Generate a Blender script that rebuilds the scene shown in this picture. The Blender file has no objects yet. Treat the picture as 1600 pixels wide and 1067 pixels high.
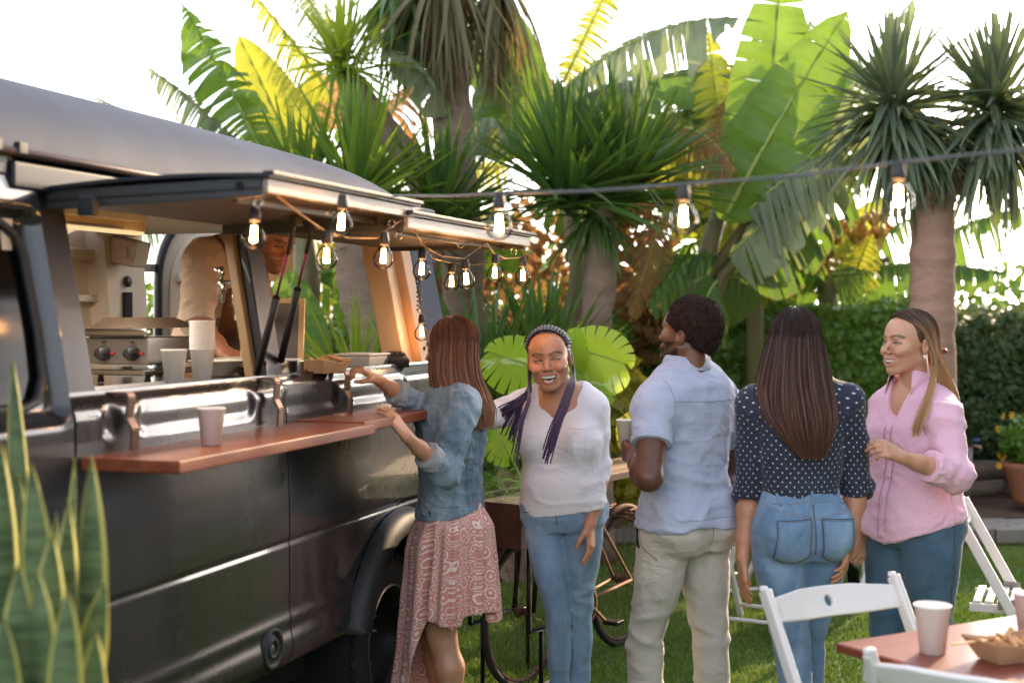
import bpy, math, random
import numpy as np
from mathutils import Vector, Matrix, Euler
random.seed(7); np.random.seed(7)
R = math.radians; PI = math.pi
scene = bpy.context.scene
F = 2222.22; EYE = 1.65

# ------------------------------------------------------------------ camera, world, sun, exposure
cam_d = bpy.data.cameras.new('camera'); cam = bpy.data.objects.new('camera', cam_d)
scene.collection.objects.link(cam); scene.camera = cam
cam.location = (0, 0, EYE); cam.rotation_euler = (R(90), 0, 0)
cam_d.lens = 50; cam_d.sensor_width = 36; cam_d.shift_y = -43.5/1600
cam_d.clip_start = 0.05; cam_d.clip_end = 3000
cam_d.dof.use_dof = True; cam_d.dof.focus_distance = 5.75; cam_d.dof.aperture_fstop = 2.2

SUN_AZ, SUN_EL = 33, 18        # degrees right of the view direction, above the horizon
world = bpy.data.worlds.new('World'); scene.world = world; world.use_nodes = True
wn = world.node_tree.nodes; wl = world.node_tree.links
sky = wn.new('ShaderNodeTexSky'); sky.sky_type = 'NISHITA'; sky.sun_disc = False
sky.sun_elevation = R(SUN_EL); sky.sun_rotation = R(SUN_AZ)
sky.altitude = 0; sky.air_density = 1.0; sky.dust_density = 1.0; sky.ozone_density = 1.0
bg = wn['Background']; bg.inputs['Strength'].default_value = 0.15
hs_ = wn.new('ShaderNodeHueSaturation'); hs_.inputs['Saturation'].default_value = .40   # milky evening haze
tn_ = wn.new('ShaderNodeMix'); tn_.data_type = 'RGBA'; tn_.blend_type = 'MULTIPLY'; tn_.inputs[0].default_value = 1; tn_.inputs[7].default_value = (.975, .96, 1, 1)
wl.new(sky.outputs[0], hs_.inputs['Color']); wl.new(hs_.outputs[0], tn_.inputs[6]); wl.new(tn_.outputs[2], bg.inputs[0])
sun_d = bpy.data.lights.new('sun', 'SUN'); sun = bpy.data.objects.new('sun', sun_d)
scene.collection.objects.link(sun)
sun_d.energy = 2.0; sun_d.angle = R(0.6); sun_d.color = (1.0, 0.72, 0.42)
sv = Vector((math.sin(R(SUN_AZ))*math.cos(R(SUN_EL)), math.cos(R(SUN_AZ))*math.cos(R(SUN_EL)), math.sin(R(SUN_EL))))
sun.rotation_euler = sv.to_track_quat('Z', 'Y').to_euler(); sun.location = sv*40

scene.view_settings.view_transform = 'Standard'; scene.view_settings.look = 'None'
scene.view_settings.gamma = 1; scene.view_settings.use_curve_mapping = False
scene.view_settings.exposure = 2.12
scene.render.engine = 'CYCLES'
cy = scene.cycles
cy.use_denoising = True; cy.denoiser = 'OPENIMAGEDENOISE'
cy.max_bounces = 8; cy.diffuse_bounces = 3; cy.glossy_bounces = 3; cy.transmission_bounces = 6; cy.transparent_max_bounces = 8
cy.caustics_reflective = False; cy.caustics_refractive = False
cy.sample_clamp_indirect = 6.0

# ------------------------------------------------------------------ helpers
def at(px, py, d):
    return Vector(((px-800)/F*d, d, EYE-(py-490)/F*d))
COL = scene.collection
def link(name, me, parent=None):
    o = bpy.data.objects.new(name, me); COL.objects.link(o)
    if parent is not None: o.parent = parent
    return o
def thing(name, label, cat, loc=(0,0,0), rz=0, group=None):
    o = link(name, None); o.location = loc; o.rotation_euler = (0,0,rz); o.empty_display_size = .1
    o['label'] = label; o['category'] = cat
    if group: o['group'] = group
    return o
def tag(o, label, cat, group=None):
    o['label'] = label; o['category'] = cat
    if group: o['group'] = group
    return o
def dup(root, label=None, loc=None, rz=None):
    def cp(o, par):
        c = o.copy(); COL.objects.link(c)
        if par is not None: c.parent = par
        for ch in o.children: cp(ch, c)
        return c
    r = cp(root, None)
    if label: r['label'] = label
    if loc is not None: r.location = loc
    if rz is not None: r.rotation_euler = (0,0,rz)
    return r

def fast_mesh(name, V, Q, mats=(), smooth=False, mi=None):
    """V (n,3), Q (m,k) arrays of equal sided faces"""
    V = np.asarray(V, dtype=np.float32); Q = np.asarray(Q, dtype=np.int32)
    me = bpy.data.meshes.new(name)
    me.vertices.add(len(V)); me.vertices.foreach_set('co', V.ravel())
    k = Q.shape[1]
    me.loops.add(Q.size); me.loops.foreach_set('vertex_index', Q.ravel())
    me.polygons.add(len(Q)); me.polygons.foreach_set('loop_start', np.arange(0, Q.size, k, dtype=np.int32))
    me.polygons.foreach_set('loop_total', np.full(len(Q), k, dtype=np.int32))
    if smooth: me.polygons.foreach_set('use_smooth', np.ones(len(Q), dtype=bool))
    if mi is not None: me.polygons.foreach_set('material_index', np.asarray(mi, dtype=np.int32))
    for m in (mats if isinstance(mats, (list, tuple)) else [mats]): me.materials.append(m)
    me.update(calc_edges=True); me.validate()
    return me

class MB:
    def __init__(s): s.v = []; s.f = []; s.sm = []
    def add(s, vs, fs, smooth=False):
        b = len(s.v); s.v += [tuple(v) for v in vs]
        for f in fs: s.f.append(tuple(b+i for i in f)); s.sm.append(smooth)
        return s
    def box(s, c, size, rot=None):
        hx, hy, hz = size[0]/2, size[1]/2, size[2]/2
        vs = [Vector((x*hx, y*hy, z*hz)) for z in (-1,1) for y in (-1,1) for x in (-1,1)]
        if rot is not None:
            M = rot if isinstance(rot, Matrix) else Euler(rot).to_matrix()
            vs = [M @ v for v in vs]
        c = Vector(c)
        return s.add([v+c for v in vs], [(0,2,3,1),(4,5,7,6),(0,1,5,4),(2,6,7,3),(0,4,6,2),(1,3,7,5)])
    def bar(s, p0, p1, w, t, up=(0,0,1)):
        """rectangular bar from p0 to p1: w across, t along 'up'"""
        p0, p1 = Vector(p0), Vector(p1); d = (p1-p0); L = d.length; d.normalize()
        x = d.cross(Vector(up)).normalized(); u = x.cross(d).normalized()
        M = Matrix((x, d, u)).transposed()
        return s.box((p0+p1)/2, (w, L, t), M)
    def tube(s, pts, r, n=8, cap=True, smooth=True):
        pts = [Vector(p) for p in pts]; m = len(pts)
        rs = r if isinstance(r, (list, tuple)) else [r]*m
        vs = []; prev = None
        for i, p in enumerate(pts):
            t = (pts[min(i+1, m-1)]-pts[max(i-1, 0)])
            if t.length < 1e-9: t = Vector((0,0,1))
            t.normalize()
            if prev is None:
                a = Vector((0,0,1)) if abs(t.z) < .9 else Vector((1,0,0))
                x = t.cross(a).normalized()
            else:
                x = (prev-t*prev.dot(t))
                x = x.normalized() if x.length > 1e-6 else t.cross(Vector((0,0,1))).normalized()
            prev = x; y = t.cross(x)
            for k in range(n):
                a = 2*PI*k/n; vs.append(p+(x*math.cos(a)+y*math.sin(a))*rs[i])
        fs = []
        for i in range(m-1):
            for k in range(n):
                k2 = (k+1) % n; fs.append((i*n+k, i*n+k2, (i+1)*n+k2, (i+1)*n+k))
        s.add(vs, fs, smooth)
        if cap:
            b = len(s.v)-m*n
            s.f.append(tuple(b+k for k in range(n))[::-1]); s.sm.append(False)
            s.f.append(tuple(b+(m-1)*n+k for k in range(n))); s.sm.append(False)
        return s
    def lathe(s, prof, c=(0,0,0), n=24, axis='z', M=None, smooth=True):
        vs = []
        for (r, z) in prof:
            for k in range(n):
                a = 2*PI*k/n; v = Vector((r*math.cos(a), r*math.sin(a), z))
                if axis == 'x': v = Vector((z, v.x, v.y))
                if axis == 'y': v = Vector((v.y, z, v.x))
                if M is not None: v = M @ v
                vs.append(v+Vector(c))
        fs = []
        for i in range(len(prof)-1):
            for k in range(n):
                k2 = (k+1) % n; fs.append((i*n+k, i*n+k2, (i+1)*n+k2, (i+1)*n+k))
        return s.add(vs, fs, smooth)
    def prism(s, poly, h0, h1, plane='xy'):
        """extrude a 2D polygon between h0 and h1 on the third axis"""
        def mk(p, h):
            return {'xy': (p[0], p[1], h), 'yz': (h, p[0], p[1]), 'xz': (p[0], h, p[1])}[plane]
        n = len(poly); vs = [mk(p, h0) for p in poly]+[mk(p, h1) for p in poly]
        fs = [tuple(range(n))[::-1], tuple(range(n, 2*n))]+[(i, (i+1) % n, n+(i+1) % n, n+i) for i in range(n)]
        return s.add(vs, fs)
    def xf(s, M, start=0):
        for i in range(start, len(s.v)): s.v[i] = tuple(M @ Vector(s.v[i]))
        return s
    def build(s, name, mat, parent=None, bevel=0, seg=2, smooth=None, fix=True, **kw):
        me = bpy.data.meshes.new(name); me.from_pydata(s.v, [], s.f)
        me.polygons.foreach_set('use_smooth', np.array([smooth if smooth is not None else x for x in s.sm], dtype=bool))
        for m in (mat if isinstance(mat, (list, tuple)) else [mat]): me.materials.append(m)
        if fix:
            import bmesh
            bm = bmesh.new(); bm.from_mesh(me); bmesh.ops.recalc_face_normals(bm, faces=bm.faces); bm.to_mesh(me); bm.free()
        me.update(); o = link(name, me, parent)
        if bevel:
            b = o.modifiers.new('bevel', 'BEVEL'); b.width = bevel; b.segments = seg; b.limit_method = 'ANGLE'; b.angle_limit = R(40)
            b.harden_normals = False
            me.polygons.foreach_set('use_smooth', np.ones(len(me.polygons), dtype=bool))
            for e in me.edges: pass
            w = o.modifiers.new('wn', 'WEIGHTED_NORMAL'); w.keep_sharp = True
        for k, v in kw.items(): o[k] = v
        return o

# ------------------------------------------------------------------ numpy value noise
def _h(ix, iy, iz, seed):
    n = (ix.astype(np.int64)*374761393 + iy.astype(np.int64)*668265263 + iz.astype(np.int64)*2147483647 + seed*1274126177) & 0xffffffff
    n = ((n ^ (n >> 13))*1274126177) & 0xffffffff
    n = n ^ (n >> 16)
    return (n & 0xffff)/32767.5-1.0
def vnoise(P, seed=0):
    P = np.asarray(P, dtype=np.float64); i = np.floor(P); f = P-i; i = i.astype(np.int64); f = f*f*(3-2*f)
    out = 0
    for dx in (0, 1):
        wx = f[:, 0] if dx else 1-f[:, 0]
        for dy in (0, 1):
            wy = f[:, 1] if dy else 1-f[:, 1]
            for dz in (0, 1):
                wz = f[:, 2] if dz else 1-f[:, 2]
                out = out + wx*wy*wz*_h(i[:, 0]+dx, i[:, 1]+dy, i[:, 2]+dz, seed)
    return out
def fbm(P, oct=3, seed=0):
    o = 0; a = 1
    for k in range(oct): o = o + a*vnoise(np.asarray(P)*(2**k)+k*17.3, seed+k); a *= .5
    return o

# ------------------------------------------------------------------ materials
def newmat(name):
    m = bpy.data.materials.new(name); m.use_nodes = True
    return m, m.node_tree.nodes, m.node_tree.links, m.node_tree.nodes['Principled BSDF']
def rgba(c): return (c[0], c[1], c[2], 1)
def ramp(n, l, src, stops):
    r = n.new('ShaderNodeValToRGB'); e = r.color_ramp.elements
    while len(e) > 1: e.remove(e[-1])
    e[0].position = stops[0][0]; e[0].color = rgba(stops[0][1])
    for p, c in stops[1:]:
        x = e.new(p); x.color = rgba(c)
    l.new(src, r.inputs[0]); return r.outputs[0]
def coords(n, l, scale=(1,1,1), kind='Object', attr=None):
    if attr:
        a = n.new('ShaderNodeAttribute'); a.attribute_name = attr; src = a.outputs['Vector']
    else:
        t = n.new('ShaderNodeTexCoord'); src = t.outputs[kind]
    mp = n.new('ShaderNodeMapping'); mp.inputs['Scale'].default_value = scale
    l.new(src, mp.inputs[0]); return mp.outputs[0]
def noise(n, l, vec, scale, detail=4, rough=.55, dist=0):
    x = n.new('ShaderNodeTexNoise'); x.inputs['Scale'].default_value = scale; x.inputs['Detail'].default_value = detail
    x.inputs['Roughness'].default_value = rough; x.inputs['Distortion'].default_value = dist
    l.new(vec, x.inputs['Vector']); return x.outputs['Fac']
def bump(n, l, h, strength, dist, p, prev=None):
    b = n.new('ShaderNodeBump'); b.inputs['Strength'].default_value = strength; b.inputs['Distance'].default_value = dist
    l.new(h, b.inputs['Height'])
    if prev is not None: l.new(prev, b.inputs['Normal'])
    if p is not None: l.new(b.outputs[0], p.inputs['Normal'])
    return b.outputs[0]
def mixc(n, l, fac, a, b, mode='MIX'):
    m = n.new('ShaderNodeMix'); m.data_type = 'RGBA'; m.blend_type = mode
    for v, i in ((fac, 0), (a, 6), (b, 7)):
        if hasattr(v, 'links'): l.new(v, m.inputs[i])
        elif i == 0: m.inputs[0].default_value = v
        else: m.inputs[i].default_value = rgba(v)
    return m.outputs[2]
def math_(n, l, op, a, b=None, clamp=False):
    m = n.new('ShaderNodeMath'); m.operation = op; m.use_clamp = clamp
    for i, v in enumerate((a, b)):
        if v is None: continue
        if hasattr(v, 'links'): l.new(v, m.inputs[i])
        else: m.inputs[i].default_value = v
    return m.outputs[0]
def simple(name, c1, c2=None, rough=.5, metal=0, scale=8, stretch=(1,1,1), bs=0, bd=.002, bscale=None, coat=0, spec=.5, rvar=0, detail=4, **kw):
    m, n, l, p = newmat(name)
    v = coords(n, l, stretch)
    if c2 is None: c2 = tuple(x*.8 for x in c1)
    f = noise(n, l, v, scale, detail)
    l.new(ramp(n, l, f, [(.3, c1), (.7, c2)]), p.inputs['Base Color'])
    p.inputs['Roughness'].default_value = rough; p.inputs['Metallic'].default_value = metal
    p.inputs['Specular IOR Level'].default_value = spec
    if rvar:
        rr = n.new('ShaderNodeMapRange'); rr.inputs[3].default_value = max(rough-rvar, .02); rr.inputs[4].default_value = rough+rvar
        l.new(noise(n, l, v, scale*2.3, 5), rr.inputs[0]); l.new(rr.outputs[0], p.inputs['Roughness'])
    if coat: p.inputs['Coat Weight'].default_value = coat; p.inputs['Coat Roughness'].default_value = .06
    if bs: bump(n, l, noise(n, l, v, bscale or scale*4, 5), bs, bd, p)
    for k, x in kw.items(): p.inputs[k.replace('_', ' ')].default_value = x
    return m
def leafmat(name, c1, c2, trans=.45, rough=.45, tcol=None, scale=3, stripes=0, c3=None, spec=.4, rnd=.35):
    """leaf: principled + translucent, tone varies per object and along the blade"""
    m, n, l, p = newmat(name)
    v = coords(n, l)
    oi = n.new('ShaderNodeObjectInfo')
    f = math_(n, l, 'ADD', math_(n, l, 'MULTIPLY', noise(n, l, v, scale, 3), 1-rnd), math_(n, l, 'MULTIPLY', oi.outputs['Random'], rnd))
    st = [(.25, c1), (.7, c2)]
    if c3: st.append((.86, c3))
    c = ramp(n, l, f, st)
    l.new(c, p.inputs['Base Color']); p.inputs['Roughness'].default_value = rough; p.inputs['Specular IOR Level'].default_value = spec
    t = n.new('ShaderNodeBsdfTranslucent')
    if tcol: l.new(mixc(n, l, .6, c, tcol), t.inputs[0])
    else: l.new(c, t.inputs[0])
    mx = n.new('ShaderNodeMixShader'); mx.inputs[0].default_value = trans
    l.new(p.outputs[0], mx.inputs[1]); l.new(t.outputs[0], mx.inputs[2])
    l.new(mx.outputs[0], n['Material Output'].inputs[0])
    if stripes:
        w = n.new('ShaderNodeTexWave'); w.inputs['Scale'].default_value = stripes; w.inputs['Distortion'].default_value = .4
        l.new(v, w.inputs[0]); nb = bump(n, l, w.outputs['Fac'], .35, .004, p); l.new(nb, t.inputs['Normal'])
    return m
def glassy(name, c=(1,1,1), rough=0.0, ior=1.45, alpha_mix=.85):
    m, n, l, p = newmat(name)
    g = n.new('ShaderNodeBsdfGlossy'); g.inputs['Roughness'].default_value = rough
    t = n.new('ShaderNodeBsdfTransparent'); t.inputs[0].default_value = rgba(c)
    fr = n.new('ShaderNodeFresnel'); fr.inputs[0].default_value = ior
    mx = n.new('ShaderNodeMixShader')
    l.new(fr.outputs[0], mx.inputs[0]); l.new(t.outputs[0], mx.inputs[1]); l.new(g.outputs[0], mx.inputs[2])
    l.new(mx.outputs[0], n['Material Output'].inputs[0]); return m
def emis(name, c, s):
    m, n, l, p = newmat(name); p.inputs['Base Color'].default_value = (.8,.5,.2,1)
    p.inputs['Emission Color'].default_value = rgba(c); p.inputs['Emission Strength'].default_value = s; return m
# ------------------------------------------------------------------ ground
m_soil = simple('soil_ground', (.10,.075,.05), (.055,.05,.03), rough=.95, scale=1.5, bs=.6, bd=.02, bscale=14)
m_grassbase = simple('lawn_base', (.06,.11,.02), (.09,.14,.028), rough=.95, scale=3, bs=.6, bd=.01, bscale=60)
g = MB(); g.add([(-400,-60,0),(400,-60,0),(400,900,0),(-400,900,0)], [(0,1,2,3)])
g.build('ground', m_soil, kind='structure')
g = MB(); g.add([(-9,-3,.004),(9,-3,.004),(9,10.15,.004),(-9,10.15,.004)], [(0,1,2,3)])
g.build('lawn', m_grassbase, kind='structure')
# grass blades: many small bent blades, one mass
def grass(n, x0, x1, y0, y1, hmin, hmax, seed):
    rng = np.random.default_rng(seed)
    y = y0+(y1-y0)*rng.random(n)**1.25; x = x0+(x1-x0)*rng.random(n)
    keep = (x > (-560/F)*y-.3) & (x < (850/F)*y+.3); x = x[keep]; y = y[keep]; n = len(x)
    cl = fbm(np.stack([x*1.3, y*1.3, x*0], 1), 3, 5)
    h = (hmin+(hmax-hmin)*rng.random(n))*(1+.35*cl); a = rng.random(n)*2*PI; w = .0022+.002*rng.random(n)
    b = rng.random(n)*2*PI; lean = h*(.15+.6*rng.random(n))
    P = np.stack([x, y, np.full(n, .003)], 1); D = np.stack([np.cos(a), np.sin(a), a*0], 1)*w[:, None]
    L = np.stack([np.cos(b), np.sin(b), b*0], 1)*lean[:, None]; U = np.stack([a*0, a*0, h], 1)
    V = np.stack([P-D, P+D, P+D*.7+L*.35+U*.6, P-D*.7+L*.35+U*.6, P+L+U*.95-D*.1, P+L+U*.95+D*.1], 1).reshape(-1, 3)
    i = np.arange(n)[:, None]*6
    Q = np.concatenate([i+np.array([[0,1,2,3]]), i+np.array([[3,2,5,4]])], 0)
    return V, Q
m_grass = leafmat('grass_blade', (.085,.17,.02), (.20,.28,.045), trans=.4, rough=.5, scale=1.1, c3=(.26,.24,.08), spec=.3, rnd=0)
V1, Q1 = grass(150000, -2.4, 4.2, 4.6, 8.2, .014, .036, 1); V2, Q2 = grass(60000, -3.5, 5.2, 8.2, 10.2, .018, .04, 2)
o = link('grass', fast_mesh('grass', np.concatenate([V1, V2]), np.concatenate([Q1, Q2+len(V1)]), m_grass)); o['kind'] = 'stuff'
# brick path beyond the lawn with a kerb of stones
m_paver = simple('paver', (.24,.215,.19), (.33,.29,.25), rough=.9, scale=9, bs=.4, bd=.003, bscale=50)
m_joint = simple('joint_sand', (.13,.11,.09), rough=.98, scale=20)
g = MB(); g.add([(-4,10.1,.02),(9,10.1,.02),(9,11.15,.02),(-4,11.15,.02)], [(0,1,2,3)])
path = g.build('path', m_joint, kind='structure')
pm = MB().box((0,0,0), (.195,.095,.05)).build('paving_stone', m_paver, path, bevel=.006)
pm.location = (3.0, 10.35, .03); first = True
for r_ in range(8):
    for c in range(20):
        x = 2.0+c*.205+(.1 if r_ % 2 else 0); y = 10.32+r_*.105
        if x > 4.6: continue
        q = pm if first else pm.copy()
        if not first: COL.objects.link(q)
        first = False
        q.location = (x, y, .03+random.uniform(-.003,.003)); q.rotation_euler = (random.uniform(-.02,.02), random.uniform(-.02,.02), random.uniform(-.01,.01))
ks = simple('kerb_concrete', (.27,.24,.2), (.2,.18,.15), rough=.9, scale=6, bs=.4, bd=.004, bscale=40)
km = MB().box((0,0,0), (.49,.12,.14)).build('kerb_stone', ks, path, bevel=.008)
for i in range(9):
    q = km if i == 0 else km.copy()
    if i: COL.objects.link(q)
    q.location = (.7+i*.5, 10.2, .045+random.uniform(-.003,.003))
# rough soil bed with logs behind the path
bm_ = []; nx, ny = 90, 14
X, Y = np.meshgrid(np.linspace(-5, 8, nx), np.linspace(11.16, 12.6, ny), indexing='ij')
Z = .03+.1*np.clip(fbm(np.stack([X.ravel()*1.7, Y.ravel()*1.7, X.ravel()*0], 1), 4, 3), -.2, 1).reshape(X.shape)+.09*(Y-11.16)
V = np.stack([X, Y, Z], -1).reshape(-1, 3); I = np.arange(nx*ny).reshape(nx, ny)
Q = np.stack([I[:-1,:-1], I[1:,:-1], I[1:,1:], I[:-1,1:]], -1).reshape(-1, 4)
o = link('soil_bed', fast_mesh('soil_bed', V, Q, simple('bed_soil', (.13,.075,.045), (.07,.045,.03), rough=.98, scale=9, bs=.8, bd=.02, bscale=30), smooth=True)); o['kind'] = 'structure'
m_log = simple('log_bark', (.16,.12,.085), (.08,.06,.045), rough=.95, scale=5, stretch=(1,6,6), bs=.8, bd=.01)
for i, (xa, xb, y, z, r) in enumerate([(2.9,4.1,11.9,.2,.075), (3.7,5.3,12.1,.29,.09)]):
    l_ = MB(); l_.tube([(xa+(xb-xa)*t, y+.05*math.sin(t*5+i), z+.02*math.sin(t*7)) for t in np.linspace(0,1,9)], [r*(1-.25*t+.1*math.sin(9*t)) for t in np.linspace(0,1,9)], 10)
    tag(l_.build('log', m_log), ['weathered log edging the soil bed, lower one nearer the path', 'thicker weathered log lying behind the first at the foot of the ivy'][i], 'log')
# ------------------------------------------------------------------ food van
VA = math.atan(700/F); VO = Vector((-2.25,0,0)); US = 4.5
van = thing('food_van', 'large dark grey food van with two serving hatches propped open over a wooden counter', 'van',
            VO+Vector((math.sin(VA)*US, math.cos(VA)*US, 0)), -VA)
van_M = Matrix.Translation(van.location) @ Matrix.Rotation(-VA, 4, 'Z')
def VW(v, u, w): return van_M @ Vector((v, u-US, w))
def paint(name, base, coat=.6, rough=.32):
    m, n, l, p = newmat(name)
    v = coords(n, l)
    f = noise(n, l, v, 2.2, 6, .6)
    l.new(ramp(n, l, f, [(.3, base), (.75, tuple(x*1.25 for x in base))]), p.inputs['Base Color'])
    p.inputs['Metallic'].default_value = .15
    rr = n.new('ShaderNodeMapRange'); rr.inputs[3].default_value = rough-.08; rr.inputs[4].default_value = rough+.14
    l.new(noise(n, l, coords(n, l, (1,1,.35)), 4, 8, .65), rr.inputs[0]); l.new(rr.outputs[0], p.inputs['Roughness'])
    p.inputs['Coat Weight'].default_value = coat; p.inputs['Coat Roughness'].default_value = .05
    bump(n, l, noise(n, l, coords(n, l, (1,.6,.9)), 1.6, 2), .28, .012, p)
    return m
m_paint = paint('van_paint', (.016,.0148,.0165), .5, .25)
m_roofp = paint('roof_paint', (.058,.068,.095), .0, .6); m_roofp.node_tree.nodes['Principled BSDF'].inputs['Specular IOR Level'].default_value = .06; m_roofp.node_tree.nodes['Principled BSDF'].inputs['Metallic'].default_value = 0
m_paint2 = paint('pillar_paint', (.020,.020,.025), .08, .42); m_paint2.node_tree.nodes['Principled BSDF'].inputs['Specular IOR Level'].default_value = .25
m_black = simple('black_plastic', (.009,.009,.0095), (.014,.014,.014), rough=.55, scale=9, bs=.15, bscale=160)
m_dark = simple('dark_void', (.008,.008,.008), rough=.9)
m_cream = simple('cream_panel', (.62,.52,.40), (.56,.46,.35), rough=.5, scale=3, bs=.05, bscale=12)
m_wood = None
def wood(name, c1, c2, c3, axis=1, rough=.35, coat=.25):
    m, n, l, p = newmat(name)
    sc = [9,9,9]; sc[axis] = .9
    v = coords(n, l, tuple(sc)); oi = n.new('ShaderNodeObjectInfo')
    f = noise(n, l, v, 2.0, 8, .62, .6)
    f2 = noise(n, l, coords(n, l, tuple(4*s for s in sc)), 4.0, 4)
    c = ramp(n, l, f, [(.28, c1), (.5, c2), (.72, c3)])
    c = mixc(n, l, math_(n, l, 'MULTIPLY', f2, .35), c, tuple(x*.45 for x in c1))
    l.new(c, p.inputs['Base Color']); p.inputs['Roughness'].default_value = rough; p.inputs['Coat Weight'].default_value = coat; p.inputs['Coat Roughness'].default_value = .15
    bump(n, l, f2, .12, .002, p); return m
m_counter = wood('counter_wood', (.17,.036,.013), (.27,.066,.022), (.37,.105,.036), rough=.5, coat=.08)
m_copper = simple('bracket_metal', (.30,.19,.14), (.2,.13,.1), rough=.35, metal=.8, scale=7, rvar=.1)
m_trim = simple('awning_edge', (.30,.235,.19), (.22,.17,.135), rough=.45, scale=20, stretch=(1,.3,3), bs=.3)
m_under = simple('awning_underside', (.055,.032,.02), (.04,.024,.015), rough=.55, scale=5, stretch=(1,.2,1), bs=.1)
m_alu = simple('grey_metal', (.30,.29,.28), (.22,.21,.20), rough=.38, metal=.85, scale=6, rvar=.1)
m_chrome = simple('chrome', (.55,.52,.48), (.42,.40,.37), rough=.14, metal=1, scale=9, rvar=.06)
m_tyre = simple('tyre_rubber', (.012,.011,.010), (.024,.021,.018), rough=.85, scale=14, bs=.3, bscale=80)
m_rim = simple('rim_dark', (.02,.02,.021), (.035,.035,.035), rough=.45, metal=.5, scale=9)
def ss(a, b, x):
    t = np.clip((x-a)/(b-a), 0, 1); return t*t*(3-2*t)
def pocket(u, w, u0, u1, w0, w1, e=.022):
    cu, cw, hu, hw, r = (u0+u1)/2, (w0+w1)/2, (u1-u0)/2, (w1-w0)/2, .045
    dx = np.maximum(np.abs(u-cu)-hu+r, 0); dy = np.maximum(np.abs(w-cw)-hw+r, 0)
    d = np.sqrt(dx*dx+dy*dy)-r
    return 1-ss(-e, e*.4, d)
pockets = [(3.93,4.02),(4.10,4.78),(4.99,5.42),(5.52,6.1)]
def side_v(u, w):
    v = -.012*ss(.95, 1.35, w)-.035*ss(1.36, 1.445, w)**2
    v = v+.012*(1-ss(.55,.62,w))                                   # skirt
    v = v+.006*np.exp(-((w-.625)/.022)**2)                     # moulding
    v = v-.004*np.exp(-((w-.887)/.009)**2)                         # swage line
    v = v-.03*(1-ss(.44,.53,w))
    for a, b in pockets: v = v-.009*pocket(u, w, a, b, 1.315, 1.408)
    return v
def sheet(us, ws, vf, hole=None, depth=.03):
    U, W = np.meshgrid(us, ws, indexing='ij'); V = vf(U, W)
    n, m = U.shape; P = np.stack([V, U-US, W], -1).reshape(-1, 3); I = np.arange(n*m).reshape(n, m)
    Q = np.stack([I[:-1,:-1], I[1:,:-1], I[1:,1:], I[:-1,1:]], -1)
    cu = (U[:-1,:-1]+U[1:,1:])/2; cw = (W[:-1,:-1]+W[1:,1:])/2
    keep = np.ones(cu.shape, bool) if hole is None else ~hole(cu, cw)
    mb = MB(); mb.add(P, Q[keep], True)
    # returned edges
    for idx in (I[0,:], I[-1,:], I[:,0], I[:,-1]):
        base = P[idx]; inn = base-np.array([depth,0,0])
        vs = np.concatenate([base, inn]); k = len(idx)
        mb.add(vs, [(i, i+1, k+i+1, k+i) for i in range(k-1)], False)
    return mb
WU, WW, WR = 5.98, .34, .34
hole = lambda u, w: ((u-WU)**2+(w-.36)**2 < .455**2)
wsl = np.concatenate([np.linspace(.478,.70,23), np.linspace(.72,.85,7), np.linspace(.865,.91,10), np.linspace(.93,1.28,12), np.linspace(1.295,1.445,22)])
for (a, b, lab) in ((3.815, 5.0, None), (5.008, 6.72, None)):
    sheet(np.linspace(a, b, int((b-a)/.014)), wsl, side_v, hole).build('side_panel', m_paint, van, fix=False)
# cab door with window
def door_v(u, w):
    v = -.012*ss(.95,1.3,w)
    v = v+.006*np.exp(-((w-.625)/.022)**2)-.004*np.exp(-((w-.887)/.009)**2)+.012*(1-ss(.55,.62,w))
    v = v-.2*np.clip(w-1.36,0,9)**1.15
    v = v-.03*pocket(u, w, 3.28, 3.52, 1.155, 1.245)                # handle recess
    # deep pressed surround round the window
    v = v-.045*pocket(u, w, 2.2, 3.80, 1.375, 1.915, .03)
    return v
dh = lambda u, w: (pocket(u, w, 2.2, 3.762, 1.42, 1.875, .001) > .5)
sheet(np.linspace(2.3, 3.805, 116), np.concatenate([np.linspace(.478,1.3,50), np.linspace(1.31,2.0,56)]), door_v, dh).build('cab_door', m_paint, van, fix=False)
gl = simple('tinted_glass', (.003,.003,.003), rough=.12, spec=.12)
vg = lambda u, w: -.07-.2*np.clip(w-1.36,0,9)**1.15
sheet(np.linspace(2.3,3.80,12), np.linspace(1.36,1.95,12), vg).build('door_window', gl, van, fix=False)
# rubber frame round the door window
rp = []
for (uu, ww) in [(2.3,1.415),(3.67,1.415),(3.725,1.43),(3.762,1.49),(3.770,1.6),(3.762,1.8),(3.74,1.85),(3.68,1.882),(2.3,1.882)]:
    rp.append((float(vg(uu, ww))+.012, uu-US, ww))
MB().tube(rp, .014, 8).build('window_seal', m_black, van)
h_ = MB(); h_.tube([(.0,3.3-US,1.2),(.022,3.34-US,1.2),(.024,3.46-US,1.2),(.0,3.5-US,1.2)], .013, 8); h_.build('door_handle', m_black, van)
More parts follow.
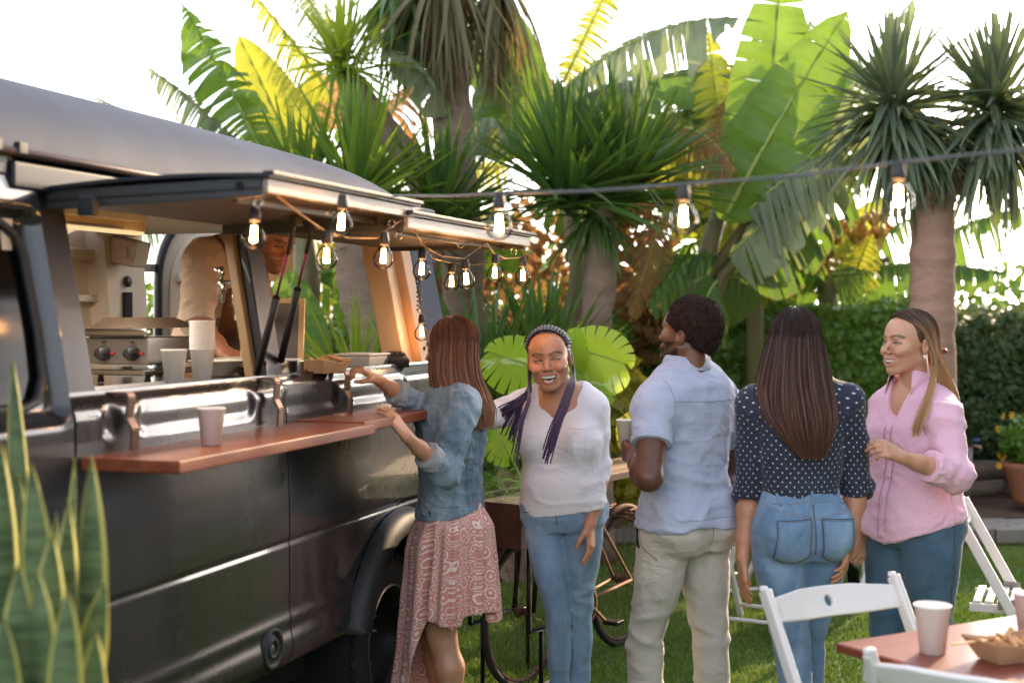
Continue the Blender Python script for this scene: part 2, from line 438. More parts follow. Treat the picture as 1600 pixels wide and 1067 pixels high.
# b pillar strip and outer frame above the belt line
def up_v(w): return -.045-.2*max(w-1.43,0)
def pillar(u0, u1, du, w0, w1, name, mat, th=.05, inset=0, n=8):
    mb = MB()
    for i in range(n):
        wa = w0+(w1-w0)*i/n; wb = w0+(w1-w0)*(i+1)/n; sa = du*(i/n); sb = du*((i+1)/n)
        va, vb = up_v(wa)-inset, up_v(wb)-inset
        vs = [(va,u0+sa-US,wa),(va,u1+sa-US,wa),(va-th,u1+sa-US,wa),(va-th,u0+sa-US,wa),(vb,u0+sb-US,wb),(vb,u1+sb-US,wb),(vb-th,u1+sb-US,wb),(vb-th,u0+sb-US,wb)]
        fs = [(0,1,5,4),(1,2,6,5),(2,3,7,6),(3,0,4,7)]
        if i == 0: fs.append((3,2,1,0))
        if i == n-1: fs.append((4,5,6,7))
        mb.add(vs, fs, True)
    return mb.build(name, mat, van, bevel=.006)
pillar(3.815, 3.955, -.0, 1.43, 2.02, 'pillar', m_paint2)
pillar(4.93, 5.05, .03, 1.40, 1.955, 'pillar', m_paint2, .035)
m_brassw = simple('pillar_lining', (.32,.20,.09), (.22,.14,.07), rough=.5, scale=5, stretch=(3,3,1), bs=.2)
pillar(4.91, 5.0, .03, 1.432, 1.95, 'pillar_lining', m_brassw, .035, .037)
pillar(6.47, 6.72, 0, 1.43, 2.02, 'pillar', m_roofp, .06)
m_tanw = simple('tan_panel', (.50,.30,.16), (.40,.24,.13), rough=.55, scale=4, stretch=(3,3,1), bs=.2)
pillar(6.26, 6.36, 0, 1.432, 1.95, 'pillar_lining', simple('pale_panel', (.62,.46,.28), (.55,.38,.22), rough=.5, scale=4), .10, .04)
pillar(6.36, 6.465, 0, 1.432, 1.95, 'pillar_lining', m_tanw, .05, .0)
# small bolts on linings
for u, w in ((4.93,1.485),(6.41,1.50)):
    MB().lathe([(0,.004),(.009,.004),(.009,0)], (up_v(w)+.001, u-US, w), 12, 'x').build('bolt', m_dark, van)
# header rail and gutter
MB().box((-.16, (3.7+6.72)/2-US, 2.0), (.09, 3.02, .07)).build('header_rail', m_paint2, van, bevel=.008)
MB().box((-.16, 2.95-US, 2.025), (.07, 1.48, .06)).build('header_rail', m_paint2, van, bevel=.008)
gt = MB(); gt.tube([(-.115, 2.3-US, 2.058), (-.115, 6.6-US, 2.05)], .012, 8); gt.build('rain_gutter', simple('gutter_brown', (.10,.06,.05), rough=.4, metal=.5), van)
for u in (2.9, 3.62, 3.72, 4.6): MB().box((-.11, u-US, 2.066), (.02,.035,.03)).build('gutter_clip', m_black, van, bevel=.003)
# roof shell
prof = [(-.125,2.06),(-.135,2.10),(-.16,2.155),(-.21,2.215),(-.28,2.265),(-.38,2.31),(-.5,2.34),(-.65,2.36),(-.85,2.375)]
prof = prof+[(-1.75-a, b) for a, b in prof[::-1]]
mb = MB(); rows = []
us = list(np.linspace(1.6, 6.1, 40))+[6.25,6.38,6.48,6.56,6.62,6.66,6.69,6.71]
for u in us:
    k = 1.0; 
    if u > 6.1: k = math.sqrt(max(0, 1-((u-6.1)/.615)**2.6))
    drop = -.012*(u-3.5)
    pr = [(v, 2.06+(w-2.06)*k+(drop if w > 2.07 else 0)*k + (.006*math.sin(u*1.5) if w > 2.2 else 0)) for v, w in prof]
    rows.append([(v, u-US, w) for v, w in pr])
n = len(prof); vs = [p for r in rows for p in r]
fs = [(i*n+k, (i+1)*n+k, (i+1)*n+k+1, i*n+k+1) for i in range(len(us)-1) for k in range(n-1)]
mb.add(vs, fs, True); mb.add(rows[-1], [tuple(range(n))]); 
rf = mb.build('roof', m_roofp, van, fix=True)
sd = rf.modifiers.new('s', 'SUBSURF'); sd.levels = sd.render_levels = 1
MB().box((-.19, 6.5-US, 2.075), (.16, .42, .09)).build('roof_vent', m_black, van, bevel=.02)
# far side, floor, bulkhead, rear post, ceiling
MB().box((-1.7, 5.0-US, 1.32), (.04, 3.3, 1.5)).build('inner_wall', m_cream, van, bevel=.004)
for w, d in ((1.92,.05),(1.72,.035),(1.55,.02)):
    MB().box((-1.66, 4.9-US, w), (.05, 2.9, d)).build('wall_rail', m_cream, van, bevel=.006)
for u in (4.3,5.1,5.9): MB().box((-1.655, u-US, 1.6), (.05, .07, .9)).build('wall_rib', m_cream, van, bevel=.01)
MB().box((-.89, 5.1-US, .56), (1.6, 3.2, .06)).build('floor', m_alu, van)
MB().box((-.9, 3.72-US, 1.3), (1.5, .04, 1.5)).build('bulkhead', m_cream, van)
MB().box((-.9, 4.6-US, 2.035), (1.45, 4.0, .02)).build('ceiling', m_cream, van)
# rear corner post, leaning, with latch slots
pp = MB()
for i in range(8):
    wa = .6+1.45*i/8; wb = .6+1.45*(i+1)/8
    f_ = lambda w: (-1.68+.0*(w), 6.38+(-.0 if w < 1.4 else -(w-1.4)*.12))
    (va, ua), (vb, ub) = f_(wa), f_(wb)
    pp.add([(va,ua-US,wa),(va,ua+.32-US,wa),(va+.1,ua+.32-US,wa),(va+.1,ua-US,wa),(vb,ub-US,wb),(vb,ub+.32-US,wb),(vb+.1,ub+.32-US,wb),(vb+.1,ub-US,wb)],
           [(0,1,5,4),(1,2,6,5),(2,3,7,6),(3,0,4,7)])
pp.build('rear_post', m_cream, van)
MB().box((-1.572, 6.49-US, 1.62), (.012,.06,.26)).build('latch_slot', m_dark, van)
MB().lathe([(0,.01),(.026,.01),(.026,0)], (-1.576, 6.49-US, 1.80), 14, 'x').build('latch_knob', m_black, van)
MB().box((-1.52, 6.42-US, 1.935), (.14,.13,.12), (0,.25,0)).build('socket_box', m_cream, van, bevel=.012)
for k in (0,1): MB().box((-1.50+k*.05, 6.35-US, 1.93), (.03,.012,.05)).build('socket_outlet', simple('socket_white', (.7,.66,.58)), van, bevel=.004)
# overhead locker and light panel
MB().box((-1.05, 4.55-US, 1.995), (.9, 1.1, .05)).build('overhead_shelf', m_cream, van, bevel=.006)
MB().box((-.63, 4.55-US, 1.975), (.04, 1.1, .075)).build('shelf_edge', simple('shelf_edge_wood', (.62,.42,.2), (.5,.33,.16), rough=.4), van, bevel=.004)
MB().box((-.75, 4.5-US, 1.955), (.3, .9, .02), (0,.12,0)).build('light_panel', m_alu, van, bevel=.004)
MB().box((-.60, 4.55-US, 1.93), (.03, 1.0, .012)).build('strip_light', emis('strip_glow', (1,.72,.38), .2), van)
for u_, v_ in ((4.45, -.52), (5.3, -1.35)):
    ld = bpy.data.lights.new('strip_lamp', 'AREA'); ld.shape = 'RECTANGLE'; ld.size = .1; ld.size_y = .9; ld.energy = 3.0; ld.color = (1,.88,.74)
    lo_ = bpy.data.objects.new('strip_lamp', ld); COL.objects.link(lo_); lo_.parent = van; lo_.location = (v_, u_-US, 1.90)
# open rear door beyond the post
dmb = MB(); dp = []
def arch(w0, w1, r, x1, inset=0):
    pts = [(0+inset, w0)]
    for t in np.linspace(0, 1, 10):
        a = PI-t*PI/2; pts.append((r+(r-inset)*math.cos(a)*1.0, w1-r*1.6+(r*1.6-inset)*math.sin(a)))
    pts += [(x1-inset, w1-inset), (x1-inset, w0)]
    return pts
pA = at(241, 490, 7.15); pB = at(402, 490, 7.45); dd = (pB-pA); dd.z = 0; L = dd.length
rd_M = van_M.inverted() @ Matrix.Translation((pA.x, pA.y, 0)) @ Matrix.Rotation(math.atan2(dd.y, dd.x), 4, 'Z')
MB().prism(arch(.5, 2.16, .22, L), -.02, .03, 'xz').xf(rd_M).build('rear_door', m_cream, van, bevel=.012)
seal = [(x, -.032, z) for x, z in arch(.5, 2.16, .22, L, .012)[:-2]]
MB().tube(seal, .02, 8).xf(rd_M).build('door_seal', m_black, van)
MB().prism(arch(.7, 2.06, .18, L-.06, .0), -.034, -.021, 'xz').xf(rd_M @ Matrix.Translation((.07,0,0))).build('door_lining', m_cream, van, bevel=.012)
MB().box((.17,-.045,1.83), (.13,.03,.05)).xf(rd_M).build('door_pull', m_cream, van, bevel=.012)
MB().bar(VW(-1.62, 6.68, 1.87), at(243,419,7.15), .02, .04).xf(van_M.inverted()).build('check_strap', m_alu, van)
# sill worktop and inner bench
MB().box((-.18, 4.95-US, 1.425), (.22, 2.2, .02)).build('sill_shelf', m_alu, van, bevel=.003)
MB().box((-.75, 4.55-US, 1.405), (.8, 1.3, .03)).build('worktop', m_chrome, van, bevel=.004)
MB().box((-.36, 4.3-US, 1.36), (.03, .8, .04)).build('worktop_rail', m_brassw, van, bevel=.004)
# wheel arch flare
fl = MB(); N = 34; ring = []
for i in range(N+1):
    a = R(-14)+R(208)*i/N
    ca, sa = math.cos(a), math.sin(a); sx = 1.0
    def P(r, v): return (v, WU-US+r*ca*1.02, max(.36+r*sa*.98, .478))
    ring.append([P(.525,.004), P(.52,.035), P(.50,.062), P(.445,.072), P(.43,.06), P(.425,-.12)])
vs = [p for r in ring for p in r]; m_ = 6
fl.add(vs, [(i*m_+k, (i+1)*m_+k, (i+1)*m_+k+1, i*m_+k+1) for i in range(N) for k in range(m_-1)], True)
fl.build('wheel_arch', m_black, van)
# wheel well dark liner
ww = MB(); ww.lathe([(.45,-.02),(.45,-.55),(0,-.55)], (0, WU-US, .36), 30, 'x'); ww.build('wheel_liner', m_dark, van)
MB().box((-.95, 4.4-US, .40), (1.5, 4.2, .2)).build('chassis', m_dark, van)
def wheel(v, u, r=WR, wdt=.22):
    e = link('wheel', None, van); e.location = (v, u-US, r)
    t = MB(); hw = wdt/2
    t.lathe([(r*.62,-hw),(r*.78,-hw-.006),(r*.94,-hw+.008),(r*.985,-hw+.03),(r,-.02),(r,.02),(r*.985,hw-.03),(r*.94,hw-.008),(r*.78,hw+.006),(r*.62,hw)], n=64, axis='x')
    t.build('tyre', m_tyre, e)
    tr = MB()
    for k in range(44):
        a = 2*PI*k/44
        for xx, off in ((-.078,0),(-.028,.05),(.028,0),(.078,.05)):
            aa = a+off; M = Matrix.Rotation(aa, 4, 'X') @ Matrix.Translation((0, 0, r*.998))
            j = len(tr.v); tr.box((xx,0,0), (.042, .032, .014)); tr.xf(M, j)
        M = Matrix.Rotation(a, 4, 'X') @ Matrix.Translation((hw-.012, 0, r*.955)); j = len(tr.v); tr.box((0,0,0), (.016,.026,.03)); tr.xf(M, j)
    tt = tr.build('tread', m_tyre, e); tt['kind'] = 'stuff'
    rm = MB(); rm.lathe([(r*.64,hw-.004),(r*.60,hw-.012),(r*.56,hw-.06),(r*.50,hw-.14),(r*.30,hw-.155),(r*.24,hw-.12),(r*.12,hw-.10),(0,hw-.10)], n=40, axis='x')
    rm.build('rim', m_rim, e)
    rr = MB(); rr.lathe([(r*.66,hw+.002),(r*.645,hw+.008),(r*.625,hw+.002)], n=48, axis='x'); rr.build('rim_edge', m_copper, e)
    for k in range(6):
        a = 2*PI*k/6; nb = MB(); nb.lathe([(0,.02),(.011,.02),(.012,0)], (hw-.135, r*.4*math.cos(a), r*.4*math.sin(a)), 6, 'x'); nb.build('wheel_nut', m_alu, e)
    return e
wheel(-.15, WU); wheel(-.40, WU); wheel(-.15, 2.35)
# filler cap, rear marker, brick under sill
fc = MB(); fc.lathe([(0,.004),(.022,.006),(.024,.014),(.034,.014),(.036,.004),(.05,.003),(.055,.014),(.066,.014),(.07,0)], (.004, 4.86-US, .56), 28, 'x'); fc.build('vent_cap', m_black, van)
MB().box((.012, 6.38-US, 1.12), (.03,.05,.10)).build('hinge', m_black, van, bevel=.006)
# serving counter: two planks with boards, brackets
def plank(u0, u1, v1, w):
    mb = MB(); mb.prism([(-.015,u0-US),(v1,u0-US+.0),(v1,u1-US),(-.015,u1-US)], w-.034, w, 'xy')
    return mb.build('counter_plank', m_counter, van, bevel=.004)
plank(3.835, 5.09, .275, 1.28); plank(5.096, 6.05, .235, 1.286)
for u in (4.02, 4.88, 5.44):
    b = MB(); pth = [(-.045,1.437),(.012,1.437),(.018,1.425),(.012,1.37),(.030,1.34),(.026,1.284)]
    for i in range(len(pth)-1):
        (a, w0), (c, w1) = pth[i], pth[i+1]
        b.bar((a, u-US, w0), (c, u-US, w1), .035, .008, up=(1,.001,.3))
    b.build('counter_bracket', m_copper, van, bevel=.002)
# awnings
def awning(u0, u1, w0, w1, v1, lift):
    v0 = -.14; th = .028
    a = link('awning', None, van)
    def P(v, u, w): return (v, u-US, w)
    mb = MB()
    mb.add([P(v0,u0,w0),P(v1,u0,w1),P(v1,u1,w1-.003),P(v0,u1,w0-.003)]+[P(v0,u0,w0+.008),P(v1,u0,w1+.008),P(v1,u1,w1+.005),P(v0,u1,w0+.005)],
           [(0,1,2,3),(7,6,5,4),(0,4,5,1),(1,5,6,2),(2,6,7,3),(3,7,4,0)])
    mb.build('underside_panel', m_under, a)
    # top skin
    mb = MB(); K = 10
    for j in range(K):
        ta, tb = j/K, (j+1)/K
        za = w0+(w1-w0)*ta+.03+.012*math.sin(ta*PI); zb = w0+(w1-w0)*tb+.03+.012*math.sin(tb*PI)
        va, vb = v0+(v1+.02-v0)*ta, v0+(v1+.02-v0)*tb
        mb.add([P(va,u0-.015,za),P(vb,u0-.015,zb),P(vb,u1+.015,zb),P(va,u1+.015,za),P(va,u0-.015,za+.01),P(vb,u0-.015,zb+.01),P(vb,u1+.015,zb+.01),P(va,u1+.015,za+.01)],
               [(0,1,2,3),(7,6,5,4),(0,4,5,1),(2,6,7,3),(1,5,6,2),(0,3,7,4)], False)
    mb.build('top_skin', m_paint2, a)
    # frame: two side members, front edge
    m_side = simple('awning_side', (.035,.035,.034), (.05,.047,.043), rough=.5, metal=.3, scale=8)
    for uu in (u0+.01, u1-.01):
        mb = MB(); mb.bar(P(v0,uu,w0+.006), P(v1-.01,uu,w1+.008), .02, .05); mb.build('side_frame', m_side, a, bevel=.003)
    mb = MB(); mb.box(P(v1, (u0+u1)/2, w1+.010), (.016, u1-u0, .036)); mb.build('front_edge', m_trim, a, bevel=.003)
    mb = MB(); mb.box(P(v1+.016, (u0+u1)/2, w1+.040), (.03, u1-u0+.03, .012)); mb.build('drip_edge', m_black, a, bevel=.003)
    mb = MB(); mb.box(P(v1-.10, (u0+u1)/2, (w0+w1)/2-.012+lift), (.012, u1-u0-.06, .012)); mb.build('stiffener', m_side, a)
    mb = MB(); mb.lathe([(0,.002),(.011,.002),(.011,0)], P(v1-.07,u0-.003,w1+.01), 12, 'y'); mb.build('bolt_hole', m_dark, a)
    for uu in (u0+.02, u0+(u1-u0)*.45, u1-.1):
        mb = MB(); mb.tube([P(v1-.03+.012*math.cos(t),uu,w1-.03+.012*math.sin(t)) for t in np.linspace(0,2*PI,12)], .0022, 6); mb.build('ring_hook', m_chrome, a)
    return a
awning(3.86, 4.86, 1.94, 1.958, .50, 0); awning(4.80, 6.12, 1.925, 1.925, .50, -.002)
MB().box((.02, 3.82-US, 1.925), (.05,.03,.05)).build('hinge_block', m_black, van, bevel=.005)
# gas struts
m_mag = simple('strut_rod', (.55,.04,.22), (.4,.05,.2), rough=.25, metal=.6)
def strut(pa, pb, k=.48):
    s = link('gas_strut', None, van)
    pa, pb = van_M.inverted() @ pa, van_M.inverted() @ pb; pm_ = pa.lerp(pb, k)
    MB().tube([pa, pm_], .0045, 8).build('strut_rod', m_mag, s)
    MB().tube([pa, pa.lerp(pm_, .42)], .007, 8).build('strut_neck', m_black, s)
    MB().tube([pm_, pb], .0125, 12).build('strut_cylinder', m_black, s)
    MB().box(pa, (.03,.045,.03)).build('strut_mount', m_black, s, bevel=.004)
strut(VW(.22, 4.60, 1.93), VW(-.045, 4.86, 1.455)); strut(VW(.22, 4.72, 1.925), VW(-.05, 5.04, 1.49), .45)
# ------------------------------------------------------------------ plants
m_ban = leafmat('banana_leaf', (.05,.12,.022), (.09,.17,.03), trans=.45, rough=.38, tcol=(.22,.36,.03), scale=2.5, stripes=0, spec=.5)
m_banlit = leafmat('banana_leaf_sunlit', (.085,.17,.022), (.13,.23,.03), trans=.42, rough=.4, tcol=(.26,.40,.03), scale=3)  # brighter copy of the banana leaf, sunlight put into its colour
m_banyel = leafmat('banana_leaf_yellow', (.26,.28,.03), (.34,.34,.04), trans=.5, rough=.45, tcol=(.45,.45,.03), scale=3, c3=(.35,.20,.05))
m_bangrey = leafmat('banana_leaf_waxy', (.16,.20,.13), (.22,.27,.17), trans=.35, rough=.5, tcol=(.4,.45,.1), scale=6, c3=(.36,.25,.16))
m_dead = leafmat('dead_leaf', (.24,.13,.055), (.34,.19,.08), trans=.45, rough=.75, tcol=(.50,.25,.07), scale=6, c3=(.2,.11,.06))
m_midrib = simple('midrib', (.30,.36,.07), (.24,.30,.06), rough=.45, scale=6)
m_stem = simple('banana_stem', (.17,.18,.06), (.13,.085,.04), rough=.6, scale=3, stretch=(3,3,.6), bs=.3)
m_yuc = leafmat('yucca_leaf', (.035,.085,.022), (.07,.14,.03), trans=.28, rough=.42, tcol=(.3,.45,.04), scale=5, rnd=.5)
m_yuclit = leafmat('yucca_leaf_sunlit', (.10,.20,.03), (.20,.30,.04), trans=.5, rough=.42, tcol=(.6,.65,.04), scale=5, rnd=.5)  # yellower yucca leaf for the lit heads, sun glow mixed into the colour
m_yucgrey = leafmat('yucca_leaf_grey', (.10,.14,.085), (.17,.21,.12), trans=.25, rough=.5, tcol=(.3,.35,.08), scale=5, rnd=.5)
m_yucdead = leafmat('yucca_skirt', (.13,.125,.06), (.20,.16,.09), trans=.3, rough=.8, tcol=(.4,.3,.08), scale=5, rnd=.6)
m_bark = simple('yucca_bark', (.42,.25,.18), (.30,.17,.12), rough=.95, scale=6, stretch=(1,1,3), bs=.9, bd=.012, bscale=22, detail=8)
m_bark2 = simple('palm_bark', (.27,.18,.13), (.18,.12,.085), rough=.95, scale=5, stretch=(1,1,4), bs=.9, bd=.012, bscale=20, detail=8)
def veined(m, sc=46, edge=(.20,.12,.05)):
    """ribs across the blade and a dry brown margin"""
    n, l = m.node_tree.nodes, m.node_tree.links; p = n['Principled BSDF']; t = [x for x in n if x.type == 'BSDF_TRANSLUCENT'][0]
    a = n.new('ShaderNodeAttribute'); a.attribute_name = 'puv'; mp = n.new('ShaderNodeMapping'); mp.inputs['Scale'].default_value = (sc,2.2,1); l.new(a.outputs['Vector'], mp.inputs[0])
    f = noise(n, l, mp.outputs[0], 1.0, 3, .6); sp = n.new('ShaderNodeSeparateXYZ'); l.new(a.outputs['Vector'], sp.inputs[0])
    mg = ramp(n, l, math_(n, l, 'MULTIPLY', math_(n, l, 'ADD', sp.outputs[1], math_(n, l, 'MULTIPLY', f, .25)), .8), [(.875, (0,0,0)), (.915, (1,1,1))])
    for s_, k in ((p.inputs['Base Color'], .0), (t.inputs[0], .0)):
        src = s_.links[0].from_socket; c = mixc(n, l, .55, src, mixc(n, l, f, (.45,.5,.45), (1.45,1.4,1.3)), 'MULTIPLY'); l.new(mixc(n, l, mg, c, edge), s_)
    bump(n, l, f, .5, .012, p); return m
for m_ in (m_ban, m_banlit, m_banyel, m_bangrey): veined(m_)
def seg_unit(v):
    return v/np.maximum(np.linalg.norm(v, axis=-1, keepdims=True), 1e-9)
def banana_leaf(parent, p0, p1, width, arc=.15, roll=0., torn=0., mat=None, droop=.25, seed=0, name='leaf'):
    """blade of one leaf: quadratic midrib, two halves cut into strips where it is torn"""
    rng = np.random.default_rng(seed+1000); p0, p1 = np.array(p0), np.array(p1); L = np.linalg.norm(p1-p0)
    pc = (p0+p1)/2+np.array([0,0,arc*L])
    K = 26 if torn < .5 else 42; ts = np.linspace(0, 1, K+1)
    B = lambda t: ((1-t)**2)[:,None]*p0+(2*t*(1-t))[:,None]*pc+(t**2)[:,None]*p1
    C = B(ts); T = seg_unit(np.gradient(C, axis=0)); view = np.array([.05,-1,.12])
    N = seg_unit(view-T*(T@view)[:,None]); S = np.cross(T, N)
    cr, sr = math.cos(roll), math.sin(roll); S2 = S*cr+N*sr; N2 = N*cr-S*sr
    wp = width*.5*np.clip(np.sin(PI*np.clip(ts*1.0+.02,0,1)**.62), 0, 1)**.6
    wp = wp*np.clip((ts+.02)/.12,0,1)**.5
    V = []; Fc = []; UV = []
    G = np.array([0,0,-1.0])
    for side in (-1, 1):
        k = 0
        while k < K:
            span = 1 if rng.random() < torn else int(rng.integers(2, 6)) if torn > 0 else K
            e = min(k+span, K); M = 4
            gap = .0 if torn == 0 else (.10+.25*rng.random())*min(1, torn*1.5)
            dr = droop*(.6+.9*rng.random()) if torn > 0 else droop
            ln = 1-.35*torn*rng.random() if torn > 0 else 1
            slant = .18+.1*rng.random() if torn > 0 else .12
            idx = list(range(k, e+1)); b = len(V)
            for ii, q in enumerate(idx):
                for m in range(M+1):
                    f = m/M
                    tq = q/K
                    if torn > 0 and len(idx) > 1:
                        mid = (k+e)/2; tq = (q+(mid-q)*gap*f**1.2*1.2)/K
                    tq2 = min(tq+slant*f*f*wp[q]/L, 1)
                    c = B(np.array([tq2]))[0]
                    out = S2[q]*side*wp[q]*f*ln
                    pp = c+out+N2[q]*(.10*wp[q]*math.sin(PI*f)+.02*width*math.sin(q*1.7+side))+G*dr*wp[q]*f*f*1.2
                    V.append(pp); UV.append((tq, f, seed % 17))
            for ii in range(len(idx)-1):
                for m in range(M):
                    a = b+ii*(M+1)+m; Fc.append((a, a+1, a+M+2, a+M+1))
            k = e
    me = fast_mesh(name, V, Fc, mat or m_ban, smooth=True)
    a_ = me.attributes.new('puv', 'FLOAT_VECTOR', 'POINT'); a_.data.foreach_set('vector', np.array(UV, dtype=np.float32).ravel())
    o = link(name, me, parent)
    r = max(.012, width*.03)
    mb = MB(); mb.tube([Vector(c) for c in C[::2]], [r*(1-.85*t) for t in ts[::2]], 6); mb.build('midrib', m_midrib, o)
    return o
_ls = 0
def bl(parent, a, b, d0, d1, wpx, **kw):
    """leaf between two points of the garden given as seen from the terrace"""
    global _ls; _ls += 1
    p0, p1 = at(a[0], a[1], d0), at(b[0], b[1], d1)
    return banana_leaf(parent, p0, p1, wpx/F*(d0+d1)/2, seed=_ls*7, **kw)
def petiole(parent, pts, r0, r1, mat=None):
    mb = MB(); n = len(pts); mb.tube(pts, [r0+(r1-r0)*i/(n-1) for i in range(n)], 8); return mb.build('stem', mat or m_stem, parent)

# --- banana plants
bA = thing('banana_plant', 'banana plant with ragged leaves against the sky behind the van roof', 'banana plant', at(470,700,10.5)*1, 0)
bA.location.z = 0
def rel(root, objs=None): pass
def make(root):
    """children were built in world space: keep them where they are"""
    inv = Matrix.Translation(-root.location)
    for c in root.children:
        if not c.get('_l'): c.matrix_parent_inverse = inv; c['_l'] = 1
def finish(root):
    make(root)
    for c in root.children:
        if '_l' in c: del c['_l']
P_ = lambda x, y, d: at(x, y, d)
petiole(bA, [Vector((bA.location.x, 10.5, 0)), P_(480,420,10.5), P_(470,300,10.4)], .14, .06)
bl(bA, (462,345), (283,2), 10.4, 10.0, 150, torn=.8, mat=m_ban, roll=.35, arc=.05, droop=.5)
bl(bA, (470,270), (372,55), 10.5, 10.6, 105, torn=.0, mat=m_banyel, roll=.2, arc=.06, droop=.1)
bl(bA, (400,262), (228,103), 10.3, 10.0, 62, torn=1., mat=m_bangrey, roll=.5, arc=.10, droop=.9)
bl(bA, (520,150), (385,-20), 10.6, 10.6, 60, torn=1., mat=m_banyel, roll=.6, arc=.05, droop=.9)
bl(bA, (520,60), (440,-60), 10.8, 10.6, 60, torn=1., mat=m_bangrey, roll=.3, arc=.05, droop=.6)
bl(bA, (340,300), (145,150), 9.9, 9.6, 40, torn=1., mat=m_bangrey, roll=.4, arc=.14, droop=.8)
bl(bA, (250,330), (395,330), 10.8, 10.5, 70, torn=.7, mat=m_ban, roll=.2, arc=.1, droop=.8)
bl(bA, (260,300), (180,390), 10.9, 10.9, 70, torn=.9, mat=m_ban, roll=.2, arc=.1, droop=.8)
bl(bA, (440,640), (455,420), 8.9, 9.2, 150, torn=0, mat=m_banlit, roll=.1, arc=.03, droop=.1)
bl(bA, (470,560), (400,470), 9.3, 9.0, 90, torn=0, mat=m_banyel, roll=.1, arc=.03, droop=.1)
finish(bA)
bB = thing('banana_plant', 'tall banana plant in the middle with arching torn grey green leaves', 'banana plant', (at(880,0,10.8).x, 10.8, 0))
petiole(bB, [bB.location, P_(905,420,10.8), P_(870,150,10.7)], .10, .05)
bl(bB, (800,250), (800,10), 10.8, 10.9, 150, torn=0, mat=m_ban, roll=.5, arc=.0)
bl(bB, (840,180), (1162,28), 10.2, 9.6, 95, torn=.9, mat=m_bangrey, roll=.5, arc=.24, droop=1.3)
bl(bB, (1010,130), (850,205), 10.0, 9.7, 90, torn=1., mat=m_bangrey, roll=.5, arc=.24, droop=1.4)
bl(bB, (880,130), (975,-70), 10.8, 10.8, 70, torn=1., mat=m_banyel, roll=.3, arc=.0, droop=.4)
bl(bB, (700,180), (592,88), 10.0, 9.8, 52, torn=.3, mat=m_bangrey, roll=.4, arc=.5, droop=1.0)
bl(bB, (800,235), (722,235), 9.9, 9.6, 62, torn=.5, mat=m_bangrey, roll=.5, arc=.95, droop=1.2)
bl(bB, (845,140), (740,0), 11, 11, 60, torn=1., mat=m_ban, roll=.3, arc=.02, droop=.6)
bl(bB, (960,260), (1010,90), 11, 11.2, 110, torn=.2, mat=m_ban, roll=.3, arc=.02, droop=.3)
bl(bB, (850,150), (700,40), 11.3, 11.3, 120, torn=.2, mat=m_ban, roll=-.3, arc=.1, droop=.4)
bl(bB, (870,200), (830,60), 11.2, 11.4, 60, torn=.8, mat=m_dead, roll=.3, arc=.02, droop=.6)
finish(bB)
bC = thing('banana_plant', 'largest banana plant with broad sunlit leaves left of the twin yucca', 'banana plant', (at(1080,0,10.6).x, 10.6, 0))
petiole(bC, [bC.location, P_(1085,470,10.6), P_(1130,310,10.5)], .11, .06)
petiole(bC, [P_(1085,470,10.6), P_(1180,330,10.5), P_(1210,270,10.5)], .06, .03)
petiole(bC, [P_(1080,560,10.6), P_(1130,430,10.5), P_(1190,370,10.5)], .06, .03)
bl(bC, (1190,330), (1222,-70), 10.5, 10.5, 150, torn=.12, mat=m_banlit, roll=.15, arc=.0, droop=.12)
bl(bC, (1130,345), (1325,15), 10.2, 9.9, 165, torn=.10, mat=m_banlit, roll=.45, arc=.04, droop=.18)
bl(bC, (1185,430), (1435,-15), 10.6, 10.2, 120, torn=.55, mat=m_bangrey, roll=.7, arc=.03, droop=.8)
bl(bC, (1150,420), (1105,40), 11.0, 11.0, 120, torn=.7, mat=m_banyel, roll=.2, arc=.02, droop=.3)
bl(bC, (1240,300), (1320,60), 10.9, 10.9, 130, torn=.2, mat=m_ban, roll=-.3, arc=.04, droop=.3)
bl(bC, (1170,330), (1330,235), 10.1, 9.7, 90, torn=.7, mat=m_bangrey, roll=.6, arc=.18, droop=1.1)
bl(bC, (1140,400), (1330,270), 10.2, 9.8, 95, torn=.4, mat=m_bangrey, roll=.7, arc=.15, droop=1.0)
bl(bC, (1150,430), (1400,200), 10.5, 10.4, 110, torn=.6, mat=m_ban, roll=.6, arc=.1, droop=.9)
bl(bC, (1120,400), (1010,480), 10.2, 9.8, 90, torn=.6, mat=m_ban, roll=.4, arc=.3, droop=1.)
bl(bC, (1120,440), (1080,560), 10.0, 9.6, 90, torn=.5, mat=m_ban, roll=.2, arc=.3, droop=.6)
bl(bC, (1060,200), (1150,270), 10.1, 9.8, 80, torn=1., mat=m_dead, roll=.5, arc=.3, droop=1.3, name='dead_leaf')
bl(bC, (1145,150), (1110,235), 10.7, 10.6, 90, torn=1., mat=m_dead, roll=.2, arc=.1, droop=.7, name='dead_leaf')
bl(bC, (1040,330), (985,500), 10.4, 10.2, 70, torn=1., mat=m_dead, roll=.2, arc=.1, droop=.7, name='dead_leaf')
finish(bC)
bD = thing('banana_plant', 'low banana plant behind the hedge with ragged level leaves around the stout yucca trunk', 'banana plant', (at(1300,0,13.2).x, 13.2, 0))
petiole(bD, [bD.location, P_(1300,520,13.2), P_(1290,440,13.2)], .17, .08)
petiole(bD, [P_(1290,470,13.2), P_(1330,420,13.2), P_(1390,405,13.0)], .05, .03)
bl(bD, (1310,425), (1582,428), 13.1, 12.6, 62, torn=.55, mat=m_ban, roll=.55, arc=.09, droop=1.0)
bl(bD, (1440,390), (1640,318), 13.3, 12.9, 62, torn=.8, mat=m_ban, roll=.5, arc=.12, droop=1.0)
bl(bD, (1290,440), (1430,340), 13.2, 13.0, 70, torn=.6, mat=m_ban, roll=.4, arc=.15, droop=.9)
bl(bD, (1290,450), (1170,395), 13.2, 13.0, 80, torn=.4, mat=m_ban, roll=.4, arc=.2, droop=.9)
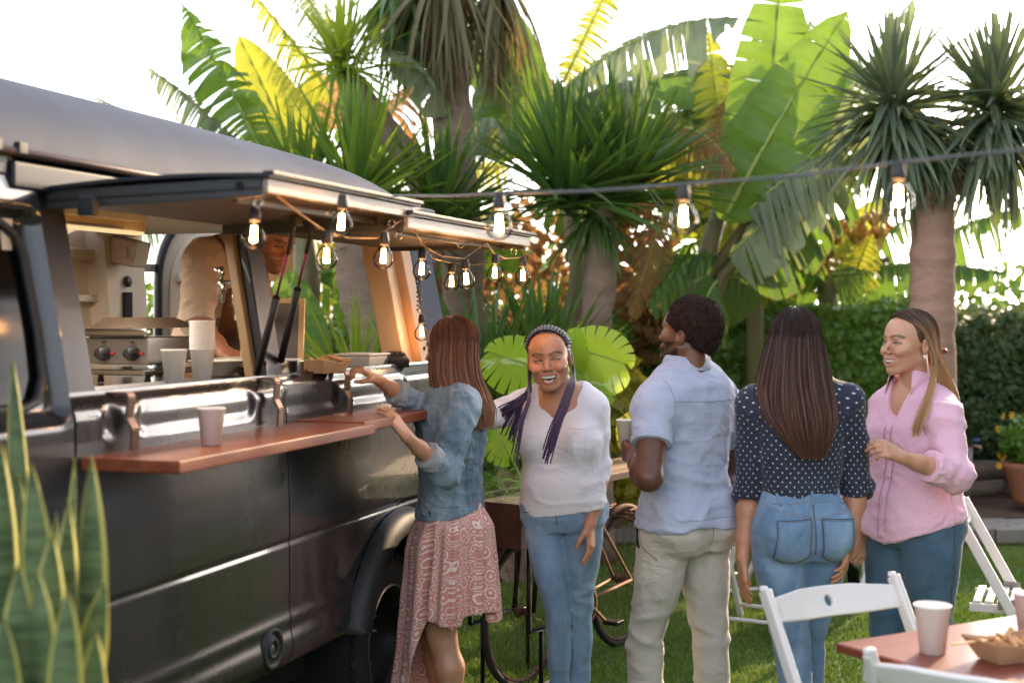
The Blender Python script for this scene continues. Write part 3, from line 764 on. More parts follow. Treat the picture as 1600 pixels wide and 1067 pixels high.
bl(bD, (1280,450), (1240,300), 13.3, 13.3, 95, torn=.3, mat=m_ban, roll=.2, arc=.0, droop=.3)
bl(bD, (1300,450), (1500,470), 13.4, 13.3, 60, torn=.6, mat=m_ban, roll=.4, arc=.1, droop=.9)
bl(bD, (1310,400), (1385,305), 13.4, 13.4, 80, torn=0, mat=m_banyel, roll=.2, arc=.0, droop=.3)
bl(bD, (1270,420), (1395,350), 12.9, 12.8, 55, torn=1, mat=m_dead, roll=.2, arc=.15, droop=.9, name='dead_leaf')
bl(bD, (1200,470), (1215,360), 12.9, 12.8, 65, torn=.4, mat=m_banyel, roll=.2, arc=.15, droop=.4)
# hanging bunch of yellow bananas
fm = simple('banana_fruit', (.62,.36,.04), (.5,.2,.03), rough=.5, scale=5)
fr = MB(); fr.tube([(0,0,0),(.01,-.02,-.03),(.015,-.02,-.07),(.01,0,-.11)], [.008,.02,.021,.008], 7); fme = fr.build('banana_fruit', fm, bD)
rr_ = random.Random(3)
for i in range(46):
    q = fme if i == 0 else fme.copy()
    if i: COL.objects.link(q)
    x = 1292+rr_.random()*100; y = 362-(x-1292)*.32+rr_.uniform(-16,16)
    q.location = P_(x, y, 12.5+rr_.random()*.25); q.rotation_euler = (rr_.uniform(-.7,.7), rr_.uniform(-.7,.7), rr_.uniform(0,6.28)); q.scale = (1.2,)*3
finish(bD)
bE = thing('banana_plant', 'mass of backlit banana leaves glowing behind the middle yucca trunk', 'banana plant', (at(700,0,12.4).x, 12.4, 0))
petiole(bE, [bE.location, P_(690,420,12.4), P_(690,250,12.4)], .17, .08)
rr_ = random.Random(11)
for i in range(46):
    a = (rr_.uniform(430, 1010), rr_.uniform(150, 520)); ang = rr_.uniform(0, PI*2); ln = rr_.uniform(80, 190)
    b = (a[0]+math.cos(ang)*ln, max(a[1]-abs(math.sin(ang))*ln*.8+30, 130)); dd_ = rr_.uniform(11.6, 13)
    bl(bE, a, b, dd_, dd_+rr_.uniform(-.3,.3), rr_.uniform(55,110), torn=rr_.choice([0,.3,.8]), mat=rr_.choice([m_ban,m_ban,m_banlit,m_banyel,m_dead]), roll=rr_.uniform(-.5,.7), arc=rr_.uniform(0,.25), droop=rr_.uniform(.3,.9))
finish(bE)
bF = thing('banana_plant', 'crowded green banana leaves between the slim yucca and the stout twin yucca', 'banana plant', (at(1180,0,12.0).x, 12.0, 0))
petiole(bF, [bF.location, P_(1180,420,12.0), P_(1190,250,12.0)], .09, .05)
for i in range(56):
    a = (rr_.uniform(1000, 1350), rr_.uniform(250, 470) if i < 34 else rr_.uniform(90, 300)); ang = rr_.uniform(-.3, PI+.3); ln = rr_.uniform(70, 170)
    b = (a[0]+math.cos(ang)*ln, a[1]-math.sin(ang)*ln*.8+30); dd_ = rr_.uniform(11.2, 12.8)
    bl(bF, a, b, dd_, dd_+rr_.uniform(-.3,.3), rr_.uniform(55,100), torn=rr_.choice([0,.5,.8]), mat=rr_.choice([m_ban,m_ban,m_ban,m_bangrey,m_banyel]), roll=rr_.uniform(-.5,.7), arc=rr_.uniform(0,.25), droop=rr_.uniform(.3,.9))
finish(bF)

# --- yuccas: sword leaves, each its own part
def sword(name, mat, w, bend, n=7, curl=.25, tipw=.04):
    V = []; Q = []
    for i in range(n+1):
        t = i/n; x = t; z = -bend*t*t; ww = w*(min(1,.55+t*2.2) if t < .25 else 1)*(1-t**2.2)+tipw*w*.1
        V += [(x, -ww/2, z+curl*ww), (x, 0, z), (x, ww/2, z+curl*ww)]
    for i in range(n):
        for k in (0, 1): a = i*3+k; Q.append((a, a+3, a+4, a+1))
    return fast_mesh(name, V, Q, mat, smooth=True)
def swords(mat, w): return [sword('leaf', mat, w*s, b) for s, b in ((1,.02),(.9,.10),(1.1,.2),(1,.34))]
s_dark = swords(m_yuc, .070); s_lit = swords(m_yuclit, .062); s_grey = swords(m_yucgrey, .080); s_dead = swords(m_yucdead, .05)
m_yucmid = leafmat('yucca_leaf_mid', (.06,.14,.025), (.11,.20,.035), trans=.38, rough=.42, tcol=(.42,.52,.04), scale=5, rnd=.5); s_mid = swords(m_yucmid, .066)
def rosette(root, c, n, L, el0, el1, meshes, seed, azr=(0, 2*PI), soft=.35):
    rng = random.Random(seed); c = Vector(c)-root.location
    for i in range(n):
        az = rng.uniform(*azr); el = R(rng.uniform(el0, el1)); ln = L*rng.uniform(.78, 1.08)
        k = 0 if el > R(50) else (1 if el > R(20) else (2 if el > R(-10) else 3))
        k = min(3, max(0, k+(rng.random() < .25)-(rng.random() < .25)))
        o = bpy.data.objects.new('leaf', meshes[k]); COL.objects.link(o); o.parent = root
        o.location = c+Vector((rng.uniform(-.04,.04), rng.uniform(-.04,.04), rng.uniform(-.08,.06)))
        o.rotation_euler = (rng.uniform(-.5,.5), -el, az); o.scale = (ln, ln*1.0, ln)
def trunk(root, pts, rs, mat):
    n = 26; P = [Vector(p)-root.location for p in pts]; out = []; ro = []
    for i in range(n+1):
        t = i/n*(len(P)-1); k = min(int(t), len(P)-2); f = t-k
        out.append(P[k].lerp(P[k+1], f)); ro.append((rs[k]*(1-f)+rs[k+1]*f)*(1+.05*math.sin(i*2.3)+.03*math.sin(i*5.1)))
    MB().tube(out, ro, 18).build('trunk', mat, root)
y1 = thing('yucca_tree', 'twin headed yucca with a stout pinkish trunk at the right', 'yucca', (at(1455,0,9.6).x, 9.6, 0))
trunk(y1, [y1.location, P_(1456,520,9.6), P_(1458,290,9.6)], [.20,.155,.145], m_bark)
trunk(y1, [P_(1452,300,9.6), P_(1425,240,9.6), P_(1396,165,9.6)], [.14,.11,.07], m_bark)
trunk(y1, [P_(1462,300,9.6), P_(1510,240,9.6), P_(1556,175,9.6)], [.14,.11,.07], m_bark)
rosette(y1, P_(1396,165,9.5), 150, .70, -35, 88, s_grey, 1); rosette(y1, P_(1400,190,9.5), 140, .70, -72, 0, s_grey, 2); rosette(y1, P_(1465,235,9.5), 110, .42, -88, -10, s_grey, 24); rosette(y1, P_(1462,262,9.55), 60, .40, -88, -45, s_dead, 25)
rosette(y1, P_(1556,165,9.5), 150, .74, -35, 88, s_grey, 3); rosette(y1, P_(1550,195,9.5), 140, .74, -72, 0, s_grey, 4)
y2 = thing('yucca_tree', 'dark green yucca on a slim trunk in the middle of the garden', 'yucca', (at(930,0,9.4).x, 9.4, 0))
trunk(y2, [y2.location, P_(922,600,9.4), P_(945,370,9.4), P_(935,320,9.4)], [.14,.115,.10,.08], m_bark2)
rosette(y2, P_(885,310,9.3), 150, .90, -5, 88, s_dark, 5); rosette(y2, P_(975,300,9.5), 140, .88, 0, 85, s_dark, 6)
rosette(y2, P_(935,330,9.4), 60, .5, -50, 10, s_dark, 7)
y3 = thing('yucca_tree', 'multi stemmed yucca rising behind the van with upright bright green swords', 'yucca', (at(585,0,9.2).x, 9.2, 0))
trunk(y3, [y3.location, P_(590,540,9.2), P_(560,430,9.2), P_(548,330,9.2)], [.2,.17,.15,.10], m_bark2)
trunk(y3, [P_(590,500,9.3), P_(660,420,9.3), P_(690,340,9.3)], [.13,.10,.08], m_bark2)
trunk(y3, [P_(620,620,9.5), P_(548,480,9.5), P_(530,400,9.5)], [.05,.045,.04], m_brassw)
rosette(y3, P_(555,335,9.1), 130, .92, 5, 88, s_mid, 8); rosette(y3, P_(690,350,9.4), 110, .80, 10, 88, s_dark, 9); rosette(y3, P_(470,330,9.5), 80, .8, 20, 88, s_mid, 10)
rosette(y3, P_(620,360,9.3), 50, .6, -30, 30, s_dark, 12)
y4 = thing('yucca_tree', 'old yucca with a hanging skirt of dead olive leaves at the top', 'yucca', (at(715,0,10.2).x, 10.2, 0))
trunk(y4, [y4.location, P_(725,400,10.2), P_(700,100,10.2), P_(700,-20,10.2)], [.17,.15,.14,.1], m_bark2)
trunk(y4, [P_(725,420,10.2), P_(640,250,10.2), P_(535,110,10.0)], [.12,.1,.08], m_bark2)
rosette(y4, P_(690,-50,10.1), 170, 1.0, -88, -35, s_dead, 13); rosette(y4, P_(775,-40,10.2), 90, .95, -88, -40, s_dead, 14); rosette(y4, P_(640,-30,10.3), 60, .8, -80, -30, s_dark, 17)
rosette(y4, P_(620,-30,10.2), 40, .8, -80, -10, s_dark, 15)
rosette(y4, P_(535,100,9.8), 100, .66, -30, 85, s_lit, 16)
# dark strappy plants on the ground
y5 = thing('strap_leaf_shrub', 'dark strap leaved shrub filling the gap behind the laughing woman', 'shrub', (at(800,0,8.7).x, 8.7, 0))
for px, py, d, n, L, sd in ((760,640,8.7,70,.85,20),(850,620,8.9,70,.85,21),(800,720,8.5,60,.7,22),(700,660,9,50,.8,23)):
    rosette(y5, P_(px,py,d), n, L, 25, 88, s_dark, sd)
trunk(y5, [y5.location, P_(800,700,8.7)], [.1,.08], m_bark2)
y6 = thing('strap_leaf_shrub', 'sunlit spiky yellow green shrub seen through the rear hatch of the van', 'shrub', (at(600,0,8.3).x, 8.3, 0))
for px, py, d, n, L, sd in ((560,650,8.3,65,.72,30),(610,640,8.3,45,.62,31)):
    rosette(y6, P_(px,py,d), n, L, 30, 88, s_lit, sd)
trunk(y6, [y6.location, P_(590,660,8.3)], [.1,.08], m_bark2)

# --- monstera
def monstera_leaf(parent, c, tip, width, seed, mat, roll=0):
    rng = random.Random(seed); c, tip = Vector(c), Vector(tip); T = (tip-c); L = T.length; T.normalize()
    view = Vector((0,-1,.1)); N = (view-T*view.dot(T)).normalized(); S = T.cross(N)
    S, N = S*math.cos(roll)+N*math.sin(roll), N*math.cos(roll)-S*math.sin(roll)
    V = []; Fc = []; K = 9
    for side in (-1, 1):
        for k in range(K):
            # lobes fan from the midrib: broad, notched between
            t0, t1 = k/K, (k+1)/K
            a0 = 2.45-2.1*t0; a1 = 2.45-2.1*t1
            g = .10 if 1 < k < K-1 else 0
            def edge(t, a, inner):
                base = T*(t*L*.86)
                w = width*.5*(math.sin(PI*(.16+.80*t))**.7)*1.08
                return base, base+(T*math.cos(a)*w+S*side*math.sin(a)*w)
            rows = []
            for tt, aa in ((t0, a0-.0), ((t0+t1)/2, (a0+a1)/2), (t1, a1)):
                b_, e_ = edge(tt, aa, 0); rows.append((b_, e_))
            b = len(V)
            for j, (b_, e_) in enumerate(rows):
                for m in range(5):
                    f = m/4; p = b_.lerp(e_, f)
                    if j != 1 and f > .45 and g:
                        mid = rows[1][0].lerp(rows[1][1], f); p = p.lerp(mid, g*(f-.45)*4)
                    p = p+N*(.10*width*math.sin(PI*f*.9)*.5)+Vector((0,0,-1))*(.10*width*f*f+.1*L*tt*tt*0)
                    V.append(p+c)
            for j in (0, 1):
                for m in range(4): a = b+j*5+m; Fc.append((a, a+1, a+6, a+5))
    o = link('leaf', fast_mesh('leaf', V, Fc, mat, smooth=True), parent)
    MB().tube([c, c.lerp(tip, .5)+N*.004, tip*1.0], [.006,.004,.001], 6).build('midrib', m_midrib, o)
    return o
def variegated(name, c1, c2, w, sc=7, th=.58):
    m = leafmat(name, c1, c2, trans=.5, rough=.35, tcol=(.5,.7,.05), scale=3); n, l = m.node_tree.nodes, m.node_tree.links
    f = noise(n, l, coords(n, l, (1,1,2)), sc, 2); k = ramp(n, l, f, [(th, (0,0,0)), (th+.03, (1,1,1))])
    src = n['Principled BSDF'].inputs['Base Color'].links[0].from_socket
    c = mixc(n, l, k, src, w); l.new(c, n['Principled BSDF'].inputs['Base Color']); return m
m_mon = variegated('monstera_leaf', (.16,.30,.02), (.24,.38,.03), (.55,.68,.42), 5, .62)
m_mony = variegated('monstera_leaf_yellow', (.28,.40,.03), (.36,.44,.04), (.55,.66,.35), 5, .60)
mo = thing('monstera_plant', 'variegated monstera with two big split leaves behind the laughing woman', 'monstera', (at(850,0,7.4).x, 7.4, 0))
for a, b, w, m, s in (((842,575),(752,545),.30,m_mon,1),((905,545),(985,570),.34,m_mony,2),((905,560),(935,640),.28,m_mon,3),((770,655),(800,720),.22,m_mon,4),((880,590),(905,500),.18,m_mon,5),((1010,700),(970,640),.2,m_banyel,6)):
    monstera_leaf(mo, P_(a[0],a[1],7.4), P_(b[0],b[1],7.3), w, s, m, roll=.15*((s%2)*2-1))
for x, y in ((842,575),(905,545),(905,560),(770,655),(1010,700)):
    MB().tube([mo.location+Vector((.0,0,.1)), P_((x+870)/2, 760, 7.5), P_(x, y, 7.4)], .009, 6).build('stem', m_midrib, mo)
finish(mo)

# --- hedges: a clipped core with a skin of leaves
def leaf_cloud(n, fn, size, seed):
    """n small folded leaves at points fn(rng,n)->P,Nrm"""
    rng = np.random.default_rng(seed); P, Nm = fn(rng, n); n = len(P)
    r = rng.normal(size=(n,3)); D = seg_unit(Nm*.9+r*.55); A = seg_unit(np.cross(D, rng.normal(size=(n,3)))); B = np.cross(D, A)
    s = size*(.6+.8*rng.random(n))[:,None]
    V = np.stack([P-A*s*.5, P+B*s*.32+D*s*.06, P+A*s*.55, P-B*s*.32+D*s*.06], 1).reshape(-1,3)
    return V, np.arange(n*4).reshape(n,4)
def hedge(name, label, x0, x1, y0, y1, ztop, n, mat, size, seed, core):
    t = thing(name, label, 'hedge', ((x0+x1)/2, (y0+y1)/2, 0))
    def fn(rng, n):
        u = rng.random(n); x = x0+(x1-x0)*rng.random(n); top = rng.random(n) < .16
        z = np.where(top, ztop, ztop*rng.random(n)); y = np.where(top, y0+(y1-y0)*rng.random(n), y0)
        q = np.stack([x*1.6, z*1.6, y*0], 1); bulge = .16*fbm(q, 3, seed)
        y = y-np.where(top, 0, bulge+.10*rng.random(n)-.02); z = z+np.where(top, .09*fbm(np.stack([x*2.3, y, z*0], 1), 3, seed+1)+.12*rng.random(n)**3, 0)
        Nm = np.where(top[:,None], np.array([[0,-.3,1.]]), np.array([[0,-1.,.35]]))
        return np.stack([x,y,z],1)-np.array(t.location), Nm
    V, Q = leaf_cloud(n, fn, size, seed)
    o = link('foliage', fast_mesh('foliage', V, Q, mat), t); o['kind'] = 'stuff'
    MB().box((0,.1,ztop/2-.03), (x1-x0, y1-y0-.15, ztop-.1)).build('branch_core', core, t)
    return t
m_hedge = leafmat('hedge_leaf', (.065,.15,.02), (.16,.29,.035), trans=.3, rough=.35, tcol=(.35,.5,.04), scale=60, rnd=0, spec=.45)
m_ivy = leafmat('ivy_leaf', (.03,.06,.018), (.065,.11,.03), trans=.2, rough=.5, tcol=(.25,.3,.04), scale=60, rnd=0)
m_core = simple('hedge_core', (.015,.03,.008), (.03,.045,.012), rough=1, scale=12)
hedge('hedge', 'bright green clipped hedge behind the standing guests', .85, 3.62, 12.3, 13.1, 1.70, 21000, m_hedge, .075, 41, m_core)
hedge('hedge', 'darker ivy covered hedge to the right of the stout yucca trunk', 3.75, 7.5, 12.6, 13.6, 1.62, 16000, m_ivy, .07, 42, m_core)
hedge('hedge', 'shaded shrub border low behind the food van and the bicycle', -4.2, .9, 11.4, 12.3, 1.45, 18000, m_hedge, .09, 43, m_core)
# brighter shrub through the hatch and right, behind the cart
def shrub(label, c, r, n, mat, size, seed, name='garden_shrub'):
    t = thing(name, label, 'shrub', (c[0], c[1], 0))
    def fn(rng, n):
        d = seg_unit(rng.normal(size=(n,3))); lump = 1+.25*fbm(d*2.5+seed, 3, seed); q = .55+.45*rng.random(n)[:,None]**.5
        P = d*np.array([[r[0],r[1],r[2]]])*lump[:,None]*q; P[:,2] += c[2]; P[:,2] = np.abs(P[:,2])
        return P, d
    V, Q = leaf_cloud(n, fn, size, seed); o = link('foliage', fast_mesh('foliage', V, Q, mat), t); o['kind'] = 'stuff'
    MB().tube([(0,0,0),(.05,0,c[2]*.6),(-.05,.02,c[2])], [.05,.04,.02], 8).build('trunk', m_bark2, t)
m_golden = leafmat('golden_leaf', (.22,.24,.03), (.36,.33,.04), trans=.5, rough=.4, tcol=(.8,.6,.03), scale=20, rnd=0, c3=(.2,.3,.03))
shrub('golden leaved shrub glowing between the bicycle cart and the middle yucca', (.72, 10.2, .75), (.35,.35,.65), 1500, m_golden, .10, 51)
shrub('round green shrub seen low through the rear hatch', (-1.75, 10.6, 1.1), (.8,.5,.6), 3200, m_hedge, .08, 52)
shrub('orange brown backlit shrub behind the string of bulbs', (.15, 12.6, 1.9), (.75,.4,.75), 900, m_dead, .12, 53)
shrub('rust coloured foliage right of the slim yucca trunk', (1.0, 12.2, 1.95), (.42,.4,.8), 900, m_dead, .13, 54)
shrub('leafy golden green tree crown behind the rear hatch', (-1.2, 13.4, 2.1), (.9,.5,.7), 1300, m_golden, .12, 55)
# tall palms and shrubs far behind to close the horizon without hiding the sky
for i, (x, y, z, a, b) in enumerate(((-3.2,15,.9,1.6,1.0),(-.3,15.5,1.2,1.8,1.4),(2.4,16,1.0,2.2,1.2),(5.6,16,1.1,2.4,1.1))):
    shrub(['low green thicket far left behind the van','broad thicket far behind the middle of the garden','thicket far behind the clipped hedge','thicket far behind the ivy hedge'][i], (x, y, z), (a, .8, b), 4500, m_hedge, .13, 60+i, 'distant_thicket')
# the garden goes on to the right and behind the terrace (seen in the paintwork)
def side_hedge(label, x0, y0, x1, y1, ztop, n, seed):
    t = thing('hedge', label, 'hedge', ((x0+x1)/2, (y0+y1)/2, 0)); rng = np.random.default_rng(seed)
    def fn(rng, n):
        u = rng.random(n); z = ztop*rng.random(n)**.8; ax = np.stack([x0+(x1-x0)*u, y0+(y1-y0)*u, z], 1); nn = np.array([[-(y1-y0), x1-x0, 0]])/math.hypot(x1-x0, y1-y0)
        k = .35*fbm(ax*1.1, 3, seed)+.2*rng.random(n)
        return ax+nn*(.35+k[:,None])-np.array(t.location), nn+np.array([[0,0,.3]])+ax*0
    V, Q = leaf_cloud(n, fn, .16, seed); o = link('foliage', fast_mesh('foliage', V, Q, m_hedge), t); o['kind'] = 'stuff'
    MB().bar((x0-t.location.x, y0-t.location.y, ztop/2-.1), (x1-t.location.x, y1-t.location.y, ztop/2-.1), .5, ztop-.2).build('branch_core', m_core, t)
side_hedge('tall hedge closing the garden on the right beyond the tables', 9.5, 11, 9.5, -8, 2.6, 9000, 81)
side_hedge('tall hedge behind the terrace opposite the van', 9.5, -8, -7, -8, 2.4, 7000, 82)
for i, (x, y, r, zc) in enumerate(((9.0,8.2,2.1,4.2),(10.2,4.6,2.5,4.6),(9.8,.8,2.4,4.2),(9.2,-2.8,2.3,4.2))):
    t = thing('garden_tree', ['leafy garden tree right of the ivy hedge','second leafy tree along the right hand hedge','third leafy tree along the right hand hedge','leafy tree behind the terrace at the right'][i], 'tree', (x, y, 0))
    trunk(t, [(x,y,0),(x+.1,y,1.6),(x,y+.1,3.0)], [.16,.12,.07], m_bark2)
    def fn(rng, n, r=r, zc=zc, i=i):
        d = seg_unit(rng.normal(size=(n,3))); lump = 1+.35*fbm(d*2.2+i*5, 3, i+90); return d*r*lump[:,None]*(.35+.65*rng.random((n,1))**.5)*np.array([[1,1,1.15]])+np.array([[0,0,zc]]), d
    V, Q = leaf_cloud(5200, fn, .22, 90+i); o = link('crown', fast_mesh('crown', V, Q, m_hedge), t); o['kind'] = 'stuff'
# flower pot and garden tap at the right
pot = thing('flower_pot', 'terracotta pot of yellow flowers in front of the ivy at the right edge', 'plant pot', (at(1612,0,11.6).x, 11.6, .1))
MB().lathe([(0,0),(.13,0),(.15,.05),(.22,.28),(.235,.3),(.235,.34),(.21,.34),(.2,.3),(0,.3)], n=28).build('pot', simple('terracotta', (.42,.17,.08), (.33,.13,.07), rough=.85, scale=6, bs=.2), pot)
def fn(rng, n):
    d = seg_unit(rng.normal(size=(n,3))); P = d*np.array([[.26,.22,.24]])*(.4+.6*rng.random(n)[:,None]); P[:,2] += .5
    return P, d
V, Q = leaf_cloud(1500, fn, .07, 71); o = link('foliage', fast_mesh('foliage', V, Q, m_hedge), pot); o['kind'] = 'stuff'
fy = simple('flower_yellow', (.75,.42,.02), (.8,.5,.05), rough=.6)
rr_ = random.Random(5)
f0 = MB()
for k in range(6):
    a = k*PI/3; f0.add([(0,0,0),(.022*math.cos(a-.4),.022*math.sin(a-.4),.008),(.036*math.cos(a),.036*math.sin(a),.004),(.022*math.cos(a+.4),.022*math.sin(a+.4),.008)], [(0,1,2,3)])
f0 = f0.build('flower', fy, pot, fix=False)
for i in range(16):
    q = f0 if i == 0 else f0.copy()
    if i: COL.objects.link(q)
    a = rr_.uniform(PI*.8, PI*2.2); q.location = (.27*math.cos(a), .24*math.sin(a), .5+rr_.uniform(-.22,.25)); q.rotation_euler = (PI/2+rr_.uniform(-.5,.5), 0, rr_.uniform(-.8,.8))
tp = thing('garden_tap', 'garden standpipe with a blue tap handle by the path', 'tap', (at(1512,0,11.3).x, 11.3, .03))
MB().tube([(0,0,0),(.005,0,.3),(.02,0,.56)], .022, 10).build('pipe', m_alu, tp)
MB().tube([(.02,0,.56),(.05,-.02,.575),(.085,-.04,.565),(.09,-.045,.53)], .014, 10).build('spout', m_copper, tp)
MB().lathe([(0,.03),(.028,.028),(.03,.012),(.02,0),(0,0)], (.06,-.02,.60), 14).build('tap_handle', simple('tap_blue', (.03,.06,.25), rough=.4), tp)
# snake plant by the cab door, close to the camera
m_sn, n, l, p = newmat('snake_leaf')
va = n.new('ShaderNodeAttribute'); va.attribute_name = 'puv'; sp = n.new('ShaderNodeSeparateXYZ'); l.new(va.outputs['Vector'], sp.inputs[0])
ed = math_(n, l, 'ABSOLUTE', sp.outputs[0]); v = coords(n, l, (1,1,1))
band = ramp(n, l, noise(n, l, coords(n, l, (3,3,26)), 1.2, 4, .7, 1.0), [(.38, (.05,.085,.035)), (.6, (.13,.18,.075))])
rim = ramp(n, l, math_(n, l, 'ADD', ed, math_(n, l, 'MULTIPLY', noise(n, l, v, 9, 2), .12)), [(.80, (0,0,0)), (.86, (1,1,1))])
l.new(mixc(n, l, rim, band, (.50,.46,.12)), p.inputs['Base Color']); p.inputs['Roughness'].default_value = .38
bump(n, l, noise(n, l, coords(n, l, (3,3,26)), 1.2, 4), .15, .004, p)
m_sn2 = m_sn
snp = thing('snake_plant', 'potted snake plant with yellow edged leaves beside the cab door', 'potted plant', (-1.0, 2.92, 0))
def snake_leaf(bx, by, ang, L, w, lean, tw, bend):
    V = []; Q = []; uv = []; n = 22
    for i in range(n+1):
        t = i/n; ww = .86*w*(.55+.45*math.sin(PI*min(t*.9+.1,1)*.5))*(1-max(0,(t-.62)/.38)**2.2)*.5+.0006
        tw_ = ang+tw*t; c = Vector((bx, by, .62))+Vector((lean[0]*t+bend[0]*t*t, lean[1]*t+bend[1]*t*t, L*t))
        for j, e in enumerate((-1,-.6,0,.6,1)):
            wave = .10*math.sin(t*13+ang*3)*(abs(e)**2)
            off = Vector((math.cos(tw_)*e*ww, math.sin(tw_)*e*ww, 0))+Vector((-math.sin(tw_), math.cos(tw_), 0))*((.35*e*e+wave)*ww)
            V.append(c+off); uv.append((e, t, 0))
    for i in range(n):
        for j in range(4): a = i*5+j; Q.append((a, a+1, a+6, a+5))
    me = fast_mesh('leaf', V, Q, m_sn2, smooth=True)
    at_ = me.attributes.new('puv', 'FLOAT_VECTOR', 'POINT'); at_.data.foreach_set('vector', np.array(uv, dtype=np.float32).ravel())
    o = link('leaf', me, snp); s = o.modifiers.new('t', 'SOLIDIFY'); s.thickness = .004
    return o
def snl(tx, ty, bx, d, w, twist=0, ang=0, bendk=0):
    """leaf from the pot to a tip"""
    tip = at(tx, ty, d)-snp.location; base = at(bx, 1150, d)-snp.location
    bxy = Vector((base.x, base.y))
    L = tip.z-.62; lean = (tip.x-bxy.x-bendk, tip.y-bxy.y)
    snake_leaf(bxy.x, bxy.y, ang, L, w, lean, twist, (bendk, 0))
for a in ((20,558,62,3.05,.055,.4,.1,.02),(60,470+90,55,3.0,.0,0,0,0)):
    if a[4]: snl(*a)
for tx, ty, bx, d, w, tw, ang, bk in ((2,690,15,2.8,.075,.5,.2,0),(28,740,30,2.95,.07,-.4,.4,0),(48,720,75,2.7,.08,.5,-.2,-.02),(82,830,60,2.65,.085,.3,.2,0),(58,890,70,2.6,.09,-.3,0,0),(108,780,100,2.85,.07,.6,.3,.0),(142,712,118,2.8,.085,-.3,-.1,-.02),(118,715,112,3.0,.05,.2,1.1,0),(88,800,84,3.1,.06,.2,.8,.0),(130,860,108,2.95,.08,.3,.3,.02),(166,905,112,2.7,.078,.5,-.3,.07),(30,880,22,2.6,.085,.2,.1,0),(105,920,92,2.55,.08,-.4,.3,.01),(4,960,8,2.55,.08,.3,.0,0),(150,985,128,2.6,.07,.2,.2,0)):
    snl(tx, ty, bx, d, w, tw, ang, bk)
pp_ = MB(); pp_.lathe([(0,0),(.20,0),(.22,.02),(.27,.60),(.275,.66),(.25,.66),(.245,.6),(0,.6)], n=40); pp_.build('pot', simple('pot_stone', (.12,.12,.12), (.16,.155,.15), rough=.7, scale=6, bs=.2), snp)
MB().lathe([(0,.625),(.1,.63),(.24,.62)], n=24).build('potting_soil', m_soil, snp)
# ------------------------------------------------------------------ implicit surface modelling for people
A3 = lambda v: np.array(tuple(v), dtype=np.float64)
class Field:
    def __init__(s, lo, hi, h):
        s.h = h; s.lo = A3(lo); n = np.maximum(np.ceil((A3(hi)-s.lo)/h).astype(int)+1, 3)
        s.ax = [(s.lo[i]+np.arange(n[i])*h).astype(np.float32) for i in range(3)]
        s.d = np.full(n, 0.3, dtype=np.float32)
    def op(s, prim, mode='u', k=.01):
        f, lo, hi = prim; pad = k*1.5+s.h*4
        sl = []
        for i in range(3):
            a = int(np.searchsorted(s.ax[i], lo[i]-pad)); b = int(np.searchsorted(s.ax[i], hi[i]+pad))
            if b <= a: return s
            sl.append(slice(a, b))
        sl = tuple(sl)
        X = s.ax[0][sl[0]][:,None,None]; Y = s.ax[1][sl[1]][None,:,None]; Z = s.ax[2][sl[2]][None,None,:]
        dn = f(X, Y, Z); a = s.d[sl]
        if mode == 'u':
            hh = np.clip(.5+.5*(dn-a)/k, 0, 1) if k > 0 else (dn > a)
            s.d[sl] = dn*(1-hh)+a*hh-k*hh*(1-hh)
        elif mode == 's':
            hh = np.clip(.5-.5*(dn+a)/k, 0, 1)
            s.d[sl] = a*(1-hh)-dn*hh+k*hh*(1-hh)
        return s
    def cut(s, fn):
        """keep where fn(X,Y,Z) < 0"""
        X = s.ax[0][:,None,None]; Y = s.ax[1][None,:,None]; Z = s.ax[2][None,None,:]
        s.d = np.maximum(s.d, fn(X, Y, Z).astype(np.float32)); return s
    def mesh(s):
        d = s.d.copy(); 
        for i in range(3):
            sl = [slice(None)]*3; sl[i] = 0; d[tuple(sl)] = .1; sl[i] = -1; d[tuple(sl)] = .1
        ins = d < 0
        nx, ny, nz = d.shape
        cnt = np.zeros((nx-1, ny-1, nz-1), dtype=np.int8)
        offs = [(a,b,c) for a in (0,1) for b in (0,1) for c in (0,1)]
        for a, b, c in offs: cnt += ins[a:nx-1+a, b:ny-1+b, c:nz-1+c]
        act = (cnt > 0) & (cnt < 8); idx = np.argwhere(act)
        vid = np.full(act.shape, -1, dtype=np.int64); vid[act] = np.arange(len(idx))
        cv = np.stack([d[idx[:,0]+a, idx[:,1]+b, idx[:,2]+c] for a,b,c in offs], 1); O = np.array(offs, dtype=np.float64)
        acc = np.zeros((len(idx), 3)); w = np.zeros(len(idx))
        for i in range(8):
            for j in range(i+1, 8):
                if np.abs(O[i]-O[j]).sum() != 1: continue
                m = (cv[:,i] < 0) != (cv[:,j] < 0); t = np.where(m, cv[:,i]/(cv[:,i]-cv[:,j]+1e-12), 0)
                acc += np.where(m[:,None], O[i]+(O[j]-O[i])*t[:,None], 0); w += m
        V = (idx+acc/np.maximum(w, 1)[:,None])*s.h+s.lo
        Q = []
        for ax in range(3):
            b, c = [(1,2),(2,0),(0,1)][ax]
            sl0 = [slice(None)]*3; sl1 = [slice(None)]*3; sl0[ax] = slice(0,-1); sl1[ax] = slice(1,None)
            e = ins[tuple(sl0)] != ins[tuple(sl1)]
            E = np.argwhere(e)
            ok = (E[:,b] > 0) & (E[:,c] > 0) & (E[:,b] < d.shape[b]-1) & (E[:,c] < d.shape[c]-1); E = E[ok]
            flip = ins[tuple(sl0)][E[:,0],E[:,1],E[:,2]]
            def g(db, dc):
                q = E.copy(); q[:,b] -= db; q[:,c] -= dc; return vid[q[:,0],q[:,1],q[:,2]]
            q = np.stack([g(1,1), g(0,1), g(0,0), g(1,0)], 1)
            q = np.where(flip[:,None], q, q[:,::-1]); Q.append(q)
        return V, np.concatenate(Q)
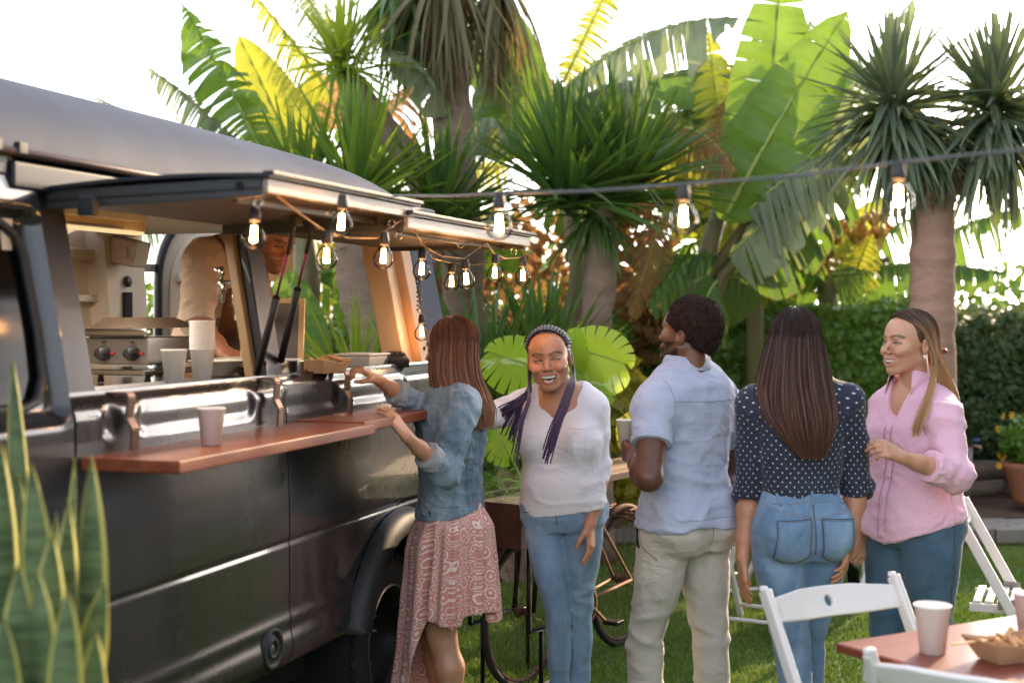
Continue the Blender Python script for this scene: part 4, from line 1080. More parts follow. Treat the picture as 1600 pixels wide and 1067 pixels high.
def _sdcap(X, Y, Z, a, b, ra, rb, flat=None):
    ab = b-a; L2 = float(ab@ab)+1e-12
    px, py, pz = X-a[0], Y-a[1], Z-a[2]
    t = np.clip((px*ab[0]+py*ab[1]+pz*ab[2])/L2, 0, 1)
    dx, dy, dz = px-ab[0]*t, py-ab[1]*t, pz-ab[2]*t
    if flat is not None:
        ax, k = flat; c = dx*ax[0]+dy*ax[1]+dz*ax[2]; e = c*(1/k-1); dx = dx+ax[0]*e; dy = dy+ax[1]*e; dz = dz+ax[2]*e
    return np.sqrt(dx*dx+dy*dy+dz*dz)-(ra+(rb-ra)*t)
def cap(a, b, ra, rb=None, flat=None, endcut=False):
    a, b = A3(a), A3(b); rb = ra if rb is None else rb; r = max(ra, rb)
    def f(X, Y, Z):
        d = _sdcap(X, Y, Z, a, b, ra, rb, flat)
        if endcut:
            n = (b-a)/np.linalg.norm(b-a); d = np.maximum(d, (X-b[0])*n[0]+(Y-b[1])*n[1]+(Z-b[2])*n[2])
        return d
    return f, np.minimum(a, b)-r, np.maximum(a, b)+r
def ell(c, r, M=None):
    c, r = A3(c), A3(r); Mi = None if M is None else np.array(M.to_3x3().inverted()) if isinstance(M, Matrix) else M
    def f(X, Y, Z):
        x, y, z = X-c[0], Y-c[1], Z-c[2]
        if Mi is not None: x, y, z = Mi[0,0]*x+Mi[0,1]*y+Mi[0,2]*z, Mi[1,0]*x+Mi[1,1]*y+Mi[1,2]*z, Mi[2,0]*x+Mi[2,1]*y+Mi[2,2]*z
        k0 = np.sqrt((x/r[0])**2+(y/r[1])**2+(z/r[2])**2); k1 = np.sqrt((x/r[0]**2)**2+(y/r[1]**2)**2+(z/r[2]**2)**2)+1e-9
        return k0*(k0-1)/k1
    R_ = r.max() if Mi is not None else r
    return f, c-R_, c+R_
def col(z, cx, cy, rx, ry, p=2.0, M=None, infl=0, top=True, n=None):
    """vertical column with elliptical sections given at heights z; M places a tilted frame"""
    z = np.array(z, float); o = np.argsort(z); z = z[o]
    arr = [np.broadcast_to(np.array(a, float), z.shape)[o] for a in (cx, cy, rx, ry)]
    zz = np.linspace(z[0], z[-1], 96)
    # smooth resample
    sm = []
    for a in arr:
        v = np.interp(zz, z, a)
        for _ in range(6): v[1:-1] = .25*v[:-2]+.5*v[1:-1]+.25*v[2:]
        sm.append(v)
    Mi = None if M is None else np.array(M.inverted())
    def f(X, Y, Z):
        x, y, q = X, Y, Z
        if Mi is not None: x, y, q = [Mi[i,0]*X+Mi[i,1]*Y+Mi[i,2]*Z+Mi[i,3] for i in range(3)]
        t = np.clip((q-zz[0])/(zz[-1]-zz[0])*95, 0, 95); i = t.astype(np.int32); i = np.minimum(i, 94); fr = t-i
        g = [a[i]*(1-fr)+a[i+1]*fr for a in sm]
        rx_, ry_ = g[2]+infl, g[3]+infl
        u, v = np.abs((x-g[0])/rx_), np.abs((y-g[1])/ry_)
        k = (u**p+v**p)**(1/p); d = (k-1)*np.minimum(rx_, ry_)
        return np.maximum(d, np.maximum(zz[0]-q, q-zz[-1]))
    rm = max(arr[2].max(), arr[3].max())+infl
    lo = np.array([arr[0].min()-rm, arr[1].min()-rm, z[0]]); hi = np.array([arr[0].max()+rm, arr[1].max()+rm, z[-1]])
    if M is not None:
        cs = [A3(M @ Vector((a,b,c))) for a in (lo[0],hi[0]) for b in (lo[1],hi[1]) for c in (lo[2],hi[2])]
        lo, hi = np.min(cs, 0), np.max(cs, 0)
    return f, lo, hi
def bounds(prims, pad=.03):
    return np.min([p[1] for p in prims], 0)-pad, np.max([p[2] for p in prims], 0)+pad
def solid(prims, h, k=.02, cuts=(), subs=(), lo=None, hi=None):
    """prims: list of prim or (prim,k)"""
    pl = [(p if isinstance(p[0], tuple) else (p, k)) for p in prims]
    b0, b1 = bounds([p for p, _ in pl]); F_ = Field(b0 if lo is None else lo, b1 if hi is None else hi, h)
    for p, kk in pl: F_.op(p, 'u', kk)
    for p, kk in subs: F_.op(p, 's', kk)
    for c in cuts: F_.cut(c)
    return F_.mesh()
def vnormals(V, Q):
    n = np.cross(V[Q[:,2]]-V[Q[:,0]], V[Q[:,3]]-V[Q[:,1]]); N = np.zeros_like(V)
    for i in range(4): np.add.at(N, Q[:,i], n)
    return seg_unit(N)
def relax(V, Q, it=1, w=.5):
    for _ in range(it):
        S = np.zeros_like(V); c = np.zeros(len(V))
        for i in range(4):
            for j in ((i+1) % 4, (i-1) % 4): np.add.at(S, Q[:,i], V[Q[:,j]]); np.add.at(c, Q[:,i], 1)
        V = V*(1-w)+w*S/np.maximum(c, 1)[:,None]
    return V
def mesh_obj(name, V, Q, mat, parent, col_=None, puv=None, label=None):
    me = fast_mesh(name, V, Q, mat, smooth=True)
    if col_ is not None:
        a = me.attributes.new('col', 'FLOAT_COLOR', 'POINT'); c = np.ones((len(V), 4), dtype=np.float32); c[:,:3] = col_; a.data.foreach_set('color', c.ravel())
    if puv is not None:
        a = me.attributes.new('puv', 'FLOAT_VECTOR', 'POINT'); a.data.foreach_set('vector', np.asarray(puv, dtype=np.float32).ravel())
    o = link(name, me, parent)
    if label: o['label'] = label
    return o
def ridged(P, sc, seed, sharp=1.6):
    n = fbm(P*np.array(sc), 2, seed); return (1-np.abs(n)*1.7)**1 if sharp == 1 else np.clip(1-np.abs(n)*1.8, -1, 1)**sharp if False else np.clip(1-np.abs(n)*1.8, 0, 1)**sharp
def wrinkle(V, Q, amp, sc, seed, mask=None, soft=.4):
    N = vnormals(V, Q); r = ridged(V, sc, seed)-.35+soft*fbm(V*np.array(sc)*.45, 2, seed+9)
    a = amp*r
    if mask is not None: a = a*mask
    return V+N*a[:,None]
# ---- hands
def hand_prims(wrist, d, palm, left, s=1., curl=.5, spread=.06, thumb=.5, curls=None):
    Z = Vector(d).normalized(); Pn = Vector(palm); Pn = (Pn-Z*Pn.dot(Z)).normalized(); X = Z.cross(Pn)*(-1 if left else 1)
    w = Vector(wrist); out = []
    def W(x, n, z): return w+X*x*s+Pn*n*s+Z*z*s
    fx = [.027,.009,-.009,-.026]; ln = [.068,.077,.071,.056]; rr = [.0088,.0090,.0085,.0076]; bz = [.088,.092,.088,.080]
    cs = curls or [curl*.85, curl, curl*1.08, curl*1.15]
    for i in range(4):
        base = W(fx[i], 0, bz[i]); out.append((cap(W(fx[i]*.55, 0, .004), base, .0135*s, .0115*s), .012))
        a = 0; p = base; sp = spread*(1.5-i)
        for j, fr in enumerate((.44,.31,.25)):
            a += cs[i]*(.75,1.15,.75)[j]
            q = p+(Z*math.cos(a)+Pn*math.sin(a)+X*sp*math.cos(a)).normalized()*(ln[i]*fr*s)
            r0 = rr[i]*(1.0-.09*j)*s; out.append((cap(p, q, r0*1.02, r0*.9), .0035 if j else .006)); p = q
    t0, t1 = W(.018,.004,.012), W(.042,.014,.046); out.append((cap(t0, t1, .015*s, .0125*s), .014))
    t2 = t1+(Z*.75+X*(.55-.9*thumb)+Pn*(.25+.75*thumb)).normalized()*.033*s; out.append((cap(t1, t2, .0118*s, .0098*s), .006))
    t3 = t2+(Z*.85+X*(.25-1.0*thumb)+Pn*(.2+.6*thumb)).normalized()*.027*s; out.append((cap(t2, t3, .0098*s, .008*s), .004))
    return out
def arm_mesh(sh, el, wr, handspec, s=1., h=.0032, start=0.):
    """arm from the shoulder (or part way down) to the fingertips, one surface"""
    sh, el, wr = Vector(sh), Vector(el), Vector(wr)
    p0 = sh.lerp(el, start); fm = el.lerp(wr, .28); fn = el.lerp(wr, .7)
    pr = [(cap(p0, el, (.047-.008*start)*s, .037*s), .02), (cap(el, fm, .037*s, .041*s), .02), (cap(fm, fn, .041*s, .030*s), .02), (cap(fn, wr, .030*s, .0245*s), .02)]
    pr += hand_prims(wr, **handspec)
    lo, hi = bounds([p for p, _ in pr], .015)
    return solid(pr, h, lo=lo, hi=hi)
def join(ms):
    Vs, Qs, o = [], [], 0
    for V, Q in ms: Vs.append(V); Qs.append(Q+o); o += len(V)
    return np.concatenate(Vs), np.concatenate(Qs)
def xform(V, M):
    M = np.array(M); return V@M[:3,:3].T+M[:3,3]

# ---- heads
def bez(pts, n=8):
    pts = np.array(pts, float); t = np.linspace(0, len(pts)-1, n*(len(pts)-1)+1); i = np.minimum(t.astype(int), len(pts)-2); f = (t-i)[:,None]
    return pts[i]*(1-f)+pts[i+1]*f
def dist_poly(V, pts):
    d = np.full(len(V), 9.)
    for a, b in zip(pts[:-1], pts[1:]):
        a, b = A3(a), A3(b); ab = b-a; t = np.clip(((V-a)@ab)/(ab@ab+1e-12), 0, 1); d = np.minimum(d, np.linalg.norm(V-a-t[:,None]*ab, axis=1))
    return d
def head_mesh(skin, lip, brow, mouth='smile', fem=True, h=.0024, beard=None, nose=1., eyes=.3, wide=1., cheek=1., neck=True, noseL=1.):
    """skin colours linear. Returns V,Q,colours in the head frame: face towards -y, x to the person's left"""
    jw = (.050 if fem else .057)*wide; ny = -.1075-.004*(noseL-1)*3
    P = [(ell((0,.014,.034), (.0745,.094,.082)), .01), (ell((0,-.014,.040), (.0655,.078,.064)), .02),
         (ell((0,-.030,-.030), (.060*wide,.056,.070)), .03), (ell((0,-.072,-.094), (.017 if fem else .023,.016,.015)), .022),
         (cap((jw,.008,-.050), (.016,-.062,-.092), .014, .014), .026), (cap((-jw,.008,-.050), (-.016,-.062,-.092), .014, .014), .026),
         (cap((-.028,-.0795,.024), (.028,-.0795,.024), .0085 if fem else .011), .014),
         (cap((-.020,-.078,-.062), (.020,-.078,-.062), .014, .014), .02)]
    big = mouth == 'laugh'
    for s in (-1, 1):
        P += [(ell((s*.046*wide,-.056,-.018), (.020,.022,.018)), .02)]
        if mouth != 'closed': P += [(ell((s*.039*wide,-.074,-.029), (.0175*cheek,.0165*cheek,.0155)), .012)]
        P += [(ell((s*.0315,-.0745,.001), (.0150,.0115,.0115)), .003)]
    P += [(cap((0,-.084,.012), (0,ny+.006,-.022), .0058, .0075*nose), .009), (ell((0,ny+.003,-.028), (.0088*nose,.0088,.0078)), .005),
          (ell((.0118*nose,-.096,-.0315), (.0068,.0085,.0062)), .004), (ell((-.0118*nose,-.096,-.0315), (.0068,.0085,.0062)), .004)]
    S = [(ell((s*.0315,-.099,.005), (.019,.0155,.0105)), .009) for s in (-1, 1)]
    mw = {'laugh':.0315, 'smile':.0335, 'closed':.023}[mouth]; mz = -.060; up = .009 if mouth != 'closed' else 0
    yc = lambda x: -.0925+11*x*x
    ang = np.linspace(-1, 1, 11)
    top = [(mw*a, yc(mw*a), mz+(.006 if big else .0025)+(up-.001 if big else up)*a*a*(.55 if big else 1)) for a in ang]
    dep = {'laugh': .024, 'smile': .0150, 'closed': .003}[mouth]
    bot = [(mw*a, yc(mw*a)+(.004 if big else .001)*(1-a*a), top[i][2]-dep*(1-a*a)**.8-.0006) for i, a in enumerate(ang)]
    for c, r_, o in ((top,.0036,.0036), (bot,.0044,-.0040)):
        for a, b, t in zip(c[:-1], c[1:], ang): 
            e = max(.35, 1-abs(t+.1)**2.2); P.append((cap((a[0],a[1],a[2]+o*e), (b[0],b[1],b[2]+o*e), r_*(.5+.5*e)), .004))
    if mouth != 'closed':
        for i in range(10):
            a, b = Vector(top[i]).lerp(Vector(bot[i]), .5), Vector(top[i+1]).lerp(Vector(bot[i+1]), .5)
            ra = max(.0008, (top[i][2]-bot[i][2])*.5-.0006); rb = max(.0008, (top[i+1][2]-bot[i+1][2])*.5-.0006)
            for dy in (-.006, .004, .012): S.append((cap(a+Vector((0,dy,0)), b+Vector((0,dy,0)), ra, rb), .002))
        for s in (-1, 1): S.append((cap((s*.019,-.101,-.034), (s*.0425*wide,-.090,-.058), .0030, .0022), .006))
    if beard: P += [(cap((-.040,-.02,-.075), (0,-.070,-.096), .016, .019), .02), (cap((.040,-.02,-.075), (0,-.070,-.096), .016, .019), .02)]
    for s in (-1, 1):
        P += [(ell((s*.0775,.014,-.006), (.009,.019,.031), Matrix.Rotation(R(12*s), 3, 'Z') @ Matrix.Rotation(R(-12), 3, 'X')), .006)]
        S += [(ell((s*.089,.008,-.002), (.010,.011,.018)), .004)]
    if neck: P.append((cap((0,.022,-.055), (0,.040,-.17), .050 if fem else .058, .052 if fem else .064), .02))
    V, Q = solid(P, h, subs=S)
    V = relax(V, Q, 1, .3)
    c = np.tile(np.array(skin), (len(V), 1)); n = fbm(V*38, 3, 4)[:,None]; c = c*(1+.10*n)
    X, Y, Z = V.T; front = np.clip((-.035-Y)/.02, 0, 1)
    F2 = np.stack([X, Z*0, Z], 1)
    def d2(pts): return dist_poly(F2, [(p[0], 0, p[-1]) for p in pts])
    cheekm = sum(np.exp(-((X-s*.042)**2+(Z+.026)**2)/.0004) for s in (-1,1))*front
    c = c*(1+np.stack([.04*cheekm, -.06*cheekm, -.04*cheekm], 1))
    def paint(mask, colr, k=1.):
        nonlocal c; m = (np.clip(mask, 0, 1)*front*k)[:,None]; c = c*(1-m)+np.array(colr)*m
    for s in (-1, 1): paint(np.exp(-(((X-s*.0315)/.019)**2+((Z-.006)/.010)**2)), tuple(x*.85 for x in skin), .4)    # lid and socket tone
    e_ = 3.3 if big else 3.6
    paint(1.6-d2([(p[0], p[2]+.0030*max(.3,1-a_*a_)) for p, a_ in zip(top, ang)])/.0026, lip)
    paint(1.6-d2([(p[0], p[2]-.0036*max(.3,1-a_*a_)) for p, a_ in zip(bot, ang)])/.0032, lip)
    zt = np.interp(X, [p[0] for p in top], [p[2] for p in top]); zb = np.interp(X, [p[0] for p in bot], [p[2] for p in bot])
    if mouth != 'closed':
        inside = (np.abs(X) < mw*.96) & (Z < zt-.0004) & (Z > zb+.0004) & (Y < -.03)
        c[inside & (Y > yc(X)+.0015)] = (.055,.010,.010)
    else: paint(1.3-d2([(p[0], p[2]-.001) for p in top])/.0016, tuple(x*.35 for x in lip))
    for s in (-1, 1):
        k_ = {True:.0016, False:.0042}[eyes <= .2]; k_ = .0014+.0052*eyes
        xc = (X-s*.0315)/.0145; up_ = .0018+k_*np.clip(1-xc*xc, 0, 1)+.0012*xc*s*-1*0; lo_ = .0014-k_*.55*np.clip(1-xc*xc, 0, 1)
        al = (np.abs(xc) < 1) & (Z < up_) & (Z > lo_) & (Y < -.05)
        if eyes > .15: c[al] = (.50,.44,.40); c[al & ((X-s*.031)**2+(Z-.002)**2 < .0052**2)] = (.035,.016,.010)
        else: c[al] = (.05,.022,.016)
        lid = [(s*(.0315+.0150*q), .0022+k_*(1-q*q)) for q in np.linspace(-1, 1.12, 8)]
        paint(1.6-d2(lid)/.0020, (.018,.010,.008))
        paint((1.3-d2([(x, z-k_*1.5-.0012) for x, z in lid[1:]])/.0012), tuple(x*.45 for x in skin), .6)
        paint((1.3-d2([(x, z+.0052) for x, z in lid])/.0013), tuple(x*.5 for x in skin), .55)
        br = [(s*.014, .0235), (s*.025, .0285), (s*.038, .0300), (s*.051, .0240)]
        paint((1.7-d2(br)/.0038)*(1+.4*vnoise(V*900, 3)), tuple(x*.8 for x in brow), .85)
        paint((1.2-d2([(s*.0095*nose,-.0372),(s*.0115*nose,-.0368)])/.0028), tuple(x*.15 for x in skin), .85)
        if mouth != 'closed': paint(1.2-d2([(s*.020,-.036),(s*.034*wide,-.044),(s*.0415*wide,-.060)])/.0022, tuple(x*.62 for x in skin), .4)
    if beard is not None:
        m = ((Z < -.030-.25*np.maximum(-Y-.045,0)) & (Z > -.122) & (Y < .004)).astype(float)
        m = m*np.clip((-.022-Z+ .02*fbm(V*60,2,3))/.014, 0, 1)
        hole_ = np.exp(-(dist_poly(V, bot)/.009)**4); m = m*(1-.85*hole_)
        must = (1.3-d2([(-.028,-.056),(0,-.046),(.028,-.056)])/.005)*front
        cheekfree = (np.abs(X) < .048) & (Z > -.052) & (Y < -.045)
        m = np.where(cheekfree, 0, m); m = np.clip(np.maximum(m, np.clip(must, 0, 1)), 0, 1)[:,None]*.95; c = c*(1-m)+np.array(beard)*m
    return V, Q, c, top, bot, yc
def teeth_obj(parent, M, top, bot, yc, mouth):
    """tooth rows set behind the lips"""
    mb = MB(); n = 10; w = .0060
    for i in range(n):
        x = (i-(n-1)/2)*w; zt = np.interp(x, [p[0] for p in top], [p[2] for p in top]); zb = np.interp(x, [p[0] for p in bot], [p[2] for p in bot])
        hg = min(.0105 if mouth == 'laugh' else .0098, (zt-zb)*.80)
        if hg < .002: continue
        mb.box((x, yc(x)+.0040, zt-hg/2+.0006), (w*.97, .005, hg), (0,0,x*14))
    if mouth == 'laugh':
        for i in range(6):
            x = (i-2.5)*.0054; zb = np.interp(x, [p[0] for p in bot], [p[2] for p in bot]); mb.box((x, yc(x)+.008, zb+.0030), (.0053,.004,.006), (0,0,x*14))
        k = len(mb.v); mb.lathe([(0,.004),(.012,.003),(.017,0)], (0,0,0), 14); mb.xf(Matrix.Translation((0,-.074,-.078)), k) if False else None
    mb.xf(M); o = mb.build('teeth', m_teeth, parent, bevel=.0008); return o
# ---- skin material
def skinmat(name, rough=.42, sss=.12):
    m, n, l, p = newmat(name)
    a = n.new('ShaderNodeAttribute'); a.attribute_name = 'col'
    f = noise(n, l, coords(n, l), 60, 5, .6)
    l.new(mixc(n, l, .25, a.outputs['Color'], mixc(n, l, f, (.65,.6,.6), (1.15,1.1,1.1)), 'MULTIPLY'), p.inputs['Base Color'])
    p.inputs['Roughness'].default_value = rough; p.inputs['Subsurface Weight'].default_value = sss
    p.inputs['Subsurface Radius'].default_value = (.012,.005,.003); p.inputs['Subsurface Scale'].default_value = 1
    bump(n, l, noise(n, l, coords(n, l), 260, 3), .12, .001, p); return m
m_skin = skinmat('skin'); m_teeth = simple('teeth_enamel', (.78,.74,.64), (.72,.67,.56), rough=.2)
def hairmat(name, c1, c2, c3=None, rough=.38):
    """strand tone from a per-vertex value, root to tip"""
    m, n, l, p = newmat(name)
    a = n.new('ShaderNodeAttribute'); a.attribute_name = 'puv'; sp = n.new('ShaderNodeSeparateXYZ'); l.new(a.outputs['Vector'], sp.inputs[0])
    mpv = n.new('ShaderNodeMapping'); mpv.inputs['Scale'].default_value = (55,2.5,1); l.new(a.outputs['Vector'], mpv.inputs[0])
    f = noise(n, l, mpv.outputs[0], 1.0, 4, .7)
    base = ramp(n, l, f, [(.3, c1), (.72, c2)])
    if c3:
        tip = ramp(n, l, f, [(.3, tuple(x*.6 for x in c3)), (.7, c3)])
        base = mixc(n, l, ramp(n, l, math_(n, l, 'ADD', sp.outputs[1], math_(n, l, 'MULTIPLY', f, .3)), [(.45, (0,0,0)), (.95, (1,1,1))]), base, tip)
    l.new(base, p.inputs['Base Color']); p.inputs['Roughness'].default_value = rough; p.inputs['Specular IOR Level'].default_value = .45
    p.inputs['Sheen Weight'].default_value = .15
    bump(n, l, f, .5, .004, p); return m
def strand_path_obj(name, parent, paths, width, mat, seed=0):
    """flat ribbons along paths (n,k,3)"""
    P = np.asarray(paths); n, k, _ = P.shape; rng = np.random.default_rng(seed)
    T = seg_unit(np.gradient(P, axis=1)); cen = P.mean(axis=(0,1)); out = P-cen; out[...,2] *= .2
    out = seg_unit(out+rng.normal(size=(n,1,3))*.35); S = seg_unit(np.cross(T, out))
    t = np.linspace(0, 1, k)[None,:,None]; w = width*(.6+.8*rng.random((n,1,1)))*(1-.85*np.clip((t-.7)/.3,0,1)**1.5)
    V = np.stack([P-S*w/2, P+S*w/2], 2).reshape(-1,3)
    a = (np.arange(n)[:,None]*k+np.arange(k-1)[None,:])*2; a = a.reshape(-1); Q = np.stack([a, a+1, a+3, a+2], 1)
    u = rng.random((n,1,1))*9; uv = np.concatenate([np.broadcast_to(u, (n,k,1)), np.broadcast_to(t, (n,k,1)), np.zeros((n,k,1))], -1); uv = np.repeat(uv[:,:,None,:], 2, 2)
    uv[:,:,1,0] += .03
    return mesh_obj(name, V, Q, mat, parent, puv=uv.reshape(-1,3))
# ------------------------------------------------------------------ cloth materials
def clothmat(name, c1, c2, scale=10, rough=.85, weave=900, bs=.25, attr=None, sheen=.2, wash=None, crease=.32, cs=(1,1,1.5)):
    m, n, l, p = newmat(name); v = coords(n, l)
    c = ramp(n, l, noise(n, l, v, scale, 6, .65), [(.3, c1), (.7, c2)])
    if wash:   # worn lighter patches in streaks
        c = mixc(n, l, ramp(n, l, noise(n, l, coords(n, l, (1,1,.5)), 5, 5, .6, .5), [(.42,(0,0,0)),(.66,(1,1,1))]), c, wash)
    f = noise(n, l, coords(n, l, (1,1,1)), weave, 2, .5)
    c = mixc(n, l, .35, c, mixc(n, l, f, (.55,.55,.55), (1.35,1.35,1.35)), 'MULTIPLY')
    l.new(c, p.inputs['Base Color']); p.inputs['Roughness'].default_value = rough; p.inputs['Sheen Weight'].default_value = sheen
    p.inputs['Specular IOR Level'].default_value = .2
    q = noise(n, l, coords(n, l, cs), 5.5, 2, .5, 1.3); q = math_(n, l, 'SUBTRACT', 1, math_(n, l, 'MULTIPLY', math_(n, l, 'ABSOLUTE', math_(n, l, 'SUBTRACT', q, .5)), 5.5), clamp=True)
    lo_ = ramp(n, l, noise(n, l, coords(n, l, (1,1,1)), 3.2, 2), [(.42,(0,0,0)),(.62,(1,1,1))])
    q = math_(n, l, 'MULTIPLY', math_(n, l, 'POWER', q, 2.0), lo_); b0 = bump(n, l, q, crease, .016, None)
    b1 = bump(n, l, noise(n, l, v, 26, 5, .6), bs, .006, None, b0); bump(n, l, f, .25, .0008, p, b1)
    return m
m_denim = clothmat('denim_jacket', (.06,.105,.155), (.13,.20,.265), 9, wash=(.32,.41,.48), crease=.4)
m_denimcuff = clothmat('denim_inside', (.36,.38,.40), (.28,.31,.34), 12)
m_jean = clothmat('jeans_light', (.115,.21,.32), (.17,.28,.41), 7, wash=(.27,.40,.54), crease=.14)
m_jean2 = clothmat('jeans_light_worn', (.105,.19,.30), (.16,.26,.39), 7, wash=(.26,.38,.52), crease=.14)
m_jean3 = clothmat('jeans_dark', (.04,.085,.13), (.065,.12,.175), 7, wash=(.09,.16,.22), crease=.14)
m_seam = simple('seam_thread', (.26,.27,.27), (.2,.2,.19), rough=.9, scale=40); m_seamd = simple('denim_seam_shadow', (.05,.08,.11), (.07,.11,.15), rough=.9, scale=40)
m_tee = clothmat('white_jersey', (.74,.71,.75), (.80,.77,.80), 8, crease=.22)
m_shirtb = clothmat('pale_blue_linen', (.36,.40,.53), (.45,.49,.60), 8)
m_khaki = clothmat('stone_trousers', (.47,.43,.36), (.54,.50,.42), 8, cs=(1,1,1.9), crease=.2)
m_pinks = clothmat('pink_cotton', (.78,.43,.54), (.82,.52,.61), 8, crease=.30)
m_beige = clothmat('linen_shirt', (.56,.43,.32), (.62,.48,.37), 8); m_apron = clothmat('brown_leather', (.17,.08,.035), (.23,.11,.05), 6, rough=.6)
m_shoe = simple('shoe_leather', (.08,.05,.03), rough=.5); m_shoew = simple('shoe_white', (.7,.68,.64), rough=.6)
# skirt with rings and scrolls, blouse with dots
m_skirt, n, l, p = newmat('paisley_skirt'); v2 = coords(n, l, (1,1,1), attr='puv')
dist_n = n.new('ShaderNodeTexNoise'); dist_n.inputs['Scale'].default_value = 14; l.new(v2, dist_n.inputs['Vector'])
vv = mixc(n, l, .035, v2, dist_n.outputs['Color'])
def rings(scale, freq, lo_, hi_, rnd=1.0):
    vo = n.new('ShaderNodeTexVoronoi'); vo.voronoi_dimensions = '2D'; vo.inputs['Scale'].default_value = scale; vo.inputs['Randomness'].default_value = rnd; l.new(vv, vo.inputs['Vector'])
    s_ = math_(n, l, 'SINE', math_(n, l, 'MULTIPLY', vo.outputs['Distance'], freq)); return vo, ramp(n, l, s_, [(lo_, (0,0,0)), (hi_, (1,1,1))])
vo1, r1 = rings(15, 26, .35, .7); near = ramp(n, l, vo1.outputs['Distance'], [(.40,(1,1,1)),(.46,(0,0,0))])
vo2, r2 = rings(42, 17, .35, .7)
cc = mixc(n, l, mixc(n, l, near, r2, r1), (.58,.25,.20), (.80,.63,.57))
cc = mixc(n, l, .3, cc, mixc(n, l, noise(n, l, vv, 60, 3), (.6,.5,.5), (1.3,1.3,1.3)), 'MULTIPLY')
l.new(cc, p.inputs['Base Color']); p.inputs['Roughness'].default_value = .85; p.inputs['Sheen Weight'].default_value = .2
bump(n, l, noise(n, l, coords(n, l, (1,1,.3)), 18, 4), .2, .006, p)
m_dots, n, l, p = newmat('dotted_blouse'); v2 = coords(n, l, (1,1,1), attr='puv')
mp = n.new('ShaderNodeMapping'); mp.inputs['Rotation'].default_value = (0,0,R(45)); l.new(v2, mp.inputs[0])
vo = n.new('ShaderNodeTexVoronoi'); vo.voronoi_dimensions = '2D'; vo.inputs['Scale'].default_value = 43; vo.inputs['Randomness'].default_value = .12; l.new(mp.outputs[0], vo.inputs['Vector'])
dm_ = ramp(n, l, vo.outputs['Distance'], [(.10,(1,1,1)),(.15,(0,0,0))])
base_ = ramp(n, l, noise(n, l, coords(n, l), 9, 5), [(.3,(.010,.015,.035)),(.7,(.018,.026,.055))])
l.new(mixc(n, l, dm_, base_, (.62,.60,.52)), p.inputs['Base Color']); p.inputs['Roughness'].default_value = .8; p.inputs['Sheen Weight'].default_value = .15
bump(n, l, noise(n, l, coords(n, l), 24, 5), .3, .006, p)

from mathutils.bvhtree import BVHTree
def bvh_of(V, Q): return BVHTree.FromPolygons([Vector(v) for v in V], [tuple(int(i) for i in q) for q in Q])
def proj(bv, P, D, off=.0015):
    h_ = bv.ray_cast(Vector(P), Vector(D).normalized())
    return None if h_[0] is None else h_[0]+h_[1]*(off if h_[1].dot(Vector(D)) < 0 else -off)
def seam(parent, bv, pts, D, r=.0016, mat=None, name='seam', off=.0006, sub=10):
    pts = bez([tuple(p) for p in pts], sub); out = [q for q in (proj(bv, p, D, off) for p in pts) if q is not None]
    if len(out) > 2: return MB().tube(out, r, 5).build(name, mat or m_seam, parent)
def patch(parent, bv, fn, D, mat, name, off=.003, nu=9, nv=9, label=None):
    """cloth piece lying on a garment; fn(s,t)->start point of the ray"""
    V = []
    for i in range(nu):
        for j in range(nv):
            q = proj(bv, fn(i/(nu-1), j/(nv-1)), D, off)
            if q is None: return None
            V.append(q)
    Q = [(i*nv+j, (i+1)*nv+j, (i+1)*nv+j+1, i*nv+j+1) for i in range(nu-1) for j in range(nv-1)]
    o = link(name, fast_mesh(name, V, Q, mat, smooth=True), parent); s = o.modifiers.new('s', 'SOLIDIFY'); s.thickness = .003
    return o
def collar(parent, c, rx, ry, tilt, a0, a1, hgt, flare, mat, points=.02, z0=0, name='collar'):
    """folded shirt collar: band round the neck, open at the front (angles measured from the back)"""
    V = []; n = 29
    for i in range(n):
        t = i/(n-1); a = a0+(a1-a0)*t; e = abs(2*t-1)
        ca, sa = math.sin(a), math.cos(a)
        dn = hgt*(1+points*max(0,(e-.7)/.3)**2/hgt)
        base = Vector((c[0]+rx*ca, c[1]+ry*sa, c[2]+tilt*sa*-1))
        V += [base-Vector((0,0,.01)), base+Vector((ca*.002, sa*.002, hgt*.75)), base+Vector((ca*flare*.5, sa*flare*.5, hgt*.70)), base+Vector((ca*flare, sa*flare*(1 if e < .7 else 1+1.2*(e-.7)), hgt*.70-dn))]
    Q = [(i*4+j, (i+1)*4+j, (i+1)*4+j+1, i*4+j+1) for i in range(n-1) for j in range(3)]
    o = link(name, fast_mesh(name, V, Q, mat, smooth=True), parent); s = o.modifiers.new('s', 'SOLIDIFY'); s.thickness = .003; return o
